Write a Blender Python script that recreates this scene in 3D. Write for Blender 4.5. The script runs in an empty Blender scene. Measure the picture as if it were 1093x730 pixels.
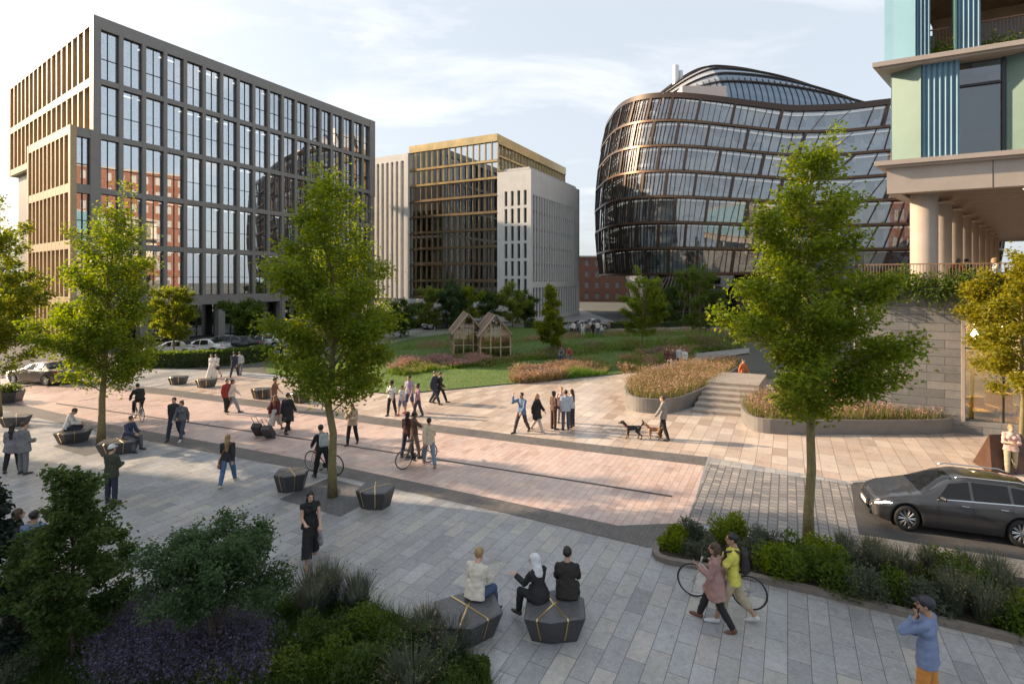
import bpy, math, random
import numpy as np
from mathutils import Vector, Matrix
PI = math.pi
R = math.radians
SC = bpy.context.scene
COL = SC.collection
# ------------------------------------------------------------------ camera numbers
HCAM, FPX, CX, HY = 6.6, 560.0, 546.5, 298.0
def at(px, py, z=0.0):
    """ground point (at height z) seen at photo pixel px,py"""
    d = FPX * (HCAM - z) / (py - HY)
    return ((px - CX) / FPX * d, d)
def atd(px, d):
    return ((px - CX) / FPX * d, d)
# ------------------------------------------------------------------ materials
MATS = {}
def nodes(m):
    m.use_nodes = True
    return m.node_tree.nodes, m.node_tree.links
def mat(name, col, rough=0.6, metal=0.0, var=0.0, scale=3.0, bump=0.0, bscale=40.0, spec=0.5, emit=None, estr=1.0, coat=0.0, trans=0.0, sss=None, col2=None):
    key = name
    if key in MATS: return MATS[key]
    m = bpy.data.materials.new(name); n, l = nodes(m)
    b = n['Principled BSDF']
    b.inputs['Base Color'].default_value = (*col, 1)
    b.inputs['Roughness'].default_value = rough
    b.inputs['Metallic'].default_value = metal
    b.inputs['Specular IOR Level'].default_value = spec
    b.inputs['Coat Weight'].default_value = coat
    if emit:
        b.inputs['Emission Color'].default_value = (*emit, 1); b.inputs['Emission Strength'].default_value = estr
    if var or bump:
        tc = n.new('ShaderNodeTexCoord')
    if var:
        ns = n.new('ShaderNodeTexNoise'); ns.inputs['Scale'].default_value = scale; ns.inputs['Detail'].default_value = 6; ns.inputs['Roughness'].default_value = 0.65
        l.new(tc.outputs['Object'], ns.inputs['Vector'])
        rp = n.new('ShaderNodeValToRGB'); e = rp.color_ramp.elements
        c2 = col2 or col
        e[0].position = 0.3; e[1].position = 0.7
        e[0].color = (*[max(0, c * (1 - var)) for c in col], 1); e[1].color = (*[min(1, c * (1 + var)) for c in c2], 1)
        l.new(ns.outputs['Fac'], rp.inputs['Fac']); l.new(rp.outputs['Color'], b.inputs['Base Color'])
        mr = n.new('ShaderNodeMapRange'); mr.inputs['To Min'].default_value = max(0, rough - 0.1); mr.inputs['To Max'].default_value = min(1, rough + 0.1)
        l.new(ns.outputs['Fac'], mr.inputs['Value']); l.new(mr.outputs['Result'], b.inputs['Roughness'])
    if bump:
        n2 = n.new('ShaderNodeTexNoise'); n2.inputs['Scale'].default_value = bscale; n2.inputs['Detail'].default_value = 4
        l.new(tc.outputs['Object'], n2.inputs['Vector'])
        bp = n.new('ShaderNodeBump'); bp.inputs['Strength'].default_value = bump; bp.inputs['Distance'].default_value = 0.02
        l.new(n2.outputs['Fac'], bp.inputs['Height']); l.new(bp.outputs['Normal'], b.inputs['Normal'])
    MATS[key] = m
    return m
def glass(name, tint=(0.5, 0.55, 0.55), refl=0.28, rough=0.015, wob=0.0):
    """window pane: clear sheet with a coating reflection"""
    if name in MATS: return MATS[name]
    m = bpy.data.materials.new(name); n, l = nodes(m); n.clear()
    o = n.new('ShaderNodeOutputMaterial'); mx = n.new('ShaderNodeMixShader'); t = n.new('ShaderNodeBsdfTransparent'); g = n.new('ShaderNodeBsdfGlossy')
    t.inputs['Color'].default_value = (*tint, 1); g.inputs['Color'].default_value = (0.95, 0.97, 1, 1); g.inputs['Roughness'].default_value = rough
    lw = n.new('ShaderNodeLayerWeight'); lw.inputs['Blend'].default_value = 0.35
    mr = n.new('ShaderNodeMapRange'); mr.inputs['To Min'].default_value = refl; mr.inputs['To Max'].default_value = 0.97
    l.new(lw.outputs['Fresnel'], mr.inputs['Value']); l.new(mr.outputs['Result'], mx.inputs['Fac'])
    l.new(t.outputs[0], mx.inputs[1]); l.new(g.outputs[0], mx.inputs[2]); l.new(mx.outputs[0], o.inputs['Surface'])
    if wob:
        tc = n.new('ShaderNodeTexCoord'); ns = n.new('ShaderNodeTexNoise'); ns.inputs['Scale'].default_value = 0.5; ns.inputs['Detail'].default_value = 1
        bp = n.new('ShaderNodeBump'); bp.inputs['Strength'].default_value = wob; bp.inputs['Distance'].default_value = 0.1
        l.new(tc.outputs['Object'], ns.inputs['Vector']); l.new(ns.outputs['Fac'], bp.inputs['Height']); l.new(bp.outputs['Normal'], g.inputs['Normal'])
    MATS[name] = m
    return m
def leafmat(name, c1, c2, c3=None, trans=0.5):
    """leaf: each leaf (mesh island) its own tone, light passes through"""
    if name in MATS: return MATS[name]
    m = bpy.data.materials.new(name); n, l = nodes(m); n.clear()
    o = n.new('ShaderNodeOutputMaterial'); g = n.new('ShaderNodeNewGeometry'); rp = n.new('ShaderNodeValToRGB')
    e = rp.color_ramp.elements
    e[0].color = (*c1, 1); e[1].color = (*c2, 1)
    if c3:
        k = e.new(0.82); k.color = (*c2, 1); e[2].color = (*c3, 1)
    l.new(g.outputs['Random Per Island'], rp.inputs['Fac'])
    d = n.new('ShaderNodeBsdfPrincipled'); d.inputs['Roughness'].default_value = 0.5; d.inputs['Specular IOR Level'].default_value = 0.35
    t = n.new('ShaderNodeBsdfTranslucent'); mx = n.new('ShaderNodeMixShader'); mx.inputs['Fac'].default_value = trans
    hs = n.new('ShaderNodeHueSaturation'); hs.inputs['Saturation'].default_value = 1.1; hs.inputs['Value'].default_value = 2.2; hs.inputs['Hue'].default_value = 0.485
    l.new(rp.outputs['Color'], d.inputs['Base Color']); l.new(rp.outputs['Color'], hs.inputs['Color']); l.new(hs.outputs['Color'], t.inputs['Color'])
    l.new(d.outputs[0], mx.inputs[1]); l.new(t.outputs[0], mx.inputs[2]); l.new(mx.outputs[0], o.inputs['Surface'])
    MATS[name] = m
    return m
# ------------------------------------------------------------------ objects
def tag(o, label=None, cat=None, group=None, kind=None):
    if label: o['label'] = label
    if cat: o['category'] = cat
    if group: o['group'] = group
    if kind: o['kind'] = kind
    return o
def empty(name, loc=(0, 0, 0), rz=0.0, label=None, cat=None, group=None, s=1.0):
    o = bpy.data.objects.new(name, None); COL.objects.link(o)
    o.location = loc; o.rotation_euler = (0, 0, rz); o.scale = (s, s, s); o.empty_display_size = 0.2
    return tag(o, label, cat, group)
def kids(o):
    return list(o.children)
def copy_tree(o, parent=None):
    c = o.copy(); COL.objects.link(c)
    if parent is not None: c.parent = parent
    for ch in kids(o): copy_tree(ch, c)
    return c
def link(name, me, parent=None):
    o = bpy.data.objects.new(name, me); COL.objects.link(o)
    if parent is not None: o.parent = parent
    return o
def npmesh(name, V, F, material, parent=None, smooth=True, mi=None):
    """V (n,3) array, F (m,k) array of equal-size faces"""
    V = np.asarray(V, np.float32); F = np.asarray(F, np.int32)
    me = bpy.data.meshes.new(name); k = F.shape[1]
    me.vertices.add(len(V)); me.vertices.foreach_set('co', V.ravel())
    me.loops.add(F.size); me.loops.foreach_set('vertex_index', F.ravel())
    me.polygons.add(len(F)); me.polygons.foreach_set('loop_start', np.arange(0, F.size, k, dtype=np.int32))
    try: me.polygons.foreach_set('loop_total', np.full(len(F), k, np.int32))
    except Exception: pass
    if smooth: me.polygons.foreach_set('use_smooth', np.ones(len(F), bool))
    ms = material if isinstance(material, (list, tuple)) else [material]
    for m in ms: me.materials.append(m)
    if mi is not None: me.polygons.foreach_set('material_index', np.asarray(mi, np.int32))
    me.update(calc_edges=True)
    return link(name, me, parent)
class MB:
    def __init__(s): s.v = []; s.f = []; s.mi = []; s.m = 0; s.xf = None
    def _add(s, vs, fs):
        o = len(s.v)
        if s.xf: vs = [s.xf(*p) for p in vs]
        s.v += [tuple(p) for p in vs]
        for f in fs: s.f.append(tuple(i + o for i in f)); s.mi.append(s.m)
        return s
    def box(s, x0, x1, y0, y1, z0, z1):
        if x0 > x1: x0, x1 = x1, x0
        if y0 > y1: y0, y1 = y1, y0
        if z0 > z1: z0, z1 = z1, z0
        return s._add([(x0,y0,z0),(x1,y0,z0),(x1,y1,z0),(x0,y1,z0),(x0,y0,z1),(x1,y0,z1),(x1,y1,z1),(x0,y1,z1)],
                      [(0,3,2,1),(4,5,6,7),(0,1,5,4),(1,2,6,5),(2,3,7,6),(3,0,4,7)])
    def quad(s, a, b, c, d): return s._add([a, b, c, d], [(0, 1, 2, 3)])
    def prism(s, poly, z0, z1, scale_bottom=1.0, c=None):
        """vertical prism of a 2D polygon (ccw)"""
        n = len(poly)
        a = sum(poly[i][0]*poly[(i+1)%n][1]-poly[(i+1)%n][0]*poly[i][1] for i in range(n))
        if a < 0: poly = poly[::-1]
        if c is None: c = (sum(p[0] for p in poly)/n, sum(p[1] for p in poly)/n)
        lo = [(c[0]+(p[0]-c[0])*scale_bottom, c[1]+(p[1]-c[1])*scale_bottom, z0) for p in poly]
        hi = [(p[0], p[1], z1) for p in poly]
        fs = [tuple(range(n-1, -1, -1)), tuple(range(n, 2*n))] + [(i, (i+1)%n, n+(i+1)%n, n+i) for i in range(n)]
        return s._add(lo+hi, fs)
    def tube(s, pts, rad, n=8, caps=True):
        P = [Vector(p) for p in pts]; k = len(P)
        if not hasattr(rad, '__len__'): rad = [rad]*k
        vs = []; ref = None
        for i in range(k):
            t = (P[min(i+1,k-1)]-P[max(i-1,0)])
            if t.length < 1e-9: t = Vector((0,0,1))
            t.normalize()
            if ref is None: ref = Vector((1,0,0)) if abs(t.x) < 0.8 else Vector((0,1,0))
            u = (ref - t*ref.dot(t)).normalized(); w = t.cross(u); ref = u
            for j in range(n):
                a = 2*PI*j/n
                vs.append(tuple(P[i] + (u*math.cos(a)+w*math.sin(a))*rad[i]))
        fs = [(i*n+j, i*n+(j+1)%n, (i+1)*n+(j+1)%n, (i+1)*n+j) for i in range(k-1) for j in range(n)]
        if caps: fs += [tuple(range(n-1,-1,-1)), tuple(range((k-1)*n, k*n))]
        return s._add(vs, fs)
    def lathe(s, prof, n=20, c=(0,0,0), axis='z'):
        vs = []
        for r, z in prof:
            for j in range(n):
                a = 2*PI*j/n
                p = (r*math.cos(a), r*math.sin(a), z)
                if axis == 'y': p = (p[0], p[2], p[1])
                if axis == 'x': p = (p[2], p[0], p[1])
                vs.append((p[0]+c[0], p[1]+c[1], p[2]+c[2]))
        k = len(prof)
        fs = [(i*n+j, i*n+(j+1)%n, (i+1)*n+(j+1)%n, (i+1)*n+j) for i in range(k-1) for j in range(n)]
        return s._add(vs, fs)
    def torus(s, c, Rr, r, axis='y', n=32, m=8):
        vs = []
        for i in range(n):
            a = 2*PI*i/n
            for j in range(m):
                b = 2*PI*j/m
                q = Rr + r*math.cos(b); h = r*math.sin(b)
                p = {'y': (q*math.cos(a), h, q*math.sin(a)), 'z': (q*math.cos(a), q*math.sin(a), h), 'x': (h, q*math.cos(a), q*math.sin(a))}[axis]
                vs.append((p[0]+c[0], p[1]+c[1], p[2]+c[2]))
        fs = [(i*m+j, i*m+(j+1)%m, ((i+1)%n)*m+(j+1)%m, ((i+1)%n)*m+j) for i in range(n) for j in range(m)]
        return s._add(vs, fs)
    def build(s, name, material, parent=None, smooth=False, bevel=0.0, loc=None, auto=None):
        me = bpy.data.meshes.new(name); me.from_pydata(s.v, [], s.f)
        ms = material if isinstance(material, (list, tuple)) else [material]
        for m in ms: me.materials.append(m)
        if len(ms) > 1: me.polygons.foreach_set('material_index', s.mi)
        if smooth: me.polygons.foreach_set('use_smooth', [True]*len(s.f))
        me.update()
        o = link(name, me, parent)
        if bevel:
            b = o.modifiers.new('bevel', 'BEVEL'); b.width = bevel; b.segments = 2; b.limit_method = 'ANGLE'
        if loc: o.location = loc
        return o
def sheet(name, pts, z, material, kind='structure', label=None):
    """flat polygon from ground points"""
    m = MB(); n = len(pts)
    a = sum(pts[i][0]*pts[(i+1)%n][1]-pts[(i+1)%n][0]*pts[i][1] for i in range(n))
    if a < 0: pts = pts[::-1]
    m._add([(p[0], p[1], z) for p in pts], [tuple(range(n))])
    o = m.build(name, material); o['kind'] = kind
    if label: o['label'] = label
    return o
def spline(pts, n=8, closed=False):
    """Catmull-Rom through 2D/3D points"""
    P = [np.array(p, float) for p in pts]; out = []; k = len(P)
    for i in range(k if closed else k-1):
        g = lambda j: P[j % k] if closed else P[min(max(j, 0), k-1)]
        p0, p1, p2, p3 = g(i-1), g(i), g(i+1), g(i+2)
        for j in range(n):
            t = j/n
            out.append(tuple(0.5*((2*p1)+(-p0+p2)*t+(2*p0-5*p1+4*p2-p3)*t*t+(-p0+3*p1-3*p2+p3)*t**3)))
    if not closed: out.append(tuple(P[-1]))
    return out
def inpoly(x, y, poly):
    """vectorised point in polygon"""
    x = np.asarray(x); y = np.asarray(y); c = np.zeros(x.shape, bool); n = len(poly); j = n-1
    for i in range(n):
        xi, yi = poly[i][:2]; xj, yj = poly[j][:2]
        c ^= ((yi > y) != (yj > y)) & (x < (xj-xi)*(y-yi)/((yj-yi) or 1e-9)+xi)
        j = i
    return c
def scatter(poly, n, rng):
    xs = [p[0] for p in poly]; ys = [p[1] for p in poly]
    X = rng.uniform(min(xs), max(xs), n*4); Y = rng.uniform(min(ys), max(ys), n*4)
    k = inpoly(X, Y, poly)
    return X[k][:n], Y[k][:n]

# ------------------------------------------------------------------ camera, light, sky
U1 = (0.465, 0.885)          # paving / street direction away from the camera
TH = math.atan2(U1[1], U1[0])
SUN_H = (-0.97, 0.245); SUN_EL = R(24)
cam = bpy.data.cameras.new('camera'); co = bpy.data.objects.new('camera', cam); COL.objects.link(co)
co.location = (0, 0, HCAM); co.rotation_euler = (PI/2, 0, 0)
cam.sensor_width = 36; cam.lens = FPX/1093*36; cam.shift_y = -(365-HY)/1093; cam.clip_end = 5000; cam.clip_start = 0.1
SC.camera = co
W = bpy.data.worlds.new('World'); SC.world = W; W.use_nodes = True
def make_world():
    n, l = W.node_tree.nodes, W.node_tree.links
    bg = n['Background']; bg.inputs['Strength'].default_value = SKY_STR
    sky = n.new('ShaderNodeTexSky'); sky.sky_type = 'NISHITA'; sky.sun_disc = False
    sky.sun_elevation = SUN_EL; sky.sun_rotation = math.atan2(SUN_H[0], SUN_H[1]); sky.air_density = 1.0; sky.dust_density = 4.5; sky.ozone_density = 1.2
    # thin high cloud: noise on the sky direction, stretched towards the horizon
    tc = n.new('ShaderNodeTexCoord'); sp = n.new('ShaderNodeSeparateXYZ'); l.new(tc.outputs['Generated'], sp.inputs[0])
    mx = n.new('ShaderNodeMath'); mx.operation = 'MAXIMUM'; mx.inputs[1].default_value = 0.03; l.new(sp.outputs['Z'], mx.inputs[0])
    ad = n.new('ShaderNodeMath'); ad.operation = 'ADD'; ad.inputs[1].default_value = 0.12; l.new(mx.outputs[0], ad.inputs[0])
    dx = n.new('ShaderNodeMath'); dx.operation = 'DIVIDE'; l.new(sp.outputs['X'], dx.inputs[0]); l.new(ad.outputs[0], dx.inputs[1])
    dy = n.new('ShaderNodeMath'); dy.operation = 'DIVIDE'; l.new(sp.outputs['Y'], dy.inputs[0]); l.new(ad.outputs[0], dy.inputs[1])
    cb = n.new('ShaderNodeCombineXYZ'); l.new(dx.outputs[0], cb.inputs[0]); l.new(dy.outputs[0], cb.inputs[1])
    mp = n.new('ShaderNodeMapping'); mp.inputs['Scale'].default_value = (0.75, 1.5, 1); mp.inputs['Rotation'].default_value = (0, 0, R(-28)); mp.inputs['Location'].default_value = (1.2, 3.1, 0)
    l.new(cb.outputs[0], mp.inputs['Vector'])
    ns = n.new('ShaderNodeTexNoise'); ns.inputs['Scale'].default_value = 1.3; ns.inputs['Detail'].default_value = 9; ns.inputs['Roughness'].default_value = 0.58; ns.inputs['Distortion'].default_value = 0.5
    l.new(mp.outputs[0], ns.inputs['Vector'])
    rp = n.new('ShaderNodeValToRGB'); rp.color_ramp.elements[0].position = 0.50; rp.color_ramp.elements[1].position = 0.76
    l.new(ns.outputs['Fac'], rp.inputs['Fac'])
    ml = n.new('ShaderNodeMath'); ml.operation = 'MULTIPLY'; l.new(rp.outputs['Color'], ml.inputs[0])
    fz = n.new('ShaderNodeMapRange'); fz.inputs['From Min'].default_value = 0.03; fz.inputs['From Max'].default_value = 0.2; fz.inputs['To Max'].default_value = 0.6; l.new(sp.outputs['Z'], fz.inputs['Value']); l.new(fz.outputs['Result'], ml.inputs[1])
    # a thin even veil of haze over the whole sky, then the clouds
    veil = n.new('ShaderNodeMix'); veil.data_type = 'RGBA'; veil.inputs['Factor'].default_value = VEIL
    l.new(sky.outputs[0], veil.inputs['A']); veil.inputs['B'].default_value = (*VEILC, 1)
    mix = n.new('ShaderNodeMix'); mix.data_type = 'RGBA'; l.new(ml.outputs[0], mix.inputs['Factor']); l.new(veil.outputs['Result'], mix.inputs['A'])
    mix.inputs['B'].default_value = (*CLOUDC, 1)
    l.new(mix.outputs['Result'], bg.inputs['Color'])
SKY_STR, VEIL, VEILC, CLOUDC = 0.085, 0.58, (6.3, 6.75, 7.2), (8.4, 8.3, 8.15)
make_world()
sun = bpy.data.lights.new('sun', 'SUN'); so = bpy.data.objects.new('sun', sun); COL.objects.link(so)
sun.energy = 5.0; sun.angle = R(0.8); sun.color = (1.0, 0.76, 0.52)
_h = math.hypot(*SUN_H)
_d = Vector((SUN_H[0]/_h*math.cos(SUN_EL), SUN_H[1]/_h*math.cos(SUN_EL), math.sin(SUN_EL)))
so.rotation_euler = _d.to_track_quat('Z', 'Y').to_euler()
SC.view_settings.view_transform = 'Standard'; SC.view_settings.look = 'None'; SC.view_settings.gamma = 1.0; SC.view_settings.use_curve_mapping = False
SC.view_settings.exposure = 1.02
cy = SC.cycles
cy.max_bounces = 6; cy.diffuse_bounces = 3; cy.glossy_bounces = 3; cy.transmission_bounces = 3; cy.transparent_max_bounces = 8
cy.use_denoising = True
try: cy.denoiser = 'OPENIMAGEDENOISE'
except Exception: pass
cy.use_adaptive_sampling = True; cy.adaptive_threshold = 0.015
cy.sample_clamp_indirect = 6.0; cy.caustics_reflective = False; cy.caustics_refractive = False
# ------------------------------------------------------------------ ground, paving, roads
def paving(name, w, h, cols, joint=0.006, rough=0.42, jc=(0.09, 0.085, 0.08), rot=-TH, offset=0.5, stain=0.28, spec=0.5, sq=1.0, bumpd=0.004):
    m = bpy.data.materials.new(name); n, l = nodes(m); b = n['Principled BSDF']
    tc = n.new('ShaderNodeTexCoord'); mp = n.new('ShaderNodeMapping'); mp.inputs['Rotation'].default_value = (0, 0, rot)
    l.new(tc.outputs['Object'], mp.inputs['Vector'])
    br = n.new('ShaderNodeTexBrick'); br.offset = offset; br.offset_frequency = 2; br.squash = sq; br.squash_frequency = 3
    br.inputs['Scale'].default_value = 1.0; br.inputs['Brick Width'].default_value = w; br.inputs['Row Height'].default_value = h
    br.inputs['Mortar Size'].default_value = joint; br.inputs['Mortar Smooth'].default_value = 0.2; br.inputs['Bias'].default_value = 0.0
    br.inputs['Color1'].default_value = (0, 0, 0, 1); br.inputs['Color2'].default_value = (1, 1, 1, 1); br.inputs['Mortar'].default_value = (0.5, 0.5, 0.5, 1)
    l.new(mp.outputs[0], br.inputs['Vector'])
    rp = n.new('ShaderNodeValToRGB'); e = rp.color_ramp.elements
    while len(e) < len(cols): e.new(0.5)
    for i, c in enumerate(cols):
        e[i].position = i/(len(cols)-1); e[i].color = (*c, 1)
    rp.color_ramp.interpolation = 'LINEAR'
    l.new(br.outputs['Color'], rp.inputs['Fac'])
    n1 = n.new('ShaderNodeTexNoise'); n1.inputs['Scale'].default_value = 0.35; n1.inputs['Detail'].default_value = 7; n1.inputs['Roughness'].default_value = 0.65
    l.new(tc.outputs['Object'], n1.inputs['Vector'])
    n2 = n.new('ShaderNodeTexNoise'); n2.inputs['Scale'].default_value = 9; n2.inputs['Detail'].default_value = 6; n2.inputs['Roughness'].default_value = 0.7; n2.inputs['Distortion'].default_value = 1.2
    l.new(mp.outputs[0], n2.inputs['Vector'])
    sm = n.new('ShaderNodeMath'); sm.operation = 'ADD'; l.new(n1.outputs['Fac'], sm.inputs[0]); l.new(n2.outputs['Fac'], sm.inputs[1])
    mr = n.new('ShaderNodeMapRange'); mr.inputs['From Min'].default_value = 0.65; mr.inputs['From Max'].default_value = 1.35; mr.inputs['To Min'].default_value = 1-stain; mr.inputs['To Max'].default_value = 1+stain
    l.new(sm.outputs[0], mr.inputs['Value'])
    mu = n.new('ShaderNodeMix'); mu.data_type = 'RGBA'; mu.blend_type = 'MULTIPLY'; mu.inputs['Factor'].default_value = 1
    l.new(rp.outputs['Color'], mu.inputs['A']); l.new(mr.outputs['Result'], mu.inputs['B'])
    n3 = n.new('ShaderNodeTexNoise'); n3.inputs['Scale'].default_value = 1.1; n3.inputs['Detail'].default_value = 8; n3.inputs['Roughness'].default_value = 0.75; n3.inputs['Distortion'].default_value = 0.8
    l.new(tc.outputs['Object'], n3.inputs['Vector'])
    r3 = n.new('ShaderNodeMapRange'); r3.inputs['From Min'].default_value = 0.52; r3.inputs['From Max'].default_value = 0.72; r3.inputs['To Min'].default_value = 1.0; r3.inputs['To Max'].default_value = 0.72; l.new(n3.outputs['Fac'], r3.inputs['Value'])
    v3_ = n.new('ShaderNodeTexVoronoi'); v3_.inputs['Scale'].default_value = 1.7; l.new(tc.outputs['Object'], v3_.inputs['Vector'])
    r4 = n.new('ShaderNodeMapRange'); r4.inputs['From Min'].default_value = 0.025; r4.inputs['From Max'].default_value = 0.045; r4.inputs['To Min'].default_value = 0.55; r4.inputs['To Max'].default_value = 1.0; l.new(v3_.outputs['Distance'], r4.inputs['Value'])
    m3 = n.new('ShaderNodeMath'); m3.operation = 'MULTIPLY'; l.new(r3.outputs['Result'], m3.inputs[0]); l.new(r4.outputs['Result'], m3.inputs[1])
    m4 = n.new('ShaderNodeMath'); m4.operation = 'MULTIPLY'; l.new(mr.outputs['Result'], m4.inputs[0]); l.new(m3.outputs[0], m4.inputs[1]); l.new(m4.outputs[0], mu.inputs['B'])
    mj = n.new('ShaderNodeMix'); mj.data_type = 'RGBA'; l.new(br.outputs['Fac'], mj.inputs['Factor']); l.new(mu.outputs['Result'], mj.inputs['A']); mj.inputs['B'].default_value = (*jc, 1)
    l.new(mj.outputs['Result'], b.inputs['Base Color'])
    rr = n.new('ShaderNodeMapRange'); rr.inputs['To Min'].default_value = rough-0.13; rr.inputs['To Max'].default_value = rough+0.17
    ra = n.new('ShaderNodeMath'); ra.operation = 'MULTIPLY_ADD'; ra.inputs[1].default_value = 0.45; l.new(br.outputs['Color'], ra.inputs[0]); 
    rb = n.new('ShaderNodeMath'); rb.operation = 'MULTIPLY'; rb.inputs[1].default_value = 0.55; l.new(n1.outputs['Fac'], rb.inputs[0]); l.new(rb.outputs[0], ra.inputs[2])
    l.new(ra.outputs[0], rr.inputs['Value']); l.new(rr.outputs['Result'], b.inputs['Roughness'])
    b.inputs['Specular IOR Level'].default_value = spec
    hh = n.new('ShaderNodeMath'); hh.operation = 'MULTIPLY_ADD'; hh.inputs[1].default_value = -1.0; l.new(br.outputs['Fac'], hh.inputs[0])
    h2 = n.new('ShaderNodeMath'); h2.operation = 'MULTIPLY'; h2.inputs[1].default_value = 0.5; l.new(n2.outputs['Fac'], h2.inputs[0]); l.new(h2.outputs[0], hh.inputs[2])
    bp = n.new('ShaderNodeBump'); bp.inputs['Strength'].default_value = 0.5; bp.inputs['Distance'].default_value = bumpd
    l.new(hh.outputs[0], bp.inputs['Height']); l.new(bp.outputs['Normal'], b.inputs['Normal'])
    return m
GREYS = [(0.235,0.238,0.248), (0.30,0.302,0.31), (0.35,0.35,0.355), (0.285,0.282,0.28), (0.385,0.365,0.335), (0.32,0.322,0.332)]
WARMS = [(0.40,0.31,0.255), (0.54,0.44,0.365), (0.48,0.375,0.31), (0.60,0.51,0.43), (0.44,0.365,0.315), (0.55,0.445,0.37)]
PINKS = [(0.45,0.325,0.28), (0.54,0.395,0.34), (0.58,0.445,0.385), (0.49,0.385,0.345), (0.55,0.41,0.355)]
M_grey = paving('grey_granite_slabs', 0.86, 0.36, GREYS, rough=0.40, stain=0.36)
M_warm = paving('sandstone_slabs', 1.0, 0.52, WARMS, rough=0.22, spec=0.6, joint=0.007, jc=(0.16,0.13,0.11), offset=0.0, stain=0.2)
M_pink = paving('pink_granite_setts', 0.60, 0.22, PINKS, rough=0.32, joint=0.006, jc=(0.22,0.17,0.15), stain=0.2)
M_strip = paving('dark_granite_strip', 0.3, 0.1, [(0.10,0.092,0.085),(0.145,0.13,0.12),(0.12,0.108,0.10)], rough=0.55, joint=0.005, jc=(0.06,0.055,0.05))
M_cobble = paving('granite_cobbles', 0.25, 0.24, [(0.17,0.165,0.165),(0.26,0.245,0.235),(0.21,0.20,0.20),(0.32,0.29,0.27)], rough=0.5, joint=0.018, jc=(0.10,0.094,0.09), offset=0.5, bumpd=0.02)
M_pit = paving('dark_tree_pit_setts', 0.24, 0.12, [(0.09,0.09,0.095),(0.13,0.13,0.135),(0.11,0.11,0.115)], rough=0.6, joint=0.01, jc=(0.04,0.04,0.04))
M_asph = mat('asphalt', (0.062,0.06,0.06), 0.8, var=0.25, scale=1.3, bump=0.35, bscale=120)
M_sand = mat('bonded_sand_gravel', (0.40,0.325,0.25), 0.85, var=0.2, scale=6, bump=0.4, bscale=150)
M_path = mat('pale_concrete_path', (0.26,0.25,0.24), 0.7, var=0.15, scale=2, bump=0.1)
M_far = mat('town_ground', (0.07,0.072,0.062), 0.9, var=0.3, scale=0.05)
M_lawn = mat('lawn_soil', (0.075,0.165,0.025), 0.9, var=0.4, scale=1.2, bump=0.5, bscale=60, col2=(0.075,0.10,0.03))
M_soil = mat('dark_soil', (0.035,0.027,0.02), 0.95, var=0.4, scale=4, bump=0.8, bscale=25)
G = lambda L: [at(*p) for p in L]
sheet('ground', [(-900,-60),(900,-60),(900,1800),(-900,1800)], -0.05, M_far)
# the square: grey slabs first, other pavings laid over it
sheet('plaza_paving', [(-45,-6),(30,-6),(30,16),(26,30),(12,34),(8,42)] + G([(545,409),(440,419),(400,419),(330,404),(275,398),(160,392)]) + [(-36,38),(-45,33)], 0.0, M_grey)
lo_top = [(-60,413),(7,428),(106,451),(230,473),(360,497),(545,536),(660,561),(735,563)]
lo_bot = [(-60,424),(7,438),(106,461),(230,484),(360,508),(545,549),(690,583),(735,563)]
up_top = [(-60,394),(60,403),(180,415.5),(298,430.5),(400,445),(620,473),(755,488)]
up_bot = [(-60,399),(60,409),(180,422),(298,437.5),(400,453),(620,481),(752,497)]
sheet('pink_paving', G(up_bot) + G([(735,561)]) + G(lo_top[-2::-1]), 0.004, M_pink)
sheet('upper_paving_strip', G(up_top) + G(up_bot[::-1]), 0.008, M_strip)
sheet('lower_paving_strip', G(lo_top[:-1]) + G([(735,558),(722,584),(690,584)]) + G(lo_bot[-3::-1]), 0.008, M_strip)
# narrow slot drain along the pink band
sheet('slot_drain', G([(60,430),(360,473.2),(620,513.5),(718,529)]) + G([(717,530.8),(620,515),(360,474.6),(60,431.2)]), 0.008, mat('slot_drain_dark', (0.05,0.045,0.045), 0.6))
sheet('warm_paving', G([(620,472.6),(755,487.6),(905,514),(1000,514),(1093,536)]) + [(30,14.5),(30,16.5)] + G([(1200,478),(1028,462),(820,463),(790,440),(745,438),(700,440),(672,430)]) + G([(672,425),(690,398),(760,384),(800,377)]) + [(14,47),(5,42)] + G([(670,398),(640,402.5),(545,411),(440,420.5),(400,420),(330,405),(300,404),(220,400)]) + G(up_top[2:6]), 0.004, M_warm)
sheet('cobbled_crossing', G([(756,495),(908,517),(918,582),(880,587),(733,556)]), 0.012, M_cobble)
sheet('road', G([(905,516.5),(1000,513),(1200,549),(1240,640),(1093,598),(917,570.5)]), 0.008, M_asph)
sheet('sand_margin', G([(917,570.5),(1093,598),(1240,640),(1240,668),(1093,618),(905,588)]), 0.008, M_sand)
# road kerb at the far side of the carriageway
def kerb(name, px, w=0.14, h=0.1, z=0.0, m=None):
    pts = px; mb = MB(); k = len(pts); L = []
    for i in range(k):
        a = np.array(pts[max(i-1,0)]); c = np.array(pts[min(i+1,k-1)]); t = (c-a)/np.linalg.norm(c-a); nn = np.array((-t[1], t[0])); p = np.array(pts[i])
        L.append((p-nn*w/2, p+nn*w/2))
    vs = []
    for a, c in L: vs += [(a[0],a[1],z-0.05),(c[0],c[1],z-0.05),(c[0],c[1],z+h),(a[0],a[1],z+h)]
    fs = [(0,1,2,3)] + [(4*(k-1)+3,4*(k-1)+2,4*(k-1)+1,4*(k-1))]
    for i in range(k-1):
        o = 4*i
        for j in range(4): fs.append((o+j, o+4+j, o+4+(j+1)%4, o+(j+1)%4))
    mb._add(vs, fs)
    o = mb.build(name, m or mat('granite_kerb', (0.25,0.235,0.225), 0.6, var=0.2, scale=8, bump=0.2)); o['kind'] = 'structure'
    return o
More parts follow.
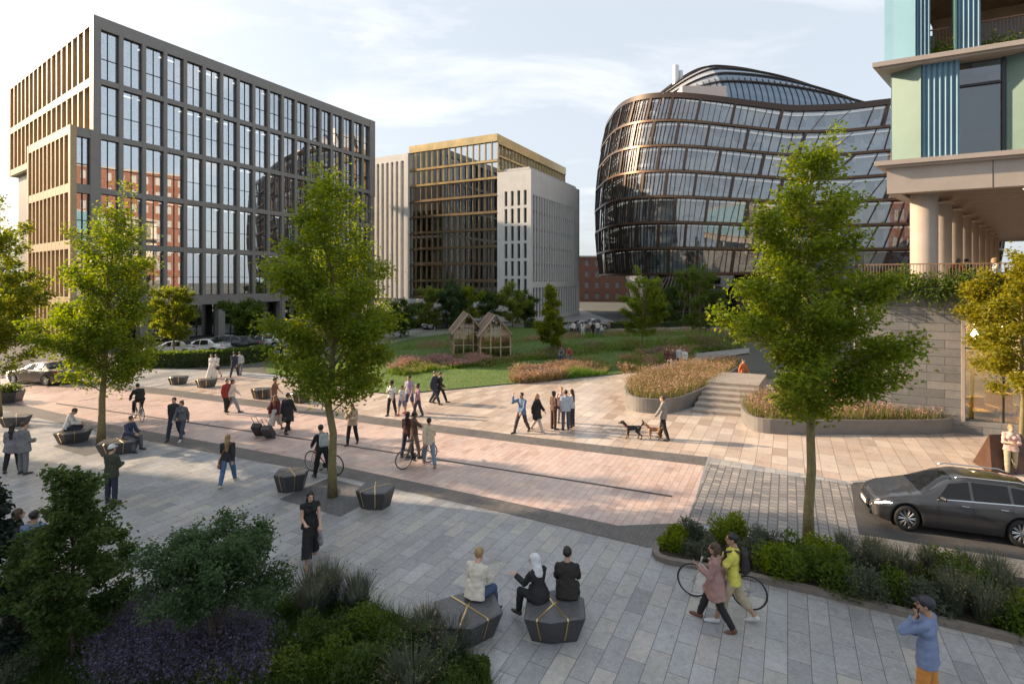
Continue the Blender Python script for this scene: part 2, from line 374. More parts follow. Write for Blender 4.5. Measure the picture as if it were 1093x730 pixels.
kerb('road_kerb', spline(G([(908,515),(1000,511.5),(1100,530),(1240,556)]), 5), 0.16, 0.03)
# far street on the left and past the grey office
street = [(-60,39)] + G([(-90,428),(62,407),(165,385.5),(290,371),(380,355),(470,341)]) + [(-6,120),(30,200),(22,205),(-25,105)] + [(-45,50.5),(-70,62)]
sheet('street', street, -0.03, M_asph)
kerb('street_kerb', spline(G([(-90,428),(62,407),(165,385.5),(290,371),(380,355),(470,341)]), 6), 0.18, 0.1, -0.03)
# lane marks on the street
mk = MB()
for i in range(14):
    t = i/13
    a = np.array((-31, 41.0)) + np.array(U1)*t*62
    u = np.array(U1); v = np.array((-u[1], u[0]))
    c = [a - u*1 - v*0.06, a + u*1 - v*0.06, a + u*1 + v*0.06, a - u*1 + v*0.06]
    mk._add([(p[0], p[1], -0.022) for p in c], [(0,1,2,3)])
o = mk.build('lane_markings', mat('road_paint', (0.7,0.7,0.68), 0.7, var=0.15)); o['kind'] = 'structure'
# dark tree pits
def pit(px, py, w, l):
    c = np.array(at(px, py)); u = np.array(U1); v = np.array((-u[1], u[0]))
    sheet('tree_pit', [tuple(c+u*a*l+v*b*w) for a, b in ((-1,-1),(1,-1),(1,1),(-1,1))], 0.006, M_pit)
pit(356,529,1.25,0.95); pit(104,474,1.25,0.95); pit(0,447,1.2,0.9)
# lawn, garden ground and paths
lawn_near = [(285,399),(330,404),(400,419),(440,419.5),(545,410),(640,401.5),(672,397),(700,386),(770,372)]
lawn_far = [(770,352),(640,348),(560,349),(470,352),(420,361),(330,378),(283,390)]
sheet('lawn', spline(G(lawn_near), 5) + spline(G(lawn_far), 4), 0.05, M_lawn)
sheet('garden_path', spline(G([(395,372),(440,362),(490,355),(540,352)]), 5) + spline(G([(545,347),(490,347.5),(430,353),(385,363)]), 5), 0.056, M_path)
sheet('garden_walk', spline(G([(690,398),(760,384),(800,377)]), 4) + spline(G([(800,372),(752,377),(683,388)]), 4), 0.056, M_path)
sheet('service_road', [(-8,75),(14,66),(60,66),(60,72),(16,73),(14,150),(6,150),(2,78)], 0.054, M_path)
# ------------------------------------------------------------------ buildings
def interior_mat(name, cols, sx=0.35, sz=0.19):
    """room backs: blocks of office, blinds, desks in varied tones"""
    m = bpy.data.materials.new(name); n, l = nodes(m); b = n['Principled BSDF']
    tc = n.new('ShaderNodeTexCoord'); mp = n.new('ShaderNodeMapping'); mp.inputs['Scale'].default_value = (sx, sx, sz); l.new(tc.outputs['Object'], mp.inputs['Vector'])
    v = n.new('ShaderNodeTexVoronoi'); v.distance = 'CHEBYCHEV'; v.inputs['Scale'].default_value = 1.6; v.inputs['Randomness'].default_value = 0.8; l.new(mp.outputs[0], v.inputs['Vector'])
    sp = n.new('ShaderNodeSeparateColor'); l.new(v.outputs['Color'], sp.inputs[0])
    rp = n.new('ShaderNodeValToRGB'); rp.color_ramp.interpolation = 'CONSTANT'; e = rp.color_ramp.elements
    while len(e) < len(cols): e.new(0.5)
    for i, c in enumerate(cols): e[i].position = i/len(cols); e[i].color = (*c, 1)
    l.new(sp.outputs[0], rp.inputs['Fac']); l.new(rp.outputs['Color'], b.inputs['Base Color']); b.inputs['Roughness'].default_value = 0.8
    return m
M_room = interior_mat('office_interior', [(0.22,0.21,0.19),(0.38,0.36,0.32),(0.13,0.135,0.14),(0.52,0.48,0.42),(0.26,0.27,0.24),(0.62,0.58,0.50)])
M_slabint = mat('ceiling_white', (0.5,0.49,0.47), 0.8)
M_glass = glass('office_glass', (0.88,0.9,0.88), 0.46, wob=0.005)
M_gglass = glass('bronze_glass', (0.78,0.76,0.70), 0.26, wob=0.006)
M_bglass = glass('blue_glass', (0.74,0.82,0.88), 0.2, wob=0.006)
M_b1 = mat('bronze_grey_cladding', (0.22,0.208,0.19), 0.5, var=0.1, scale=0.8, bump=0.05)
M_b1sun = mat('sun_tinted_cladding', (0.42,0.30,0.165), 0.5, var=0.1, scale=0.8, bump=0.05)  # left face cladding, with the gold of low sun put into its colour
M_dark = mat('dark_metal', (0.03,0.03,0.032), 0.4, metal=0.3)

# ---- B1: big grey office block on the left
B1 = empty('office_building', (-39.3, 49.3, -0.03), TH, 'large grey grid fronted office block with deep window frames and overhanging top storeys', 'building')
ROW, G0, NB = 5.2, 4.6, 18
L1 = 37.6; BW = (L1-0.5)/NB
zt = G0 + 5*ROW
sh = lambda x, y, z: (x + 0.136*y, y, z)
# solid grid of the right facade: piers and beams
f = MB()
for i in range(NB+1):
    x = 0.25 + i*BW
    z0 = G0 + (3*ROW if i == 0 and False else 0)
    w = 0.27 if 0 < i < NB else 0.5
    f.box(max(-0.04, x-w*0.68), x+w*0.68, -0.02, 0.45, G0, zt)
for k in range(6):
    z = G0 + k*ROW
    h = 0.42 if k else 0.8
    f.box(-0.035, L1+0.2, 0.004, 0.45, z-(0.26 if k else 0.8), z+0.26 if k < 5 else z+0.9)
f.box(L1-0.8, L1+0.35, -0.05, 0.5, G0+3*ROW-0.6, zt+0.9)
f.build('facade_frame', M_b1, B1)
# upper storeys project at the far end
w = MB()
w.box(L1-1.6, L1+0.4, 0.6, 14, G0+3*ROW-0.4, zt+0.85); w.build('end_wall', M_b1, B1)
# ground storey columns
for i in range(0, NB+1, 2):
    c = MB(); x = 0.25 + i*BW
    c.box(x-0.4, x+0.4, 0.02, 0.8, 0, G0-0.8); c.build('column', M_b1, B1)
g = MB(); g.box(0.3, L1-1.2, 1.6, 1.62, 0.25, G0-0.8); g.build('shopfront_glass', M_glass, B1)
g = MB()
for i in range(NB*2): g.box(0.3+i*BW/2, 0.36+i*BW/2, 1.5, 1.59, 0.0, G0-0.8)
g.box(0.3, L1-1.2, 1.48, 1.58, 0.0, 0.25); g.build('shopfront_frame', M_dark, B1)
# one window: recessed frame with pane; copied over the grid
def b1_window(i, k, proto):
    x = 0.25 + i*BW + 0.185; z = G0 + k*ROW + 0.26
    W_, H_ = BW-0.37, ROW-0.52
    if proto is None:
        fr = MB()
        for xx in (0, W_*0.5-0.02, W_-0.04): fr.box(xx, xx+0.04, -0.05, 0.02, 0, H_)
        for zz in (0, H_*0.42, H_-0.05): fr.box(0.005, W_-0.005, -0.045, 0.012, zz, zz+0.05)
        w = fr.build('window', M_dark, B1)
        p = MB(); p.box(0.01, W_-0.01, 0.03, 0.045, 0.01, H_-0.01); p.build('pane', M_glass, w)
    else: w = copy_tree(proto, B1)
    w.location = (x, 0.32, z)
    return w
pw = None
for k in range(5):
    for i in range(NB):
        q = b1_window(i, k, pw); pw = pw or q
# interiors: floors, ceilings, back rooms and pink-red sun blinds in the middle storeys
s_ = MB()
for k in range(0, 6):
    z = G0 + k*ROW
    s_.box(1.6, L1-0.8, 0.57, 9.0, z-0.24, z+0.1)
    if k < 5: s_.box(0.9, L1-0.8, 0.62, 1.0, z+0.85, z+1.0)
s_.build('floor_slab', M_slabint, B1)
cl_ = MB()
for k in range(5):
    for i in range(1, NB):
        if (i*5+k*3) % 4: cl_.box(0.25+i*BW+0.3, 0.25+(i+1)*BW-0.3, 1.6, 1.85, G0+(k+1)*ROW-0.30, G0+(k+1)*ROW-0.27)
cl_.build('ceiling_light', mat('office_ceiling_light', (0.9,0.9,0.85), 0.6, emit=(1.0,0.93,0.82), estr=1.6), B1)
r_ = MB(); r_.box(1.6, L1-2.0, 4.2, 4.5, 0.1, zt-0.4); r_.build('interior_wall', M_room, B1)
bl = MB(); rg = random.Random(4)
for k in range(5):
    for i in range(NB):
        if rg.random() < 0.4:
            x = 0.25 + i*BW + 0.3; hh = rg.uniform(0.8, 3.2); z = G0 + (k+1)*ROW - 0.45
            bl.box(x, x+BW-0.6, 0.66, 0.68, z-hh, z)
bl.build('roller_blind', mat('blind_fabric', (0.5,0.47,0.42), 0.9), B1)
ro = MB(); ro.xf = sh; ro.box(0.6, L1-1, 0.6, 29, zt-0.2, zt+0.3); ro.build('roof', M_b1, B1)
bk = MB(); bk.xf = sh; bk.box(0.6, L1-2, 9.2, 29, 0, zt-0.25); bk.build('building_core', M_b1, B1)
# left facade, upper volume (two tall rows of fins, skewed in plan)
YL = 29.7; zb = G0+3*ROW
u = MB(); u.xf = sh
u.box(-0.06, 0.7, 0.46, 0.9, zb-0.5, zt+0.9)                     # corner pier
u.box(-0.03, 0.6, 0.9, YL, zt+0.1, zt+0.9); u.box(-0.03, 0.6, 0.9, YL, zb+ROW-0.4, zb+ROW+0.35); u.box(-0.03, 0.6, 0.9, YL, zb-0.5, zb+0.25)
u.box(-0.05, 0.7, YL, YL+0.6, zb-0.5, zt+0.9)
u.build('side_frame', M_b1sun, B1)
nf = 17
for i in range(1, nf):
    m_ = MB(); m_.xf = sh; y = 0.9 + (YL-0.9)*i/nf
    m_.box(-0.04, 0.62, y-0.16, y+0.16, zb+0.25, zt+0.1); m_.build('fin', M_b1sun, B1)
g = MB(); g.xf = sh; g.box(0.5, 0.53, 0.9, YL, zb+0.25, zt+0.1); g.build('side_glass', M_gglass, B1)
sf = MB(); sf.xf = sh; sf.box(0.1, 14, 0.6, YL, zb-0.62, zb-0.5); sf.build('soffit', M_b1sun, B1)
sf = MB(); sf.xf = sh; sf.box(0.7, 2.5, 1.0, YL, zb-0.45, zt); sf.build('side_interior', M_room, B1)
# lower volume steps forward by one narrow bay
YL2, XF = 13.4, -1.85; zl = G0+3*ROW
u = MB(); u.xf = lambda x, y, z: (x + 0.136*y, y, z)
u.box(XF, XF+0.5, -0.06, 0.5, 0, zl+0.5); u.box(XF, XF+0.45, YL2, YL2+0.5, 0, zl+0.5)
for z in (zl+0.1, G0+2*ROW, G0+ROW, G0): u.box(XF+0.02, XF+0.5, 0.5, YL2, z-0.4, z+0.4 if z < zl else z+0.4)
u.build('side_frame', M_b1sun, B1)
for i in range(1, 10):
    m_ = MB(); m_.xf = sh; y = 0.5 + (YL2-0.5)*i/10
    m_.box(XF+0.015, XF+0.52, y-0.14, y+0.14, 0, zl-0.3); m_.build('fin', M_b1sun, B1)
g = MB(); g.xf = sh; g.box(XF+0.44, XF+0.47, 0.5, YL2, 0.2, zl-0.3); g.build('side_glass', M_gglass, B1)
u = MB(); u.xf = sh; u.box(XF+0.55, 0.5, 0.62, YL2-0.1, 0, zl+0.3); u.build('side_interior', M_room, B1)
u = MB()
for k in range(4):
    z = G0+k*ROW; u.box(XF+0.5, -0.24, 0.0, 0.5, z-0.42, z+0.42)
u.box(-0.27, 0.0, -0.03, 0.5, 0, zl+0.42); u.box(XF+0.5, -0.27, 0.0, 0.5, 0, 0.4)
u.build('bay_frame', M_b1, B1)
for k in range(4):
    z = (G0+(k-1)*ROW+0.42) if k else 0.42
    fr = MB(); Hh = (ROW-0.84) if k else G0-0.84
    for xx in (0, 0.5, 0.97): fr.box(xx, xx+0.07, -0.06, 0.02, 0, Hh)
    fr.box(0.0, 1.04, -0.05, 0.01, Hh*0.42, Hh*0.42+0.07)
    w = fr.build('window', M_dark, B1); w.location = (XF+0.52, 0.3, z)
    p = MB(); p.box(0.0, 1.04, 0.03, 0.045, 0, Hh); p.build('pane', M_glass, w)

# ---- B2: white and gold office block in the middle
B2 = empty('office_building', (2.9, 80.0, -0.03), TH, 'office block of gold framed glass between pale stone wings', 'building')
M_white = mat('pale_stone', (0.62,0.61,0.59), 0.6, var=0.08, scale=0.6, bump=0.05)
M_gold = mat('gold_anodised_metal', (0.56,0.42,0.21), 0.32, metal=0.75, var=0.12, scale=0.7)
M_goldd = mat('bronze_anodised_metal', (0.24,0.175,0.10), 0.4, metal=0.6, var=0.12, scale=0.7)
ZW = 23.4; WY = 5.9; WX = 21.0
# white corner wing: left face with 4 columns of small windows (x=0 plane), right face with tall slots (y=0 plane)
wf = MB()
wcols = [0.75+i*1.12 for i in range(4)]; wr = 0.5
zrows = [4.4+i*2.72 for i in range(6)]; wh = 2.3
ed = [0.0] + [v for c in wcols for v in (c, c+wr)] + [WY]
for i in range(0, len(ed)-1, 2): wf.box(0.0, 0.4, ed[i], ed[i+1], 0, ZW)
for c in wcols:
    zz = 0
    for zr in zrows: wf.box(0.002, 0.4, c, c+wr, zz, zr); zz = zr+wh
    wf.box(0.002, 0.4, c, c+wr, zz, ZW)
slots = [0.75+i*1.02 for i in range(17)]; swid = 0.7
ed = [0.4] + [v for c in slots for v in (c, c+swid)] + [WX]
for i in range(0, len(ed)-1, 2): wf.box(ed[i], ed[i+1], 0.0, 0.4, 6.2, ZW)
wf.box(0.4, WX, 0.0, 0.4, 0, 0.6); wf.box(0.4, WX, -0.002, 0.398, 5.3, 6.2)
for c in slots: wf.box(c, c+swid, 0.002, 0.4, 19.6, ZW)
for i in range(0, 18): wf.box(0.4+i*1.14, 0.4+i*1.14+0.3, 0.003, 0.4, 0.6, 5.3)
wf.box(WX-0.5, WX, 0.0, WY+6, 0, ZW)
wf.build('stone_wing', M_white, B2)
g = MB(); g.box(0.3, 0.32, 0.4, WY, 0.5, ZW-1); g.box(0.4, WX-0.5, 0.25, 0.27, 0.6, 19.6); g.build('wing_glass', glass('wing_dark_glass', (0.4,0.42,0.43), 0.12), B2)
g = MB()
for k in range(7):
    z = 6.2+k*2.72
    g.box(0.42, WX-0.5, 0.2, 0.248, z-0.25, z+0.25) if z < 19 else None
for c in slots: g.box(c+swid/2-0.03, c+swid/2+0.03, 0.18, 0.24, 6.2, 19.6)
g.build('wing_mullion', M_dark, B2)
g = MB()
for k in range(9):
    z = k*2.72+1.8; g.box(0.5, WX-0.6, 0.5, 5, z, z+0.35)
g.build('floor_slab', M_slabint, B2)
g = MB(); g.box(2.6, WX-0.6, 2.6, 6, 0, ZW-1); g.build('interior_wall', M_room, B2)
g = MB(); g.box(0.35, WX-0.4, 0.38, WY+1, ZW-0.4, ZW-0.15); g.build('wing_roof', M_white, B2)
M_pglass = glass('penthouse_glass', (0.6,0.58,0.52), 0.62, wob=0.006)
# gold glazed front (x=0 plane from WY to YG) rising above the wing
YG, ZG = 23.4, 29.6; XR = 29.0
NBG = 15; bw = (YG-WY)/NBG
fl = [3.6+i*2.72 for i in range(10)]   # floor lines
zp = fl[7]                         # from here up: bright gold penthouse storeys
for k in range(9):
    g = MB(); g.box(0.35, 0.37, WY, YG, fl[k]+0.3, fl[k+1]-0.05 if k < 8 else ZG-0.7)
    m_ = g; m_.m = 1
    for i in range(0, NBG*2+1, 2):
        y = WY + i*bw/2
        t = 0.03 if i % 2 else 0.065
        m_.box(0.14 if i % 2 == 0 else 0.24, 0.345, y-t, y+t, fl[k]+0.28, fl[k+1] if k < 8 else ZG-0.6)
    m_.build('window_band', [M_pglass, M_gold] if k >= 7 else [M_gglass, M_goldd], B2)
    if k >= 7: 
        g = MB(); g.box(0.02, 0.4, WY, YG, fl[k]-0.16, fl[k]+0.20)
    else:
        g = MB(); g.box(-0.05, 0.4, WY, YG, fl[k]-0.14, fl[k]-0.02); g.box(0.16, 0.4, WY, YG, fl[k]-0.02, fl[k]+0.28)
    g.build('spandrel', M_gold if k >= 7 else M_goldd, B2)
g = MB(); g.box(-0.02, 0.6, WY, YG, ZG-1.2, ZG); g.build('parapet', M_gold, B2)
# gold right flank above and behind the wing
g = MB(); g.box(0.6, XR, WY+0.02, WY+0.5, ZG-1.5, ZG)
g.box(0.6, XR, WY+0.03, WY+0.4, ZW-1.0, ZW+0.6)
for i in range(24): 
    x = 0.7+i*(XR-0.8)/23; g.box(x-0.06, x+0.06, WY+0.12, WY+0.45, ZW, ZG-1.5)
g.box(0.6, XR, WY+0.06, WY+0.4, ZW+2.7, ZW+3.0)
g.build('flank_frame', M_gold, B2)
g = MB(); g.box(0.6, XR, WY+0.35, WY+0.38, ZW, ZG-1.4); g.build('flank_glass', M_gglass, B2)
g = MB()
for k in range(10): g.box(0.45, XR-0.5, WY+0.5, YG-0.2, fl[k]-0.3, fl[k])
g.build('floor_slab', M_slabint, B2)
g = MB(); g.box(1.7, XR-1, WY+1.6, YG-0.3, 0, ZG-1.6); g.build('interior_wall', M_room, B2)
g = MB(); g.box(0.3, XR-0.2, WY+0.3, YG, ZG-0.6, ZG-0.3); g.build('roof', M_white, B2)
g = MB(); g.box(0.02, 0.5, WY, YG+14, 0, 3.3); g.build('plinth', M_white, B2)
# left stone wing with tall fins
YW = YG+14; ZL = 28.4
g = MB(); g.box(-0.35, 6, YG, YG+0.9, 0, ZL); g.box(0.5, 6, YG+0.9, YW, 3.3, ZL-0.5); g.box(-0.2, 0.5, YG+0.9, YW, ZL-1.2, ZL)
g.build('stone_tower', M_white, B2)
for i in range(1, 13):
    m_ = MB(); y = YG+0.6+i*1.08; m_.box(-0.3, 0.45, y, y+0.5, 3.3, ZL-1.2); m_.build('stone_fin', M_white, B2)
g = MB(); 
for i in range(1, 13):
    y = YG+0.6+i*1.08; 
    for k in range(7): g.box(0.44, 0.49, y+0.52, y+1.06, 3.6+k*2.72, 3.6+k*2.72+(1.9 if i > 1 else 2.4))
g.build('slot_window', M_gglass, B2)

# ---- B3: curved glass office
M_room3 = interior_mat('curved_office_interior', [(0.42,0.50,0.58),(0.16,0.20,0.25),(0.7,0.72,0.72),(0.28,0.35,0.43),(0.09,0.10,0.12),(0.58,0.58,0.55),(0.36,0.43,0.51)], 0.42, 0.30)
B3 = empty('curved_office_building', (49.0, 98.0, -0.03), 0, 'curved glass office with dark bronze bands, rounded end and domed glass roof', 'building')
M_bz = mat('dark_bronze_metal', (0.060,0.040,0.030), 0.35, metal=0.5)
M_bzl = mat('warm_bronze_metal', (0.10,0.06,0.036), 0.38, metal=0.5, var=0.2, scale=0.5)
NP = 220
def plan(t, z):
    """outline point of the skin: t 0..1 around, z height; the skin leans and bulges"""
    a = 2*PI*t
    e = 0.60
    ca, sa = math.cos(a), math.sin(a)
    x = 31.5*math.copysign(abs(ca)**e, ca); y = 21.0*math.copysign(abs(sa)**(e*1.05), sa)
    q = (z-19.0)/13.0
    k = 1.03 - 0.035*q*q if z < 19 else 1.03 - 0.035*q*q
    return x*k, y*k*1.0
def ztop(t):
    x, y = plan(t, 30)
    # rim dips at the near left and climbs to the right and rear
    return 32.3 + 1.7*max(0, (x-0)/29) + 2.2*max(0, -x/29)**2*1.6 - 1.0*max(0, (-y)/21)*max(0, 1-abs(x+8)/16) + 0.8*max(0, y/21)
ZB3 = [7.4+i*3.56 for i in range(8)]
ZB3[-1] = None
def zlev(k, t):
    if k < 7: 
        return 7.4 + (ztop(t)-7.4)*k/7.0
    return ztop(t)
def ring(off, zf, N=NP):
    out = []
    for i in range(N):
        t = i/N; z = zf(t); x, y = plan(t, z); r = math.hypot(x, y)
        out.append((x+off*x/r, y+off*y/r, z))
    return out
def band(mb, o0, zf0, o1, zf1, N=NP, i0=0, i1=None):
    a = ring(o0, zf0, N); b = ring(o1, zf1, N)
    i1 = N if i1 is None else i1
    vs = a+b; fs = [(i, (i+1) % N, N+(i+1) % N, N+i) for i in range(i0, i1)]
    mb._add(vs, fs)
for k in range(7):
    g = MB(); 
    band(g, 0.0, lambda t: zlev(k, t)+0.3, 0.0, lambda t: zlev(k+1, t)-0.25)
    g.m = 1; N2 = 190
    for i in range(N2):
        for (dt, w) in ((0, 0.05),):
            t = i/N2
            lean = 0.0030
            heavy = (i + 2*k) % 6 == 0
            w = 0.2 if heavy else 0.045
            p0 = np.array(plan(t, zlev(k, t))); p1 = np.array(plan(t+lean, zlev(k+1, t)))
            z0 = zlev(k, t)+0.2; z1 = zlev(k+1, t)-0.15
            if (i*7+k*3) % 5 == 0 and not heavy: p1 = np.array(plan(t+1/N2, zlev(k+1, t)))
            r0 = p0/np.linalg.norm(p0); tt = np.array(plan(t+0.002, z0))-np.array(plan(t-0.002, z0)); tt /= np.linalg.norm(tt)
            nn = np.array((tt[1], -tt[0])); d_ = 0.30 if heavy else 0.16
            A = [p0-tt*w, p0+tt*w, p0+tt*w+nn*d_, p0-tt*w+nn*d_]; Bq = [p1-tt*w, p1+tt*w, p1+tt*w+nn*d_, p1-tt*w+nn*d_]
            g._add([(q[0], q[1], z0) for q in A]+[(q[0], q[1], z1) for q in Bq], [(0,1,5,4),(1,2,6,5),(2,3,7,6),(3,0,4,7)])
    g.build('window_band', [M_bglass, M_bz], B3)
for k in range(8):
    g = MB(); h0, h1 = (0.14, 0.20) if k < 7 else (0.3, 0.55)
    dz0 = -h0; dz1 = h1
    band(g, 0.0, lambda t: zlev(k, t)+dz0, 0.3, lambda t: zlev(k, t)+dz0); band(g, 0.3, lambda t: zlev(k, t)+dz0, 0.3, lambda t: zlev(k, t)+dz1); band(g, 0.3, lambda t: zlev(k, t)+dz1, -0.2, lambda t: zlev(k, t)+dz1)
    g.build('floor_band', M_bzl if k < 7 else M_bz, B3)
g = MB()
for k in range(7):
    band(g, -0.35, lambda t: zlev(k, t)-0.1, -0.35, lambda t: zlev(k, t)+0.85)      # pale inner parapets
    band(g, -0.3, lambda t: zlev(k, t)+0.05, -8, lambda t: zlev(k, t)+0.05)
    band(g, -0.3, lambda t: zlev(k+1, t)-0.3, -8, lambda t: zlev(k+1, t)-0.3)
g.build('floor_slab', mat('pale_concrete', (0.55,0.54,0.53), 0.7), B3)
g = MB()
for k in range(7): band(g, -1.2, lambda t: zlev(k+1, t)-0.36, -1.35, lambda t: zlev(k+1, t)-0.36); band(g, -1.9, lambda t: zlev(k+1, t)-0.36, -2.1, lambda t: zlev(k+1, t)-0.36)
g.build('ceiling_light', mat('soft_ceiling_light', (0.8,0.8,0.78), 0.6, emit=(1.0,0.93,0.82), estr=0.45), B3)
g = MB(); band(g, -2.6, lambda t: 7.4, -2.6, lambda t: ztop(t)-0.4); g.build('interior_wall', M_room3, B3)
g = MB(); r0 = ring(-0.3, lambda t: 7.2); g._add(r0, [tuple(range(NP))]); g.build('soffit', M_bz, B3)
g = MB(); r0 = ring(-0.4, lambda t: ztop(t)-0.1); g._add(r0 + [(0, 0, 33.5)], [(i, (i+1) % NP, NP) for i in range(NP)]); g.build('roof_deck', mat('grey_roof', (0.22,0.22,0.22), 0.8, var=0.2), B3)
# splayed lattice base under the rounded end and recessed ground floor
g = MB(); band(g, -5.5, lambda t: 0.0, -4.5, lambda t: 7.2, 80); g.build('ground_glass', M_glass, B3)
g = MB(); band(g, -7.0, lambda t: 0.0, -7.0, lambda t: 7.2, 80); g.build('ground_core', mat('dark_lobby', (0.05,0.048,0.045), 0.8), B3)
def lattice(cx_, cy_, rr):
    g = MB()
    for i in range(26):
        a0 = PI*0.75+i/26*PI*1.2
        pts = [(cx_+math.cos(a0+j*0.06)*rr*(1-0.55*j/6), cy_+math.sin(a0+j*0.06)*rr*(1-0.55*j/6), 7.3*(j/6)**0.75) for j in range(7)]
        g.tube(pts, 0.16, 4)
    for j in range(4):
        g.tube([(cx_+math.cos(PI*0.75+i/20*PI*1.2+0)*rr*(1-0.5*j/5), cy_+math.sin(PI*0.75+i/20*PI*1.2)*rr*(1-0.5*j/5), 0.3+j*1.5) for i in range(21)], 0.1, 4)
    g.build('lattice_foot', M_bz, B3)
lattice(-23, -15, 6.5); lattice(-11, -18.5, 4.5)
# domed roof: curved glass shell rising to the rear right, with stepped dark ribs
X0D, LD = -30.0, 46.0
def shell(x, v):
    """x from X0D, v 0..1 from the front edge up and over"""
    s = (x-X0D)/LD
    q = min(1, max(0, (x+30)/16.5)); rise = 0.22+0.78*q*q*(3-2*q) if x < -13.5 else math.cos((x+13.5)/29.5*PI/2)**0.85
    crest = 33.4 + 11.4*rise
    yf = -10.0-5.5*min(1, s/0.22)+2.0*s; yb = -3.0+7*s
    a = v*PI*0.5
    return (x, yf+(yb-yf)*(1-math.cos(a)), 33.0+(crest-33.0)*math.sin(a))
nx, nv = 44, 16
vs = [shell(X0D+LD*i/nx, j/nv) for i in range(nx+1) for j in range(nv+1)]
vs += [(x, 2*shell(x, 1)[1]-y, z) for (x, y, z) in vs]
off = (nx+1)*(nv+1)
fs = [(i*(nv+1)+j, (i+1)*(nv+1)+j, (i+1)*(nv+1)+j+1, i*(nv+1)+j+1) for i in range(nx) for j in range(nv)]
fs += [tuple(q+off for q in f) for f in fs]
g = MB(); g._add(vs, fs); g.mi = [1 if (f[0] % off)//(nv+1) < 14 else 0 for f in fs]; rs = g.build('dome_roof', [mat('blue_roof_glass', (0.16,0.22,0.29), 0.1, metal=0.6, spec=0.8), mat('pale_roof_glass', (0.50,0.50,0.50), 0.16, metal=0.35, var=0.25, scale=0.6)], B3, smooth=True)
g = MB()
for j in (5, 7, 9, 11, 13, 16):
    g.tube([tuple(np.array(shell(X0D+LD*i/60, j/nv))+np.array((0,-0.1,0.1))) for i in range(61)], 0.16 if j < 16 else 0.42, 5)
for i in range(1, 46):
    g.tube([tuple(np.array(shell(X0D+i, j/nv))+np.array((0,-0.05,0.05))) for j in range(0, 7)], 0.07, 4)
g.build('roof_rib', M_bz, rs)
# end walls of the dome, light terraces and lift shaft on the left of the roof
ew = MB(); pts = [shell(X0D, j/nv) for j in range(nv+1)]
ew._add([p for p in pts]+[(p[0], p[1], 32.0) for p in pts], [(j, j+1, nv+2+j, nv+1+j) for j in range(nv)]); ew.build('dome_end', M_bz, rs)
g = MB(); g.box(-25.5, -15.5, -16.4, -10, 32.5, 35.6); g.box(-22.5, -15.6, -16.3, -10, 35.6, 36.7); g.build('plant_room', mat('pink_stone', (0.55,0.47,0.42), 0.7, var=0.08), B3)
g = MB(); g.lathe([(0.55, 34), (0.55, 43.6), (0.0, 43.6)], 14, (-20.6, -7, 0)); g.lathe([(0.4, 34), (0.4, 42.9), (0.0, 42.9)], 14, (-19.6, -6.5, 0)); g.build('chimney', mat('pale_steel', (0.6,0.6,0.6), 0.35, metal=0.4), B3)
# ---- B5: far red brick warehouse between the two offices
def brickmat(name, c1, c2, w=0.44, h=0.15, mortar=(0.3,0.27,0.24)):
    return paving(name, w, h, [c1, c2, tuple(0.5*(a+b) for a, b in zip(c1, c2))], joint=0.012, rough=0.8, jc=mortar, rot=0)
M_brick = mat('red_brick', (0.19,0.085,0.06), 0.85, var=0.25, scale=1.5, bump=0.3, bscale=12)
def brick_block(loc, rz, L, D, H, label, nx, nz, wc=M_dark):
    b = empty('brick_building', loc, rz, label, 'building')
    g = MB(); bay = L/nx; fh = H/nz
    for i in range(nx+1): 
        x = i*bay; g.box(max(0, x-bay*0.3), min(L, x+bay*0.3), 0, 0.35, 0, H)
    for k in range(nz+1):
        z = k*fh; g.box(0, L, 0.003, 0.35, max(0, z-fh*0.22), min(H, z+fh*0.22))
    g.box(0.01, L-0.01, 0.36, D, 0, H-0.05); g.build('wall', M_brick, b)
    for k in range(nz):
        for i in range(nx):
            w = MB(); w.box(i*bay+bay*0.3, (i+1)*bay-bay*0.3, 0.2, 0.26, k*fh+fh*0.22, (k+1)*fh-fh*0.22)
            w.box((i+0.5)*bay-0.05, (i+0.5)*bay+0.05, 0.14, 0.2, k*fh+fh*0.22, (k+1)*fh-fh*0.22); w.build('window', wc, b)
    g = MB(); g.box(-0.2, L+0.2, -0.2, D+0.2, H+0.003, H+0.5); g.build('parapet', mat('stone_coping', (0.35,0.31,0.27), 0.8, var=0.1), b)
    return b
brick_block((17.5, 155, 0), 0.12, 22, 12, 13, 'low red brick warehouse in the gap between the two office blocks', 7, 4, mat('pale_window', (0.25,0.26,0.27), 0.2))
# out of the picture: mill mirrored by the glass, block added to shade the foreground
brick_block((88, 63, 0), -PI/2-0.1, 26, 14, 38, 'tall red brick mill across the street that the office windows mirror', 9, 9, mat('mill_window', (0.32,0.33,0.34), 0.15))
def shade_block(loc, L, D, H, label, rz=0):
    b = empty('office_building', loc, rz, label, 'building')
    g = MB(); g.box(0, L, 0, D, 0, H); g.build('wall', mat('buff_stone', (0.32,0.29,0.25), 0.8, var=0.12, scale=0.3, bump=0.1), b)
    for k in range(int(H//3.6)):
        w = MB(); w.box(-0.06, L+0.06, -0.06, D+0.06, 1.2+k*3.6, 3.2+k*3.6); w.build('window_band', mat('dark_glazing', (0.03,0.035,0.04), 0.1), b)
    return b
shade_block((-82, -26, 0), 36, 52.3, 34, 'unseen buff stone office block added to shade the near paving')
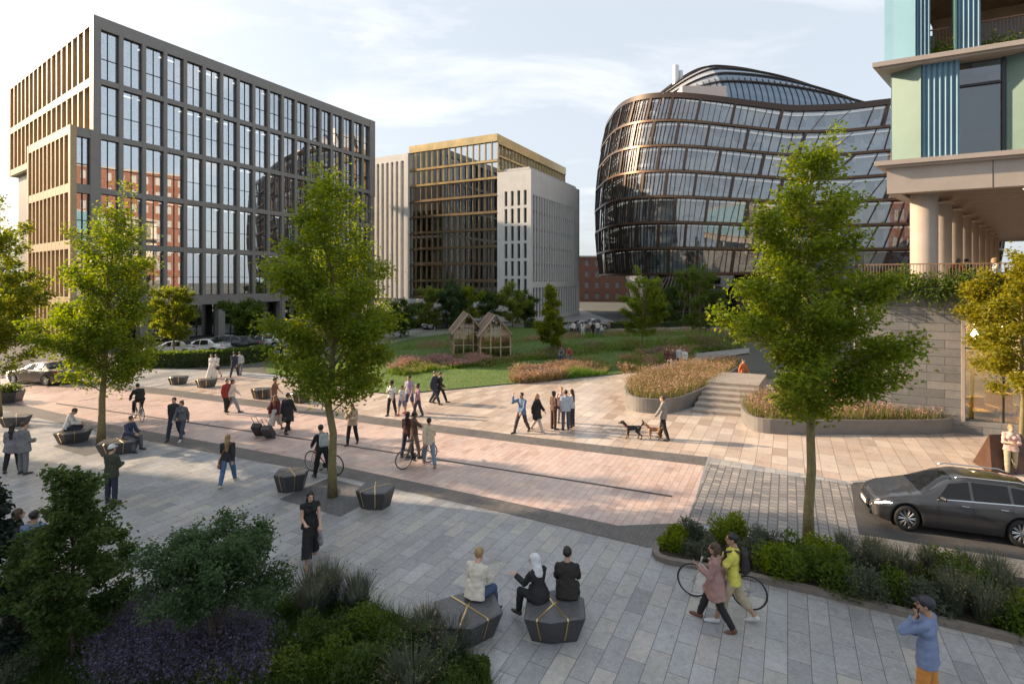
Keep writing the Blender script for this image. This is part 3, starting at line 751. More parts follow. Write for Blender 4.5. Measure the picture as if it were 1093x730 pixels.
# ---- B4: terrace building on the right: stone podium, colonnade, blue and green folded panels above
TX, TY = at(952, 457); 
TX, TY = (952-CX)/FPX*23.6, 23.6
B4 = empty('terrace_building', (TX, TY, 0), TH-PI/2, 'building of blue and green folded panels over a colonnade on a grey stone podium', 'building')
M_stone = paving('podium_stone', 1.25, 0.36, [(0.13,0.132,0.135),(0.23,0.227,0.222),(0.17,0.17,0.167),(0.26,0.25,0.238),(0.15,0.152,0.158)], joint=0.012, rough=0.7, jc=(0.07,0.07,0.07), rot=0)
# brick texture reads x,y of the object: turn it to x,z for a wall
def wallify(m):
    n, l = m.node_tree.nodes, m.node_tree.links
    mp = [q for q in n if q.type == 'MAPPING'][0]; mp.inputs['Rotation'].default_value = (-PI/2, 0, 0)
wallify(M_stone)
M_conc = mat('warm_concrete', (0.40,0.345,0.30), 0.65, var=0.1, scale=0.9, bump=0.06)
M_pblue = mat('blue_panel', (0.15,0.27,0.35), 0.6, metal=0.0, var=0.08, scale=0.8)
M_pgreen = mat('green_panel', (0.12,0.195,0.17), 0.45, metal=0.1, var=0.08, scale=0.8)
M_pmint = mat('mint_panel', (0.19,0.36,0.45), 0.45, metal=0.1, var=0.06, scale=0.8)
M_ppale = mat('pale_blue_panel', (0.18,0.34,0.44), 0.45, metal=0.1, var=0.06, scale=0.8)
M_wood = mat('larch_ceiling', (0.42,0.25,0.12), 0.55, var=0.25, scale=2.5)
sk = lambda x, y, z: (x + 0.335*y, y, z)       # the long side splays away
LX, LY = 16.0, 46.0
ZT = 6.25
# podium
XD0, XD1 = 2.55, 8.0                                # shop opening
g = MB(); 
g.box(-1.4, XD0, 0, 0.5, 0, ZT); g.box(XD0, XD1, 0.002, 0.5, 4.75, ZT); g.box(XD1, LX, 0, 0.5, 0, ZT); g.box(XD0, XD1, 0.002, 0.5, 0, 0.55)
g.xf = lambda x, y, z: (x+0.335*(y-0.5), y, z); g.box(-1.4, -0.9, 0.5, LY, 0, ZT)
g.build('podium_wall', M_stone, B4)
g = MB(); g.box(XD0-0.12, XD0, -0.03, 0.5, 0.5, 4.85); g.box(XD0, XD1, -0.03, 0.498, 4.72, 4.85); g.build('shop_frame', M_conc, B4)
g = MB(); g.box(XD0, XD1, 0.3, 0.32, 0.55, 4.72); g.build('shop_window', glass('shop_glass', (0.8,0.82,0.8), 0.1), B4)
g = MB()
for x in (XD0+0.02, XD0+1.3, XD0+2.6, XD0+3.9): g.box(x, x+0.06, 0.26, 0.29, 0.55, 4.72)
g.box(XD0, XD1, 0.255, 0.295, 3.6, 3.66); g.build('shop_mullion', M_dark, B4)
g = MB(); g.box(XD0-0.5, XD1+2, 4.6, 4.8, 0, ZT-0.4); g.box(XD0-0.5, XD0-0.3, 0.5, 4.6, 0, ZT-0.4); g.build('shop_wall', mat('cream_wall', (0.55,0.47,0.36), 0.8, var=0.12), B4)
g = MB(); g.box(XD0-0.3, XD1+2, 0.5, 4.6, 0.3, 0.42); g.build('shop_floor', mat('oak_floor', (0.22,0.14,0.075), 0.5, var=0.2), B4)
g = MB(); g.xf = sk; g.box(-0.9, LX, 0.5, LY, ZT-0.35, ZT); g.build('terrace_deck', M_conc, B4)
lm = mat('warm_lamp', (1,0.8,0.5), 0.5, emit=(1.0,0.72,0.38), estr=4)
for i in range(4):
    g = MB(); g.lathe([(0.16,4.1),(0.2,3.9),(0.05,4.25),(0.0,4.25)], 10, (XD0+0.8+i*1.1, 2.0+0.5*(i%2), 0)); g.tube([(XD0+0.8+i*1.1, 2.0+0.5*(i%2), 4.2), (XD0+0.8+i*1.1, 2.0+0.5*(i%2), ZT-0.4)], 0.015, 4); g.build('pendant_lamp', mat('shop_lamp', (1,0.8,0.5), 0.5, emit=(1.0,0.75,0.42), estr=35), B4)
# colonnade
for i in range(9):
    y = 1.35+i*4.1; x = 1.05+0.335*y-0.1
    g = MB(); g.lathe([(0.52, ZT), (0.52, 10.45)], 24, (x, y, 0)); g.build('column', M_conc, B4, smooth=True)
for i in range(9):
    y = 1.35+i*4.1; x = 8.5+0.335*y
    g = MB(); g.lathe([(0.5, ZT), (0.5, 10.45)], 16, (x, y, 0)); g.build('column', M_conc, B4, smooth=True)
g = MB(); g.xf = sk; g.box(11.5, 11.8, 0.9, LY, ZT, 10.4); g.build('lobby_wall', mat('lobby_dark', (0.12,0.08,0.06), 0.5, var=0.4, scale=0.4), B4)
# fascia and soffit
g = MB(); g.xf = sk; g.box(-0.15, LX, -0.2, 0.25, 10.42, 11.55); g.box(-0.15, 0.3, 0.25, LY, 10.42, 11.55); g.build('fascia', M_conc, B4)
g = MB()
for x in (3.4, 8.0, 12.5): g.box(x, x+0.03, -0.206, -0.18, 10.43, 11.54)
g.build('fascia_joint', M_dark, B4)
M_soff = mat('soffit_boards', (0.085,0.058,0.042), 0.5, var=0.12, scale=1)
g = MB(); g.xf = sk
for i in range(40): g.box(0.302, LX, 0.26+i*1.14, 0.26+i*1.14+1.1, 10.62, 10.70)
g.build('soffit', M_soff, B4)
for i in range(8):
    for x in (4.4,):
        g = MB(); y = 2.4+i*4.6; g.lathe([(0.09, 10.60), (0.0, 10.60)], 12, (x+0.335*y, y, 0)); g.build('downlight', lm, B4)
# cornice slabs
def cornice(z0, z1, o):
    g = MB(); g.xf = sk; g.box(-o, LX, -o, 0.6, z0+0.1, z1); g.box(-o+0.15, LX, -o+0.15, 0.598, z0, z0+0.1); g.box(-o, 0.6, 0.6, LY, z0+0.1, z1); g.build('cornice', M_conc, B4)
cornice(11.55, 11.85, 0.55); cornice(15.95, 16.25, 0.6)
def folded(x0, x1, y0, z0, z1, m, n, depth=0.12):
    """corrugated panel"""
    g = MB(); vs = []
    for i in range(n*2+1):
        x = x0+(x1-x0)*i/(n*2); y = y0 + (0 if i % 2 else depth)
        vs += [(x, y, z0), (x, y, z1)]
    g._add(vs, [(2*i, 2*i+2, 2*i+3, 2*i+1) for i in range(n*2)])
    return g.build('folded_panel', m, B4)
def flat(name, x0, y0, x1, y1, z0, z1, m):
    g = MB(); g._add([(x0,y0,z0),(x1,y1,z0),(x1,y1,z1),(x0,y0,z1),(x0,y0+0.08,z0),(x1,y1+0.08,z0),(x1,y1+0.08,z1),(x0,y0+0.08,z1)], [(0,1,2,3),(5,4,7,6),(4,0,3,7),(1,5,6,2),(3,2,6,7),(4,5,1,0)])
    return g.build(name, m, B4)
# first storey: green fold, blue corrugated, dark window, green, blue
za, zc = 11.85, 15.95
flat('side_panel', 0.03, 0.36, 0.03+0.335*30, 30, za, zc, M_ppale)
def bay(x):
    flat('flat_panel', x, 0.35, x+0.95, -0.25, za, zc, M_pgreen)
    folded(x+0.955, x+2.3, -0.22, za, zc, M_pblue, 7)
    return x+2.3
xb = bay(0.05)
g = MB(); g.box(xb, xb+1.6, 0.42, 0.45, za, zc); g.build('storey_window', glass('dark_glass', (0.45,0.5,0.52), 0.1), B4)
g = MB(); g.box(xb, xb+0.09, 0.3, 0.41, za, zc); g.box(xb+1.5, xb+1.6, 0.3, 0.41, za, zc); g.box(xb+0.09, xb+1.5, 0.32, 0.405, za, za+0.12); g.box(xb+0.09, xb+1.5, 0.32, 0.405, 14.9, 15.0); g.build('window_frame', M_dark, B4)
g = MB(); g.box(xb-0.2, xb+1.8, 2.4, 2.6, za, zc); g.build('room_wall', M_room, B4)
g = MB(); g.box(xb+0.1, xb+1.5, 0.7, 0.72, za+1.2, za+3.3); g.build('window_blind', mat('pale_blind', (0.5,0.5,0.48), 0.8), B4)
xb2 = bay(xb+1.62)
x = xb2
for i in range(3):
    g = MB(); g.box(x, x+1.6, 0.42, 0.45, za, zc); g.build('storey_window', MATS['dark_glass'], B4); x = bay(x+1.62)
# second storey: mint return, blue corrugated, open loggia with larch ceiling
zd, ze = 16.25, 20.6
flat('side_panel', 0.03, 0.36, 0.03+0.335*30, 30, zd, ze, M_ppale)
flat('flat_panel', -0.22, 0.42, 0.1, 0.3, zd, ze, M_ppale); flat('flat_panel', 0.1, 0.3, 0.85, 0.0, zd, ze, M_pmint)
folded(0.86, 1.4, 0.02, zd, ze, M_pblue, 4)
folded(2.28, 3.1, 0.02, zd, ze, M_pblue, 5)
g = MB(); g.box(2.22, 2.28, 0.0, 0.5, zd, ze); g.build('fin', mat('deep_green_panel', (0.08,0.16,0.15), 0.4), B4)
g = MB()
for i in range(30): g.box(1.4, LX, 0.3+i*0.2, 0.48+i*0.2, ze-0.35, ze-0.27)
g.build('loggia_ceiling', M_wood, B4)
g = MB(); g.xf = sk; g.box(0.6, LX, 6.0, 6.2, zd, ze); g.build('loggia_wall', mat('loggia_boards', (0.33,0.2,0.1), 0.6, var=0.25, scale=1.2), B4)
g = MB(); g.box(1.7, 2.7, 5.9, 5.99, zd+0.3, ze-1.2); g.box(4.2, 6.8, 5.9, 5.99, zd+0.3, ze-1.0); g.build('loggia_window', mat('pale_window2', (0.35,0.37,0.37), 0.1), B4)
g = MB(); g.box(5.35, 5.55, 0.35, 0.55, zd, ze); g.box(9.5, 9.7, 0.35, 0.55, zd, ze); g.build('loggia_post', mat('corten_post', (0.24,0.10,0.05), 0.6), B4)
g = MB()
g.box(1.4, LX, 0.62, 0.66, zd+1.42, zd+1.48); g.box(1.4, LX, 0.62, 0.66, zd+0.12, zd+0.16)
for i in range(120): x = 1.45+i*0.12; g.box(x, x+0.025, 0.63, 0.65, zd+0.16, zd+1.42)
g.build('railing', mat('corten_rail', (0.16,0.08,0.05), 0.6), B4)
g = MB(); g.xf = sk; g.box(0.4, LX, 0.6, LY-2, ze-0.2, ze+0.4); g.build('storey_slab', M_conc, B4)
g = MB(); g.xf = sk; g.box(1.0, LX, 7.0, LY-2, za, ze-0.4); g.build('building_core', M_room, B4)
# terrace railing and the planted podium edge
g = MB(); g.box(-1.2, LX, 0.52, 0.56, ZT+1.0, ZT+1.05)
for i in range(150): x = -1.2+i*0.115; g.box(x, x+0.02, 0.53, 0.55, ZT+0.05, ZT+1.0)
g.build('terrace_railing', mat('bronze_rail', (0.33,0.19,0.10), 0.5, metal=0.3), B4)
# ------------------------------------------------------------------ plants
M_bark = mat('tree_bark', (0.20,0.165,0.075), 0.85, var=0.3, scale=9, bump=0.6, bscale=30)
M_barkd = mat('dark_bark', (0.05,0.038,0.028), 0.9, var=0.3, scale=9, bump=0.6, bscale=30)
L_main = leafmat('leaves_fresh_green', (0.095,0.145,0.014), (0.145,0.20,0.018), (0.25,0.25,0.024))
L_gold = leafmat('leaves_turning_gold', (0.10,0.145,0.015), (0.16,0.19,0.018), (0.27,0.24,0.02))
L_yell = leafmat('leaves_yellow', (0.15,0.17,0.016), (0.26,0.23,0.02), (0.13,0.155,0.02))
L_oliv = leafmat('leaves_olive_green', (0.095,0.145,0.014), (0.145,0.195,0.018), (0.24,0.24,0.024))
L_mid = leafmat('leaves_mid_green', (0.055,0.095,0.016), (0.088,0.135,0.02), (0.14,0.17,0.03))
L_blue = leafmat('leaves_blue_green', (0.045,0.088,0.036), (0.075,0.125,0.05))
L_dark = leafmat('leaves_dark_green', (0.045,0.082,0.02), (0.074,0.118,0.028))
L_conif = leafmat('needles_dark', (0.012,0.024,0.018), (0.024,0.040,0.026), trans=0.2)
L_sage = leafmat('leaves_sage', (0.075,0.09,0.06), (0.12,0.135,0.095))
L_lime = leafmat('leaves_lime', (0.12,0.17,0.03), (0.19,0.22,0.04))
L_lav = leafmat('lavender_flowers', (0.085,0.068,0.125), (0.14,0.115,0.20), trans=0.3)
L_pink = leafmat('pink_flowers', (0.30,0.14,0.15), (0.42,0.24,0.22), (0.34,0.27,0.16), trans=0.3)
L_orng = leafmat('orange_grass_heads', (0.29,0.17,0.10), (0.38,0.27,0.17), (0.20,0.17,0.08), trans=0.3)
L_straw = leafmat('straw_grass', (0.20,0.16,0.07), (0.28,0.22,0.11), (0.15,0.15,0.05), trans=0.35)
L_grass = leafmat('grass_blades', (0.07,0.16,0.02), (0.12,0.215,0.03), (0.20,0.235,0.04), trans=0.4)
def unit(v):
    return v/np.maximum(np.linalg.norm(v, axis=-1, keepdims=True), 1e-9)
def leaves(P, size, rng, aspect=0.62, up=0.25, fold=0.22, droop=0.0, dirs=None):
    """one folded leaf (4 points, 2 triangles) per point"""
    n = len(P); d = rng.normal(size=(n, 3)); d[:, 2] = d[:, 2]*0.6 - droop
    if dirs is not None: d = d*0.6 + dirs
    d = unit(d); nn = rng.normal(size=(n, 3)); nn[:, 2] += up*4; s = unit(np.cross(d, nn)); nn = np.cross(s, d)
    L = size*rng.uniform(0.65, 1.25, (n, 1)); Wd = L*aspect*0.5
    b = P; tip = P+d*L; mid = P+d*L*0.45
    l = mid+s*Wd+nn*L*fold; r = mid-s*Wd+nn*L*fold
    V = np.stack([b, r, tip, l], 1).reshape(-1, 3)
    i = np.arange(n)[:, None]*4
    F = np.concatenate([i+np.array([[0, 1, 2]]), i+np.array([[0, 2, 3]])], 0)
    return V, F
def blades(P, h, w, rng, lean=0.35, tipcol=False):
    n = len(P); a = rng.uniform(0, 2*PI, n); s = np.stack([np.cos(a), np.sin(a), np.zeros(n)], 1)
    hh = h*rng.uniform(0.55, 1.2, n)[:, None] if not hasattr(h, '__len__') else np.asarray(h)[:, None]
    ln = rng.normal(size=(n, 3))*lean; ln[:, 2] = 0
    top = P+np.array([0, 0, 1.0])*hh+ln*hh
    V = np.stack([P-s*w/2, P+s*w/2, top], 1).reshape(-1, 3)
    F = np.arange(n*3).reshape(-1, 3)
    return V, F, top
def tree(label, cat, loc, H, crown0, Rr, seed, lm, nleaf, leafsz, trunk_r=0.11, profile='cone', bark=None, nlimb=34, group=None, name='street_tree', rise=38, rz=0.0, multi=1, clump=0.13, gap=0.0, lift=0.62):
    rng = np.random.default_rng(seed); rnd = random.Random(seed)
    t = empty(name, loc, rz, label, cat, group)
    tm = MB(); segs = []
    stems = []
    for sI in range(multi):
        lx, ly = (rnd.gauss(0, 0.25)*Rr, rnd.gauss(0, 0.25)*Rr) if multi > 1 else (rnd.gauss(0, 0.02)*H, rnd.gauss(0, 0.02)*H)
        hh = H*(0.96 if multi == 1 else rnd.uniform(0.62, 0.76))
        pts = [(lx*(i/10)**1.3+rnd.gauss(0, 0.006)*H*(i > 1), ly*(i/10)**1.3+rnd.gauss(0, 0.006)*H*(i > 1), hh*i/10) for i in range(11)]
        r_ = [trunk_r*(1.25 if i == 0 else 1.0)*(1-i/10)**0.8+0.008 for i in range(11)]
        tm.tube(pts, r_, 9); stems.append((pts, r_))
    def onst(st, z):
        pts, r_ = st; i = max(0, min(9, int(z/pts[-1][2]*10))); f = max(0, min(1, z/pts[-1][2]*10-i))
        return np.array(pts[i])*(1-f)+np.array(pts[i+1])*f, r_[i]*(1-f)+r_[i+1]*f
    def prof(u):
        if profile == 'cone': return (0.55+0.45*min(1, u/0.16))*(1-u)**0.76+0.05
        if profile == 'oval': return max(0.12, math.sin(PI*min(1, (u*0.86+0.14)))**0.7)
        if profile == 'narrow': return (0.55+0.45*min(1, u/0.2))*(1-u**1.6)*0.98+0.04
        if profile == 'dome': return max(0.2, math.sqrt(max(0, 1-(u*0.93)**2)))
        if profile == 'conifer': return (1-u)**1.0+0.03
    for i in range(nlimb):
        u = ((i+rnd.random()*0.8)/nlimb); z = crown0+(H*(0.97 if multi == 1 else 0.86)-crown0)*u
        if rnd.random() < gap: continue
        st = stems[i % len(stems)]
        p0, r0 = onst(st, min(z-0.25*Rr*prof(u)*0.6 if profile != 'conifer' else z, st[0][-1][2]*0.97))
        az = i*2.399+rnd.gauss(0, 0.35); ln = Rr*prof(u)*rnd.choice([rnd.uniform(0.5, 0.8), rnd.uniform(0.75, 1.0), rnd.uniform(0.95, 1.2)])
        el = R(min(rise+26*u, 50 if multi > 1 else 66)+rnd.gauss(0, 7)) if profile != 'conifer' else R(8+20*u)
        hd = np.array((math.cos(az), math.sin(az), 0)); pts = []
        for j in range(6):
            s = j/5
            pts.append(p0+hd*ln*s+np.array((0, 0, 1))*(ln*math.tan(el)*s*(1-0.35*s)*lift)+np.array((rnd.gauss(0, .03), rnd.gauss(0, .03), rnd.gauss(0, .03)))*ln*s)
        br = max(0.008, min(r0*0.5, 0.035*ln/2))
        tm.tube([tuple(p) for p in pts], [br*(1-0.85*j/5) for j in range(6)], 5, caps=False)
        nsub = max(4, int(ln*5.5))
        for q in range(nsub):
            s = 0.22+0.78*(q+rnd.random())/nsub; k = min(4, int(s*5)); f = s*5-k
            a = pts[k]*(1-f)+pts[k+1]*f
            side = np.array((-hd[1], hd[0], 0))*(1 if q % 2 else -1)
            dv = hd*rnd.uniform(0.3, 0.9)+side*rnd.uniform(0.35, 1.0)+np.array((0, 0, rnd.uniform(-0.35, 0.95)))
            sl = min(0.75, ln*rnd.uniform(0.13, 0.33)*(1.15-0.5*s))
            b = a+dv/np.linalg.norm(dv)*sl
            tm.tube([tuple(a), tuple(b)], [br*0.35, br*0.12], 3, caps=False)
            segs.append((a, b, sl)); 
        segs.append((pts[3], pts[5], ln*0.35))
    tm.build('trunk', bark or M_bark, t, smooth=True)
    w = np.array([s[2] for s in segs]); cnt = rng.multinomial(nleaf, w/w.sum())
    A = np.repeat(np.array([s[0] for s in segs]), cnt, 0); B = np.repeat(np.array([s[1] for s in segs]), cnt, 0)
    f = rng.beta(1.6, 1.0, (len(A), 1))
    P = A+(B-A)*f+rng.normal(size=A.shape)*clump*np.array((1, 1, 0.9))
    V, F = leaves(P, leafsz, rng, droop=0.35, dirs=unit(B-A)*0.5)
    npmesh('crown', V, F, lm, t, smooth=False)
    return t
# three large hornbeams of the square
x, y = at(355, 530); tree('tall fresh green tree rising from the dark tree pit in mid square', 'tree', (x, y, 0), 9.9, 2.7, 2.25, 11, L_main, 36000, 0.112, 0.125, nlimb=80, clump=0.16, rise=44, lift=0.95, group='tall trees of the square')
x, y = at(108, 474); tree('tall green tree between two benches on the left of the square', 'tree', (x, y, 0), 9.6, 2.1, 2.25, 23, L_main, 28000, 0.128, 0.13, nlimb=72, clump=0.17, rise=44, lift=0.95, group='tall trees of the square', rz=1.0)
x, y = at(863, 584); tree('tall green tree growing out of the shrub border beside the parked estate car', 'tree', (x, y, 0), 10.0, 3.1, 2.1, 37, L_oliv, 34000, 0.112, 0.115, nlimb=76, clump=0.14, rise=42, lift=0.95, group='tall trees of the square', rz=2.0)
x, y = at(-2, 446); tree('green and gold tree cut by the left edge of the picture', 'tree', (x, y, 0), 9.2, 2.2, 2.6, 41, L_gold, 21000, 0.155, 0.13, nlimb=52, rise=44, lift=0.95, group='tall trees of the square')
x, y = at(1090, 487); tree('golden tree in front of the shop window beside the rusty pyramid', 'tree', (x, y, 0), 7.7, 2.3, 1.85, 52, L_yell, 26000, 0.13, 0.08, profile='oval', rise=30, nlimb=44)
# garden trees
gt = 'trees in the garden'
x, y = at(589, 378); tree('narrow yellow tree on the garden lawn beside the timber huts', 'tree', (x, y, 0), 6.3, 0.9, 1.5, 61, L_gold, 14000, 0.17, 0.08, profile='narrow', group=gt, name='garden_tree')
x, y = at(686, 374); tree('dark green cone shaped tree in front of the lattice foot of the curved office', 'tree', (x, y, 0), 6.6, 1.3, 2.1, 62, L_oliv, 13000, 0.16, 0.09, profile='oval', lift=0.9, group=gt, name='garden_tree')
x, y = at(747, 369); tree('blue green loose tree in front of the curved office', 'tree', (x, y, 0), 7.6, 1.6, 2.3, 63, L_mid, 13000, 0.16, 0.09, profile='oval', lift=0.9, group=gt, name='garden_tree')
x, y = at(186, 384); tree('yellow green round tree behind the hedge by the street', 'tree', (x, y, 0), 6.0, 1.7, 1.75, 64, L_gold, 13000, 0.17, 0.08, profile='oval', group=gt, name='garden_tree')
far = [(428, 361, 4.0, 2.2, L_dark, 'dark round bush like tree beside the gold office'), (457, 352, 5.4, 2.2, L_lime, 'light green tree left of the timber huts'), (482, 352, 6.6, 1.7, L_blue, 'slender blue green tree behind the timber huts'),
       (497, 351, 5.6, 2.1, L_main, 'fresh green tree behind the front timber hut'), (519, 349, 5.0, 2.0, L_dark, 'dark green tree behind the rear timber hut'), (547, 349, 6.4, 2.1, L_lime, 'light green tree right of the timber huts'),
       (561, 347, 4.4, 1.9, L_dark, 'small dark tree at the foot of the white stone wing'), (262, 366, 4.2, 2.2, L_mid, 'low green tree at the foot of the grey office'), (715, 348, 5.5, 2.0, L_dark, 'dark tree in the shade under the curved office')]
for i, (px, py, h, r, lm, lab) in enumerate(far):
    x, y = at(px, py); tree(lab, 'tree', (x, y, 0), h, 0.6, r, 70+i, lm, 8000, 0.24, 0.08, profile='oval', group='distant trees by the offices', name='garden_tree', nlimb=22, clump=0.2)
# trees and houses far beyond, closing the horizon on the left
for i, (px, d, h, r) in enumerate([(-20, 120, 9, 5), (12, 140, 8, 5), (26, 110, 7, 4)]):
    x, y = atd(px, d); tree(['far green tree at the left edge beyond the street', 'far tree seen past the corner of the grey office', 'small far tree against the corner of the grey office'][i], 'tree', (x, y, 0), h, 1, r, 90+i, L_mid, 3500, 0.5, 0.15, profile='oval', nlimb=20, clump=0.5, name='distant_tree', group='trees beyond the street')
# foreground: small tree, dark spreading shrub and conifer
x, y = at(78, 712); tree('young dark green tree in the near left flower bed', 'tree', (x, y, 0), 3.4, 0.7, 1.02, 101, L_dark, 20000, 0.075, 0.035, profile='cone', nlimb=64, rise=42, bark=M_barkd, name='young_tree', clump=0.06)
x, y = at(231, 714); tree('wide spreading dark green shrub with many stems in the near flower bed', 'shrub', (x, y, 0), 2.9, 1.15, 0.94, 102, L_blue, 26000, 0.06, 0.04, profile='dome', bark=M_barkd, name='spreading_shrub', multi=4, clump=0.08, nlimb=60, rise=24)
x, y = at(-14, 705); tree('dark conifer cut by the left edge of the picture', 'tree', (x, y, 0), 3.3, 0.5, 0.85, 103, L_conif, 20000, 0.075, 0.05, profile='conifer', bark=M_barkd, name='conifer', clump=0.05, nlimb=44)
# ---- rounded shrubs and tufts
def shrub(name, label, loc, w, h, lm, n, sz, seed, group=None, core=True):
    rng = np.random.default_rng(seed); t = empty(name, loc, 0, label, 'shrub', group)
    cl = rng.uniform(-1, 1, (14, 3)); cl = unit(cl)*rng.uniform(0.2, 1.1, (14, 1)); cl[:, 2] = abs(cl[:, 2])
    k = rng.integers(0, 14, n); P = unit(rng.normal(size=(n, 3)))*rng.uniform(0.2, 1.0, (n, 1))**0.5*0.46+cl[k]*0.8
    P[:, 2] = np.abs(P[:, 2])
    P = P*np.array((w/2, w/2, h*0.78)); 
    V, F = leaves(P, sz, rng, up=0.1, dirs=unit(P+np.array((0, 0, 0.15)))*0.8)
    npmesh('crown', V, F, lm, t, smooth=False)
    m = MB()
    for i in range(9):
        q = cl[i]*np.array((w*0.38, w*0.38, h*0.6)); m.tube([(0, 0, -0.02), tuple(q*0.5+np.array((0, 0, 0.05))), tuple(q)], [0.018, 0.012, 0.005], 5)
    m.build('stem', M_barkd, t)
    return t
def tuft(name, label, loc, w, h, lm, n, seed, group=None, heads=None, nh=0):
    rng = np.random.default_rng(seed)
    a = rng.uniform(0, 2*PI, n); r = w*0.22*np.sqrt(rng.random(n)); P = np.stack([r*np.cos(a), r*np.sin(a), np.zeros(n)], 1)
    out = np.stack([np.cos(a), np.sin(a), np.zeros(n)], 1)*rng.uniform(0.05, 1, (n, 1))*w*0.5
    hh = h*rng.uniform(0.6, 1.1, (n, 1)); m = P+out*0.35+np.array((0, 0, 1))*hh*0.62; tp = P+out+np.array((0, 0, 1))*hh
    s = np.stack([-np.sin(a), np.cos(a), np.zeros(n)], 1)*0.009
    V = np.stack([P-s, P+s, m+s*0.8, tp, m-s*0.8], 1).reshape(-1, 3); i = np.arange(n)[:, None]*5
    F = np.concatenate([i+np.array([[0, 1, 2]]), i+np.array([[0, 2, 4]]), i+np.array([[4, 2, 3]])], 0)
    t = empty(name, loc, 0, label, 'plant', group)
    npmesh('blades', V, F, lm, t, smooth=False)
    if heads:
        k = rng.integers(0, n, nh); Q = tp[k]+rng.normal(size=(nh, 3))*0.02-np.array((0, 0, 1))*rng.uniform(0, 0.14, (nh, 1))
        V, F = leaves(Q, 0.035, rng); npmesh('blossoms', V, F, heads, t, smooth=False)
    return t
# right border: kerbed bed with box shrubs and grey tufts
border = G([(703,597),(708,578),(735,566),(790,573),(860,586),(905,589),(1093,619),(1200,637),(1230,715),(1093,684),(980,657),(860,629),(760,607)])
sheet('border_soil', border, 0.05, M_soil)
kerb('border_kerb', spline(G([(735,566),(708,578),(703,597),(760,609),(860,631),(980,660),(1093,687),(1240,722)]), 4), 0.16, 0.12, 0.0, mat('brown_granite_kerb', (0.17,0.145,0.125), 0.65, var=0.2, scale=8, bump=0.2))
rs_ = random.Random(8)
spots = [(722,588,0.75,0.62,'g'),(740,575,0.7,0.6,'s'),(751,597,0.85,0.75,'s'),(778,582,0.85,0.9,'g'),(800,600,0.9,0.7,'s'),(815,590,0.9,0.8,'s'),(829,612,1.0,0.8,'g'),(842,600,0.9,0.75,'g'),(858,622,1.1,0.85,'g'),(878,606,1.0,0.8,'g'),(893,628,1.1,0.9,'g'),(905,612,0.9,0.75,'s'),(921,636,1.0,0.85,'s'),(938,618,0.9,0.8,'t'),(950,640,1.0,0.9,'g'),(962,625,0.8,0.8,'t'),(985,650,1.0,0.85,'s'),(1000,630,1.0,0.95,'g'),(1018,655,0.9,0.9,'t'),(1035,640,1.0,0.9,'g'),(1050,664,1.0,0.8,'t'),(1066,645,0.9,0.9,'t'),(1080,671,1.0,0.7,'g'),(1094,655,0.9,0.8,'s'),(1110,672,1.0,0.8,'g'),(990,622,0.7,0.8,'t'),(1030,628,0.7,0.8,'t'),(1062,634,0.7,0.8,'t'),(930,605,0.7,0.7,'t'),(900,600,0.6,0.7,'t')]
ng = 0
for i, (px, py, w, h, k) in enumerate(spots):
    x, y = at(px, py); s_ = rs_.uniform(0.9, 1.12)
    if k == 'g': shrub('rounded_shrub', 'rounded leafy green shrub in the kerbed border beside the road', (x, y, 0.05), w*s_, h*s_, L_mid if i % 3 else L_main, 2600, 0.07, 200+i, 'green shrubs of the road border')
    elif k == 's': shrub('sage_shrub', 'grey green twiggy shrub in the kerbed border beside the road', (x, y, 0.05), w*s_*1.1, h*s_, L_sage, 2400, 0.055, 200+i, 'grey shrubs of the road border')
    else: tuft('grass_tuft', 'upright grey green grass tuft in the kerbed border beside the road', (x, y, 0.05), w*0.8, h*0.95, L_sage, 420, 200+i, 'grass tufts of the road border', L_straw, 260)
# near left flower bed
bed = [(-9.2,10.6)] + G([(0,648),(100,655),(200,655),(330,640),(400,650),(455,668),(505,706),(530,740)]) + [(-0.4,7.0),(-9.5,7.0)]
sheet('flower_bed_soil', bed, 0.04, M_soil)
rng = np.random.default_rng(5)
def field(name, label, poly, n, h, w, lm, kind='stuff', lean=0.3, z=0.05, heads=None, nh=0, hs=0.05, seed=1, hz=(0.6, 1.05), par=None):
    rng = np.random.default_rng(seed)
    X, Y = scatter(poly, n, rng); P = np.stack([X, Y, np.full(len(X), z)], 1)
    V, F, top = blades(P, h, w, rng, lean)
    o = npmesh(name, V, F, lm, par, smooth=False); o['kind'] = kind; o['label'] = label
    if heads is not None:
        k = rng.integers(0, len(P), nh); f = rng.uniform(*hz, (nh, 1))
        Q = P[k]*(1-f)+top[k]*f+rng.normal(size=(nh, 3))*0.02
        V, F = leaves(Q, hs, rng); o2 = npmesh(name.replace('ground', '')+'_flowers' if 'flowers' not in name else name, V, F, heads, None, smooth=False); o2['kind'] = kind; o2['label'] = label.replace('stems and leaves', 'flower heads')
    return o
field('lavender_foliage', 'grey green lavender stems and leaves in the near flower bed', G([(95,668),(200,662),(290,690),(280,745),(100,755)]), 7000, 0.6, 0.012, L_sage, heads=L_lav, nh=16000, hs=0.045, seed=2, hz=(0.55, 1.05))
field('bed_grass', 'dark low grasses and ground cover in the near flower bed', bed, 26000, 0.30, 0.016, L_dark, seed=3, lean=0.5)
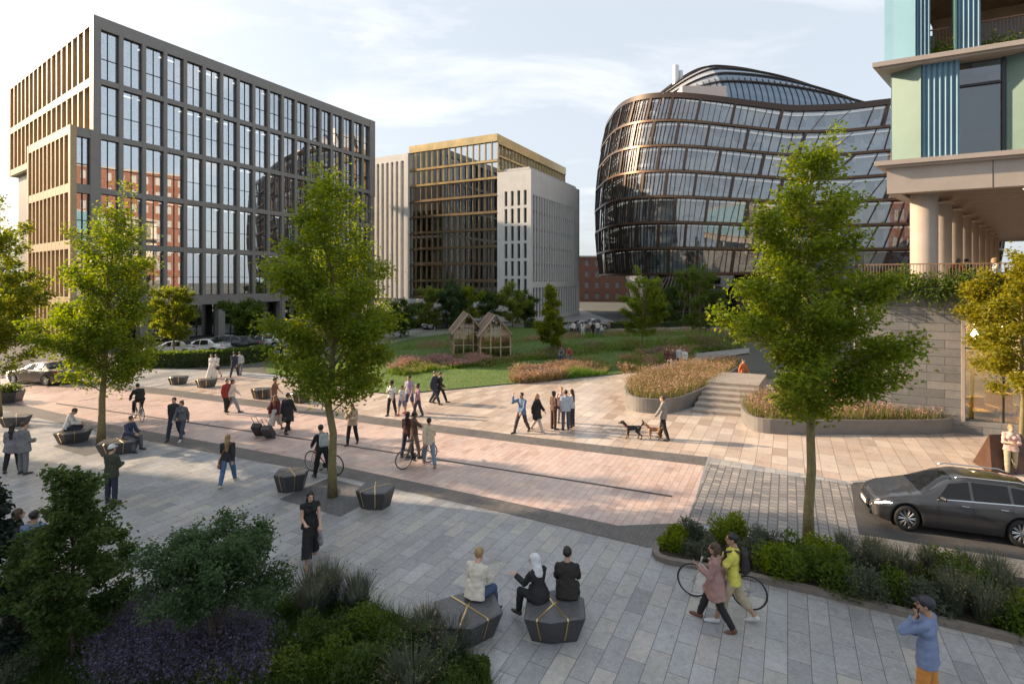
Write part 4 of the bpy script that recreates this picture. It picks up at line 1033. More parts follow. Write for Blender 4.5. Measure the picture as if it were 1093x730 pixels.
bl_ = [(300,668,0.9,0.75,'s'),(335,662,1.0,0.95,'t'),(318,700,1.0,0.8,'s'),(365,690,1.0,0.7,'g'),(400,682,1.1,0.75,'g'),(430,702,1.0,0.7,'g'),(455,690,0.8,0.6,'t'),(480,706,0.8,0.6,'t'),(345,722,1.1,0.75,'g'),(385,730,1.1,0.75,'g'),(480,738,1.1,0.7,'s'),(512,724,0.45,0.4,'g'),(440,742,1.0,0.6,'t'),(20,690,0.9,0.7,'t'),(45,715,1.0,0.7,'s'),(290,728,0.9,0.6,'l'),(240,738,0.9,0.6,'l'),(150,668,0.7,0.6,'t'),(190,672,0.6,0.55,'l'),(10,735,1.0,0.7,'s'),(350,650,0.8,0.85,'t'),(380,656,0.8,0.7,'t')]
for i, (px, py, w, h, k) in enumerate(bl_):
    x, y = at(px, py)
    if k == 'g': shrub('rounded_shrub', 'dark rounded leafy shrub in the near left flower bed', (x, y, 0.04), w, h, L_dark if i % 2 else L_mid, 3000, 0.06, 300+i, 'green shrubs of the flower bed')
    elif k == 's': shrub('sage_shrub', 'dusky grey twiggy shrub in the near left flower bed', (x, y, 0.04), w, h, L_sage if i % 2 else L_dark, 2600, 0.05, 300+i, 'grey shrubs of the flower bed')
    elif k == 'l': shrub('lime_shrub', 'low yellow green shrub beside the lavender in the near bed', (x, y, 0.04), w, h, L_lime, 2000, 0.05, 300+i, 'lime shrubs of the flower bed')
    else: tuft('feather_grass', 'dark feathery grass tuft in the near left flower bed', (x, y, 0.04), w, h, L_sage, 600, 300+i, 'feather grasses of the flower bed', L_lav if i % 2 else L_straw, 260)
# lawn blades and meadow beds
lawn_poly = spline(G(lawn_near), 5) + spline(G(lawn_far), 4)
field('lawn_grass', 'short green grass blades covering the garden lawn', lawn_poly, 90000, 0.09, 0.03, L_grass, seed=6, lean=0.5)
def blob(X, Y, sc, seed):
    r = np.random.default_rng(seed); v = np.zeros(len(X))
    for i in range(7):
        a = r.uniform(0, 2*PI); f = sc*r.uniform(0.5, 2.0); v += np.sin(X*f*math.cos(a)+Y*f*math.sin(a)+r.uniform(0, 6))
    return v/3.0
def meadow(name, label, px, n, h, stem, head, nh, seed, hs=0.13):
    """mixed drifts: grass of uneven height, green clumps between, flower heads only in patches"""
    poly = spline(G(px), 4, True); rng = np.random.default_rng(seed)
    X, Y = scatter(poly, int(n*1.5), rng); P = np.stack([X, Y, np.full(len(X), 0.05)], 1)
    b1, b2 = blob(X, Y, 1.3, seed), blob(X, Y, 0.9, seed+50)
    hh = h*(0.62+0.3*np.clip(b1, -1, 1))*rng.uniform(0.6, 1.15, len(X))
    V, F, top = blades(P, hh, 0.045, rng, 0.4)
    gr = b2 > 0.15
    Vf = V.reshape(-1, 3, 3); mats_ = [(stem, ~gr, name), (L_grass if stem is not L_grass else L_mid, gr, name)]
    for m_, k, nm in mats_:
        v = Vf[k].reshape(-1, 3)
        o = npmesh(nm, v, np.arange(len(v)).reshape(-1, 3), m_, None, smooth=False); o['kind'] = 'stuff'; o['label'] = label
    other = L_straw if head is not L_straw else L_pink
    for m_, sel, q in ((head, (~gr) & (b1 > -0.2), nh), (other, (b1 <= -0.2) | gr, nh//4), (L_lav, b2 < -0.75, nh//8)):
        ids = np.nonzero(sel)[0]
        if len(ids) == 0 or q == 0: continue
        k = rng.choice(ids, q); f = rng.uniform(0.7, 1.06, (q, 1)); Q = P[k]*(1-f)+top[k]*f+rng.normal(size=(q, 3))*0.025
        V2, F2 = leaves(Q, hs*0.8, rng); o = npmesh(name+'_flowers', V2, F2, m_, None, smooth=False); o['kind'] = 'stuff'; o['label'] = label.replace('stems and leaves', 'flower heads')
meadow('pink_meadow', 'pink flowered meadow stems and leaves along the lawn', [(415,397),(440,387),(490,383),(524,381),(520,390),(470,396),(430,402)], 5200, 0.75, L_grass, L_pink, 7000, 7)
meadow('orange_meadow', 'orange and pink meadow stems and leaves beside the square', [(544,408),(560,396),(600,391),(648,390),(646,400),(610,404),(570,409)], 5200, 0.85, L_straw, L_orng, 7000, 8)
meadow('tall_meadow', 'tall straw coloured meadow stems and leaves left of the garden walk', [(660,396),(668,384),(700,378),(735,378),(740,384),(700,391),(680,398)], 4800, 0.85, L_straw, L_orng, 6000, 9)
meadow('far_meadow', 'dark green and mauve meadow stems and leaves behind the lawn', [(560,384),(610,370),(680,366),(780,360),(790,372),(740,376),(660,376),(600,384)], 5200, 0.8, L_mid, L_straw, 4500, 10)
meadow('rear_meadow', 'straw and mauve meadow stems and leaves at the rear of the lawn', [(420,374),(480,364),(550,362),(640,356),(760,352),(762,357),(640,361),(550,367),(480,372)], 4800, 0.7, L_straw, L_pink, 3000, 12, 0.1)
meadow('hut_meadow', 'green meadow stems and leaves round the timber huts', [(530,394),(560,386),(600,384),(600,378),(555,380),(470,383),(480,388)], 3000, 0.5, L_mid, L_straw, 1500, 13)
# clipped hedges
def hedge(label, px, w, h, lm, n, sz, seed, z=0.0):
    P = spline(G(px), 6); rng = np.random.default_rng(seed); P = np.array(P); seg = np.linalg.norm(np.diff(P, axis=0), axis=1); cum = np.r_[0, np.cumsum(seg)]
    u = rng.random(n)*cum[-1]; k = np.clip(np.searchsorted(cum, u)-1, 0, len(seg)-1); f = ((u-cum[k])/seg[k])[:, None]
    C = P[k]*(1-f)+P[k+1]*f; d = unit(P[k+1]-P[k]); nn = np.stack([-d[:, 1], d[:, 0]], 1)
    o = rng.uniform(-1, 1, n); hh = rng.random(n)
    face = rng.random(n); o = np.where(face < 0.5, np.sign(o)*rng.uniform(0.85, 1.05, n), o); hh = np.where(face >= 0.5, rng.uniform(0.88, 1.05, n), hh)
    Q = np.concatenate([C+nn*(o*w/2)[:, None], (z+hh*h)[:, None]], 1)
    t = empty('hedge', (0, 0, 0), 0, label, 'hedge')
    V, F = leaves(Q, sz, rng, up=0.1); npmesh('foliage', V, F, lm, t, smooth=False)
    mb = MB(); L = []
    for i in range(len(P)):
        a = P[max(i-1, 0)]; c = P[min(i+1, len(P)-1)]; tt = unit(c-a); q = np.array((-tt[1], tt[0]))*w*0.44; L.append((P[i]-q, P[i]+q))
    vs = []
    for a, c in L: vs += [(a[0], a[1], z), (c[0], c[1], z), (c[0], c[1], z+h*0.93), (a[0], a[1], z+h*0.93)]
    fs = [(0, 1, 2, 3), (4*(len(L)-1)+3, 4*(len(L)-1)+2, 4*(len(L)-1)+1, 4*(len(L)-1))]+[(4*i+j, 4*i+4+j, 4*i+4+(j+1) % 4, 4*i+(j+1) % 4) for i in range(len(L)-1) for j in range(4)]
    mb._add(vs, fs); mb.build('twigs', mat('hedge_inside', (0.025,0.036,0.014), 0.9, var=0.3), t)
hedge('low clipped green hedge between the square and the street', [(158,392),(200,391),(250,388),(288,383)], 1.0, 1.1, L_mid, 7000, 0.16, 21)
hedge('far clipped hedge along the street before the gold office', [(330,372),(385,361),(430,352),(475,344)], 1.0, 1.0, L_mid, 6000, 0.2, 22)
hedge('low hedge at the rear of the garden under the curved office', [(560,350),(640,351),(740,349),(800,350)], 0.9, 0.8, L_dark, 6000, 0.2, 23)
# ------------------------------------------------------------------ figures: distance-field bodies meshed as one skin
def cone(a, b, ra, rb, sq=None, cap=False, op=0, k=None):
    return dict(t='c', a=np.array(a, float), b=np.array(b, float), ra=ra, rb=rb, sq=sq, cap=cap, op=op, k=k)
def ell(c, r, M=None, op=0, k=None):
    return dict(t='e', a=np.array(c, float), r=np.array(r, float), M=M, op=op, k=k)
def plane(c, n): return dict(t='p', a=np.array(c, float), n=np.array(n, float)/np.linalg.norm(n), op=2, k=0)
def sdf_mesh(prims, vox, kk=0.02, fold=0.0, seed=0):
    lo = np.full(3, 9.0); hi = -lo
    for p in prims:
        if p['op']: continue
        if p['t'] == 'c':
            r = max(p['ra'], p['rb'])
            for q in (p['a'], p['b']): lo = np.minimum(lo, q-r); hi = np.maximum(hi, q+r)
        elif p['t'] == 'e':
            r = max(p['r']); lo = np.minimum(lo, p['a']-r); hi = np.maximum(hi, p['a']+r)
    lo -= 2.5*vox; hi += 2.5*vox
    n = np.ceil((hi-lo)/vox).astype(int)+1
    ax = [lo[i]+vox*np.arange(n[i]) for i in range(3)]
    V = np.full(tuple(n), 0.3, np.float32)
    for p in prims:
        k = p['k'] if p['k'] is not None else kk
        if p['t'] == 'c':
            r = max(p['ra'], p['rb'])+0.03+k; l_ = np.minimum(p['a'], p['b'])-r; h_ = np.maximum(p['a'], p['b'])+r
        elif p['t'] == 'e':
            r = max(p['r'])+0.03+k; l_ = p['a']-r; h_ = p['a']+r
        else: l_, h_ = lo, hi
        i0 = np.clip(np.floor((l_-lo)/vox).astype(int), 0, n); i1 = np.clip(np.ceil((h_-lo)/vox).astype(int)+1, 0, n)
        if (i1 <= i0).any(): continue
        X, Y, Z = np.meshgrid(ax[0][i0[0]:i1[0]], ax[1][i0[1]:i1[1]], ax[2][i0[2]:i1[2]], indexing='ij')
        Q = np.stack([X, Y, Z], -1).astype(np.float32)-p['a'].astype(np.float32)
        if p['t'] == 'c':
            ab = p['b']-p['a']; s = 1.0
            if p['sq'] is not None:
                nv, f = p['sq']; nv = np.array(nv, float); nv /= np.linalg.norm(nv)
                Q = Q+(Q@nv)[..., None]*nv*(1/f-1); ab = ab+ab.dot(nv)*nv*(1/f-1); s = 0.5+0.5*f
            L2 = max(ab.dot(ab), 1e-9); t = np.clip((Q@ab)/L2, 0, 1)
            d = (np.linalg.norm(Q-t[..., None]*ab, axis=-1)-(p['ra']+(p['rb']-p['ra'])*t))*s
            if p['cap']:
                L = math.sqrt(L2); d = np.maximum(d, (Q@ab)/L-L)
        elif p['t'] == 'e':
            if p['M'] is not None: Q = Q@np.array(p['M'])
            k0 = np.linalg.norm(Q/p['r'], axis=-1); k1 = np.linalg.norm(Q/(p['r']**2), axis=-1)
            d = k0*(k0-1)/np.maximum(k1, 1e-6)
        else:
            d = Q@p['n']
        S = V[i0[0]:i1[0], i0[1]:i1[1], i0[2]:i1[2]]
        if p['op'] == 0:
            h = np.clip(0.5+0.5*(S-d)/max(k, 1e-4), 0, 1); R_ = S*(1-h)+d*h-k*h*(1-h)
        elif p['op'] == 1: R_ = np.maximum(S, -d)
        else: R_ = np.maximum(S, d)
        V[i0[0]:i1[0], i0[1]:i1[1], i0[2]:i1[2]] = R_
    if fold:
        X, Y, Z = np.meshgrid(*ax, indexing='ij')
        V = V+fold*(np.sin(38*Z+9*X+seed)*np.sin(21*X+14*Y+2*seed)+0.6*np.sin(60*Z+31*Y-17*X+seed)*np.sin(25*Y+3*seed)).astype(np.float32)
    return surface_nets(V, lo, vox)
def surface_nets(V, lo, vox):
    n = V.shape; ins = V < 0
    c = np.zeros(tuple(q-1 for q in n), np.int8)
    for dx in (0, 1):
        for dy in (0, 1):
            for dz in (0, 1): c += ins[dx:n[0]-1+dx, dy:n[1]-1+dy, dz:n[2]-1+dz]
    act = (c > 0) & (c < 8); idx = np.full(act.shape, -1, np.int64); ci = np.argwhere(act); idx[act] = np.arange(len(ci))
    acc = np.zeros((len(ci), 3)); cnt = np.zeros(len(ci))
    cs = [(a, b, d) for a in (0, 1) for b in (0, 1) for d in (0, 1)]
    for A in cs:
        for ax in range(3):
            if A[ax]: continue
            B = list(A); B[ax] = 1
            va = V[ci[:, 0]+A[0], ci[:, 1]+A[1], ci[:, 2]+A[2]]; vb = V[ci[:, 0]+B[0], ci[:, 1]+B[1], ci[:, 2]+B[2]]
            m = (va < 0) != (vb < 0); t = np.where(m, va/np.where(m, va-vb, 1), 0)
            P = np.tile(np.array(A, float), (len(ci), 1)); P[:, ax] = t
            acc[m] += P[m]; cnt[m] += 1
    P = (ci+acc/np.maximum(cnt, 1)[:, None])*vox+lo
    F = []
    for ax in range(3):
        sl0 = [slice(1, -1)]*3; sl1 = [slice(1, -1)]*3; sl0[ax] = slice(0, -1); sl1[ax] = slice(1, None)
        a = ins[tuple(sl0)]; b = ins[tuple(sl1)]; e = np.argwhere(a != b)
        off = np.array([1, 1, 1]); off[ax] = 0; e = e+off
        fl = ins[e[:, 0], e[:, 1], e[:, 2]]
        u, w = (ax+1) % 3, (ax+2) % 3; q = []
        for (du, dw) in ((0, 0), (-1, 0), (-1, -1), (0, -1)):
            g = e.copy(); g[:, u] += du; g[:, w] += dw; q.append(idx[g[:, 0], g[:, 1], g[:, 2]])
        q = np.stack(q, 1); q[~fl] = q[~fl][:, ::-1]; F.append(q)
    F = np.concatenate(F); F = F[(F >= 0).all(1)]
    # one pass of smoothing keeps the grid from showing
    nb = np.zeros_like(P); ct = np.zeros(len(P))
    for i in range(4):
        a, b = F[:, i], F[:, (i+1) % 4]
        np.add.at(nb, a, P[b]); np.add.at(ct, a, 1); np.add.at(nb, b, P[a]); np.add.at(ct, b, 1)
    P = 0.5*P+0.5*nb/np.maximum(ct, 1)[:, None]
    return P, F
def v3(*a): return np.array(a, float)
def rotx(a): c, s = math.cos(a), math.sin(a); return np.array([[1,0,0],[0,c,-s],[0,s,c]])
def rotz(a): c, s = math.cos(a), math.sin(a); return np.array([[c,-s,0],[s,c,0],[0,0,1]])
def cloth(col, rough=0.85):
    return mat('cloth_%d_%d_%d' % tuple(int(c*999) for c in col), col, rough, var=0.16, scale=9, bump=0.15, bscale=300)
SKINS = {'l': (0.52,0.32,0.23), 'm': (0.38,0.22,0.14), 'd': (0.13,0.07,0.045)}
HAIRC = {'black': (0.012,0.010,0.009), 'brown': (0.06,0.033,0.018), 'blond': (0.30,0.19,0.085), 'grey': (0.26,0.25,0.24), 'ginger': (0.22,0.09,0.035)}
M_eye = mat('eye_dark', (0.02,0.016,0.014), 0.25)
def joints(ps):
    """ps: lean, hipL/R, kneeL/R, abdL/R, armL/R (flex), outL/R, elbL/R, inL/R, twist, hpitch, hyaw, sit"""
    g = lambda k, d=0.0: R(ps.get(k, d))
    J = {}; lean = g('lean')
    T = rotz(g('twist'))@rotx(-lean)         # leaning forward tips the spine to +Y
    legs = {}
    for s, n in ((-1, 'L'), (1, 'R')):
        h = v3(s*0.095, 0, -0.02); f = g('hip'+n); k = g('knee'+n, 2); ab = g('abd'+n, 3)
        th = v3(s*math.sin(ab), math.sin(f)*math.cos(ab), -math.cos(f)*math.cos(ab)); kn = h+th*0.43
        f2 = f-k; shn = v3(s*math.sin(ab)*0.4, math.sin(f2), -math.cos(f2)); shn /= np.linalg.norm(shn); an = kn+shn*0.42
        ft = g('foot'+n, 0)+min(0, f2)*0.55
        fd = v3(s*0.16, math.cos(ft), math.sin(ft)); fd /= np.linalg.norm(fd)
        legs[n] = (h, kn, an, fd)
    low = min(min(l[2][2]-0.078, (l[2]+l[3]*0.16)[2]-0.035) for l in legs.values())
    zp = ps.get('seat', None)
    zp = -low if zp is None else zp+0.10
    P = v3(0, 0, zp); J['P'] = P
    for n, l in legs.items(): J['hip'+n], J['kn'+n], J['an'+n] = P+l[0], P+l[1], P+l[2]; J['fd'+n] = l[3]
    J['T'] = T; J['waist'] = P+T@v3(0, 0, 0.14); J['chest'] = P+T@v3(0, 0.0, 0.36); J['neck'] = P+T@v3(0, -0.01, 0.52)
    Hm = T@rotz(g('hyaw'))@rotx(-g('hpitch')); J['H'] = Hm; J['head'] = J['neck']+T@v3(0, 0.018, 0.038)+Hm@v3(0, 0.02, 0.10)
    for s, n in ((-1, 'L'), (1, 'R')):
        sh = P+T@v3(s*ps.get('shw', 0.172), -0.005, 0.442); a = g('arm'+n); o = g('out'+n, 6); e = g('elb'+n, 12); i_ = g('in'+n, 4)
        ua = T@v3(s*math.sin(o), math.sin(a)*math.cos(o), -math.cos(a)*math.cos(o)); el = sh+ua*0.285
        fa = T@v3(-s*math.sin(i_), math.sin(a+e)*math.cos(i_), -math.cos(a+e)*math.cos(i_)); wr = el+fa*0.245
        J['sh'+n], J['el'+n], J['wr'+n] = sh, el, wr; J['fa'+n] = fa/np.linalg.norm(fa)
    return J
def body_prims(J, fem, vox, grip):
    T, Hm = J['T'], J['H']; yb = T@v3(0, 1, 0); sq = (yb, 0.68); P = J['P']; b = []
    hw, cw, ww = (0.125, 0.118, 0.098) if fem else (0.118, 0.138, 0.115)
    b += [cone(P+T@v3(-0.05, 0, 0.0), P+T@v3(0.05, 0, 0.0), hw, hw, sq), cone(P+T@v3(-0.03, 0, 0.14), P+T@v3(0.03, 0, 0.14), ww, ww, sq),
          cone(P+T@v3(0, 0, 0.02), J['chest'], hw, cw, sq), cone(P+T@v3(-0.07, 0, 0.36), P+T@v3(0.07, 0, 0.36), cw*0.9, cw*0.9, sq),
          cone(J['shL']*0.75+J['shR']*0.25+T@v3(0,0,0.012), J['shR']*0.75+J['shL']*0.25+T@v3(0,0,0.012), 0.055, 0.055, (yb, 0.85)), cone(P+T@v3(0, 0, 0.44), J['neck'], 0.09, 0.056),
          cone(J['neck'], J['head']+Hm@v3(0, -0.01, -0.05), 0.055, 0.052)]
    if fem:
        for s in (-1, 1): b.append(ell(P+T@v3(s*0.07, 0.085, 0.335), (0.058, 0.044, 0.056), T))
    h = J['head']
    b += [ell(h+Hm@v3(0, -0.012, 0.025), (0.076, 0.096, 0.094), Hm), ell(h+Hm@v3(0, 0.03, -0.055), (0.056, 0.062, 0.066), Hm), ell(h+Hm@v3(0, 0.062, -0.098), (0.026, 0.022, 0.02), Hm, k=0.015),
          cone(h+Hm@v3(0, 0.088, 0.012), h+Hm@v3(0, 0.108, -0.03), 0.010, 0.016, k=0.008), ell(h+Hm@v3(0, 0.093, -0.064), (0.024, 0.009, 0.009), Hm, k=0.008),
          ell(h+Hm@v3(0, 0.083, 0.03), (0.05, 0.012, 0.011), Hm, k=0.01)]
    for s in (-1, 1):
        b += [ell(h+Hm@v3(s*0.078, -0.012, -0.005), (0.011, 0.02, 0.031), Hm, k=0.006)]
        b.append(ell(h+Hm@v3(s*0.031, 0.086, 0.010), (0.013, 0.011, 0.010), Hm, k=0.004))
    for n in 'LR':
        s = -1 if n == 'L' else 1
        b += [cone(J['hip'+n], J['kn'+n], 0.088, 0.057), cone(J['kn'+n], J['kn'+n]*0.62+J['an'+n]*0.38, 0.055, 0.056), cone(J['kn'+n]*0.62+J['an'+n]*0.38, J['an'+n], 0.056, 0.036)]
        a, f = J['an'+n], J['fd'+n]; dn = v3(0, 0, -1); 
        b += [cone(a+dn*0.035-f*0.035, a+dn*0.048+f*0.125, 0.036, 0.028), cone(a+dn*0.055+f*0.12, a+dn*0.058+f*0.175, 0.025, 0.02)]
        b += [cone(J['sh'+n], J['el'+n], 0.050, 0.039), cone(J['el'+n], J['wr'+n], 0.039, 0.027)]
        # hand: palm, four unequal bent fingers, thumb from the side of the palm
        w, d = J['wr'+n], J['fa'+n]; lat = np.cross(d, yb); 
        if np.linalg.norm(lat) < 0.3: lat = np.cross(d, v3(0, 0, 1))
        lat /= np.linalg.norm(lat); nrm = np.cross(lat, d); 
        inn = T@v3(-s, 0, 0)
        if nrm.dot(inn) < 0: nrm = -nrm
        # palm plane: fingers side by side along the walking direction, palm faces the body
        lat = np.cross(d, nrm); lat = lat if lat.dot(yb) > 0 else -lat
        b.append(cone(w+d*0.012, w+d*0.082, 0.030, 0.036, (nrm, 0.5), k=0.012))
        fr = max(0.0085, vox*0.72)
        for q, fl in zip((-0.030, -0.010, 0.010, 0.029), (0.062, 0.078, 0.084, 0.074)):
            c1 = (0.35, 0.95)[grip]; c2 = (0.75, 1.9)[grip]; sp = 1.15 if vox < 0.01 else 1.3
            k0 = w+d*0.088+lat*q*sp; d1 = d*math.cos(c1)+nrm*math.sin(c1); d2 = d*math.cos(c2)+nrm*math.sin(c2)
            k1 = k0+d1*fl*0.52; b += [cone(k0-d*0.02, k1, fr*1.1, fr, k=0.004), cone(k1, k1+d2*fl*0.5, fr, fr*0.85, k=0.004)]
        t0 = w+d*0.03+lat*0.026; t1 = t0+(d*0.6+lat*0.75+nrm*0.3)*0.042; b += [cone(t0, t1, 0.013, fr*1.15, k=0.008), cone(t1, t1+(d*0.95+lat*0.2+nrm*0.3)*0.03, fr*1.1, fr, k=0.004)]
    return b
def top_prims(J, fem, sleeve, hem, inf, loose=0.0):
    T = J['T']; yb = T@v3(0, 1, 0); sq = (yb, 0.70); P = J['P']; c = []
    hw, cw, ww = (0.125, 0.118, 0.100) if fem else (0.118, 0.138, 0.118)
    dn = T@v3(0, 0, -1)
    c += [cone(P+T@v3(-0.03, 0, 0.14), P+T@v3(0.03, 0, 0.14), ww+inf+loose, ww+inf+loose, sq), cone(P+T@v3(-0.07, 0, 0.36), P+T@v3(0.07, 0, 0.36), cw*0.9+inf, cw*0.9+inf, sq),
          cone(J['chest'], P+T@v3(0, 0, -0.0), cw+inf, hw+inf+loose, sq), cone(J['shL']*0.75+J['shR']*0.25+T@v3(0,0,0.012), J['shR']*0.75+J['shL']*0.25+T@v3(0,0,0.012), 0.055+inf*0.7, 0.055+inf*0.7, (yb, 0.86)), cone(P+T@v3(0, 0, 0.44), P+T@v3(0, -0.01, 0.522), 0.09+inf, 0.062+inf*0.7, cap=True)]
    if fem:
        for s in (-1, 1): c.append(ell(P+T@v3(s*0.07, 0.085, 0.335), (0.060+inf*.6, 0.046+inf*.6, 0.058+inf*.6), T))
    for s in (-1, 1): c.append(cone(P+T@v3(s*0.045, 0, 0.12), P+T@v3(s*0.055, 0, -hem), ww*0.97+inf+loose, hw+0.012+inf+loose, (yb, 0.80), cap=True))
    if hem > 0.18:
        for s, n in ((-1, 'L'), (1, 'R')):
            h, kn = J['hip'+n], J['kn'+n]; c.append(cone(P+v3(s*0.045, 0, 0.0), h+(kn-h)*min(0.85, (hem-0.02)/0.43), 0.122+inf, 0.112+inf+loose*1.5, cap=True, k=0.09))
    for n in 'LR':
        if sleeve <= 0: continue
        a, e, w = J['sh'+n], J['el'+n], J['wr'+n]
        if sleeve <= 0.5: c.append(cone(a, a+(e-a)*sleeve*2, 0.049+inf*0.75, 0.048+inf, cap=True))
        else: c += [cone(a, e, 0.049+inf*0.75, 0.042+inf), cone(e, e+(w-e)*(sleeve-0.5)*2, 0.042+inf, 0.034+inf, cap=True)]
    return c
def leg_prims(J, fem, length, inf, loose=0.0):
    T = J['T']; yb = v3(0, 1, 0); sq = (yb, 0.72); P = J['P']; c = []; hw = 0.125 if fem else 0.118
    c += [cone(P+v3(-0.05, 0, 0.0), P+v3(0.05, 0, 0.0), hw+inf, hw+inf, sq), cone(P, P+T@v3(0, 0, 0.10), hw+inf, 0.108+inf, (T@yb, 0.72), cap=True)]
    for n in 'LR':
        h, k, a = J['hip'+n], J['kn'+n], J['an'+n]
        if length <= 0.5: c.append(cone(h, h+(k-h)*length*2, 0.090+inf, 0.068+inf+loose, cap=True))
        else:
            m = k*0.6+a*0.4; c += [cone(h, k, 0.089+inf, 0.058+inf+loose), cone(k, m, 0.057+inf+loose, 0.055+inf+loose), cone(m, m+(a-m)*((length-0.5)*2-0.4)/0.6, 0.055+inf+loose, 0.042+inf+loose, cap=True)]
    return c
def hair_prims(J, st):
    h, Hm = J['head'], J['H']; c = []
    c.append(ell(h+Hm@v3(0, -0.02, 0.034), (0.084, 0.100, 0.098), Hm))
    if st in ('long', 'bun', 'bob'): c.append(ell(h+Hm@v3(0, -0.045, -0.02), (0.084, 0.075, 0.105), Hm))
    if st == 'long':
        b = J['P']+J['T']@v3(0, -0.10, 0.27); c += [cone(h+Hm@v3(0, -0.06, -0.02), J['neck']+J['T']@v3(0, -0.07, 0.0), 0.075, 0.075, (J['T']@v3(0, 1, 0), 0.6)), cone(J['neck']+J['T']@v3(0, -0.07, 0.0), b, 0.075, 0.05, (J['T']@v3(0, 1, 0), 0.5))]
    if st == 'bob': c += [cone(h+Hm@v3(-0.06, -0.03, 0), h+Hm@v3(-0.066, -0.03, -0.11), 0.035, 0.03), cone(h+Hm@v3(0.06, -0.03, 0), h+Hm@v3(0.066, -0.03, -0.11), 0.035, 0.03)]
    if st == 'bun': c.append(ell(h+Hm@v3(0, -0.10, 0.085), (0.045, 0.045, 0.042), Hm, k=0.01))
    if st == 'afro': c.append(ell(h+Hm@v3(0, -0.03, 0.05), (0.125, 0.125, 0.12), Hm))
    # the face stays clear
    c.append(ell(h+Hm@v3(0, 0.095, -0.03), (0.064, 0.075, 0.088), Hm, op=1)); c.append(ell(h+Hm@v3(0, 0.06, -0.11), (0.07, 0.07, 0.07), Hm, op=1))
    if st == 'short':
        n = Hm@v3(0, 0.55, -1.0); c.append(plane(h+Hm@v3(0, -0.05, -0.045), n))
    return c
def scale_prims(pr, s): return pr
def person(label, px, py, heading, H=1.75, fem=False, pose=None, skin='l', hair=('short', 'brown'), top=None, bottom=None, shoes=(0.03,0.03,0.03), vox=0.012, group=None, z=0.0, extra=None, pos=None, grip=0, hat=None, dress=None):
    pose = pose or {}
    J = joints(pose); s = H/1.745
    x, y = pos if pos else at(px, py, z)
    t = empty('person', (x, y, z), R(heading), label, 'person', group, s)
    v = vox/s
    pr = body_prims(J, fem, v, grip); V, F = sdf_mesh(pr, v, 0.018)
    C = V[F].mean(1)-J['head']; L = C@J['H']
    mi = np.zeros(len(F), int)
    eye = (np.abs(np.abs(L[:, 0])-0.031) < 0.011) & (np.abs(L[:, 2]-0.010) < 0.0085) & (L[:, 1] > 0.07); mi[eye] = 1
    lip = (np.abs(L[:, 0]) < 0.024) & (np.abs(L[:, 2]+0.064) < 0.008) & (L[:, 1] > 0.08); mi[lip] = 2
    sc = SKINS[skin]
    npmesh('body', V, F, [mat('skin_'+skin, sc, 0.5, var=0.06, scale=6), M_eye, mat('lips_'+skin, (sc[0]*0.75, sc[1]*0.5, sc[2]*0.5), 0.45)], t, mi=mi)
    sd = (px*7+py) % 6.28
    if bottom and bottom.get('kind', 'trousers') == 'trousers':
        V, F = sdf_mesh(leg_prims(J, fem, bottom.get('len', 0.985), bottom.get('inf', 0.012), bottom.get('loose', 0.006)), v, 0.02, 0.003, sd); npmesh('trousers', V, F, cloth(bottom['col']), t)
    elif bottom:
        P = J['P']; ln = bottom.get('len', 0.4); pk = [cone(P+v3(-0.02, 0, 0.12), P+v3(0.02, 0, 0.12), 0.115, 0.115, (v3(0, 1, 0), 0.75))]
        mid = (J['knL']+J['knR'])/2; d = (mid-P); d /= np.linalg.norm(d)
        for n in 'LR':
            dd = J['kn'+n]-J['hip'+n]; dd /= np.linalg.norm(dd); pk.append(cone(P+v3(-0.04 if n == 'L' else 0.04, 0, 0.02), J['hip'+n]+dd*ln, 0.125, 0.13+bottom.get('flare', 0.03), cap=True, k=0.09))
        V, F = sdf_mesh(pk, v, 0.05, 0.004, sd); npmesh('skirt', V, F, cloth(bottom['col']), t)
    if top:
        V, F = sdf_mesh(top_prims(J, fem, top.get('sleeve', 1), top.get('hem', 0.06), top.get('inf', 0.02), top.get('loose', 0.008)), v, 0.016, 0.0045, sd+1); npmesh(top.get('name', 'shirt'), V, F, cloth(top['col']), t)
        if top.get('vest'):
            V, F = sdf_mesh(top_prims(J, fem, 0, 0.1, 0.032, 0.01), v, 0.03, 0.003, sd); npmesh('waistcoat', V, F, cloth(top['vest']), t)
    st, hc = hair
    if st == 'hijab':
        h, Hm = J['head'], J['H']; c = [ell(h+Hm@v3(0, -0.02, 0.025), (0.094, 0.112, 0.108), Hm), ell(h+Hm@v3(0, -0.02, -0.05), (0.09, 0.10, 0.11), Hm), cone(h+Hm@v3(0, -0.02, -0.06), J['neck']+J['T']@v3(0, 0, -0.02), 0.092, 0.105), cone(J['neck'], J['chest']+J['T']@v3(0, 0, 0.06), 0.10, 0.135, (J['T']@v3(0, 1, 0), 0.85)), ell(h+Hm@v3(0, 0.10, -0.02), (0.056, 0.06, 0.085), Hm, op=1)]
        V, F = sdf_mesh(c, v, 0.03, 0.004, sd); npmesh('headscarf', V, F, cloth(hc), t)
    elif st == 'hood':
        h, Hm = J['head'], J['H']; c = [ell(h+Hm@v3(0, -0.02, 0.02), (0.096, 0.115, 0.115), Hm), cone(h+Hm@v3(0, -0.03, -0.06), J['neck'], 0.095, 0.1), ell(h+Hm@v3(0, 0.105, -0.02), (0.06, 0.06, 0.085), Hm, op=1)]
        V, F = sdf_mesh(c, v, 0.03, 0.004, sd); npmesh('hood', V, F, cloth(hc), t)
    elif st != 'bald':
        V, F = sdf_mesh(hair_prims(J, st), v*0.8, 0.015, 0.003, sd); npmesh('hair', V, F, mat('hair_'+hc, HAIRC[hc], 0.5, var=0.25, scale=30), t)
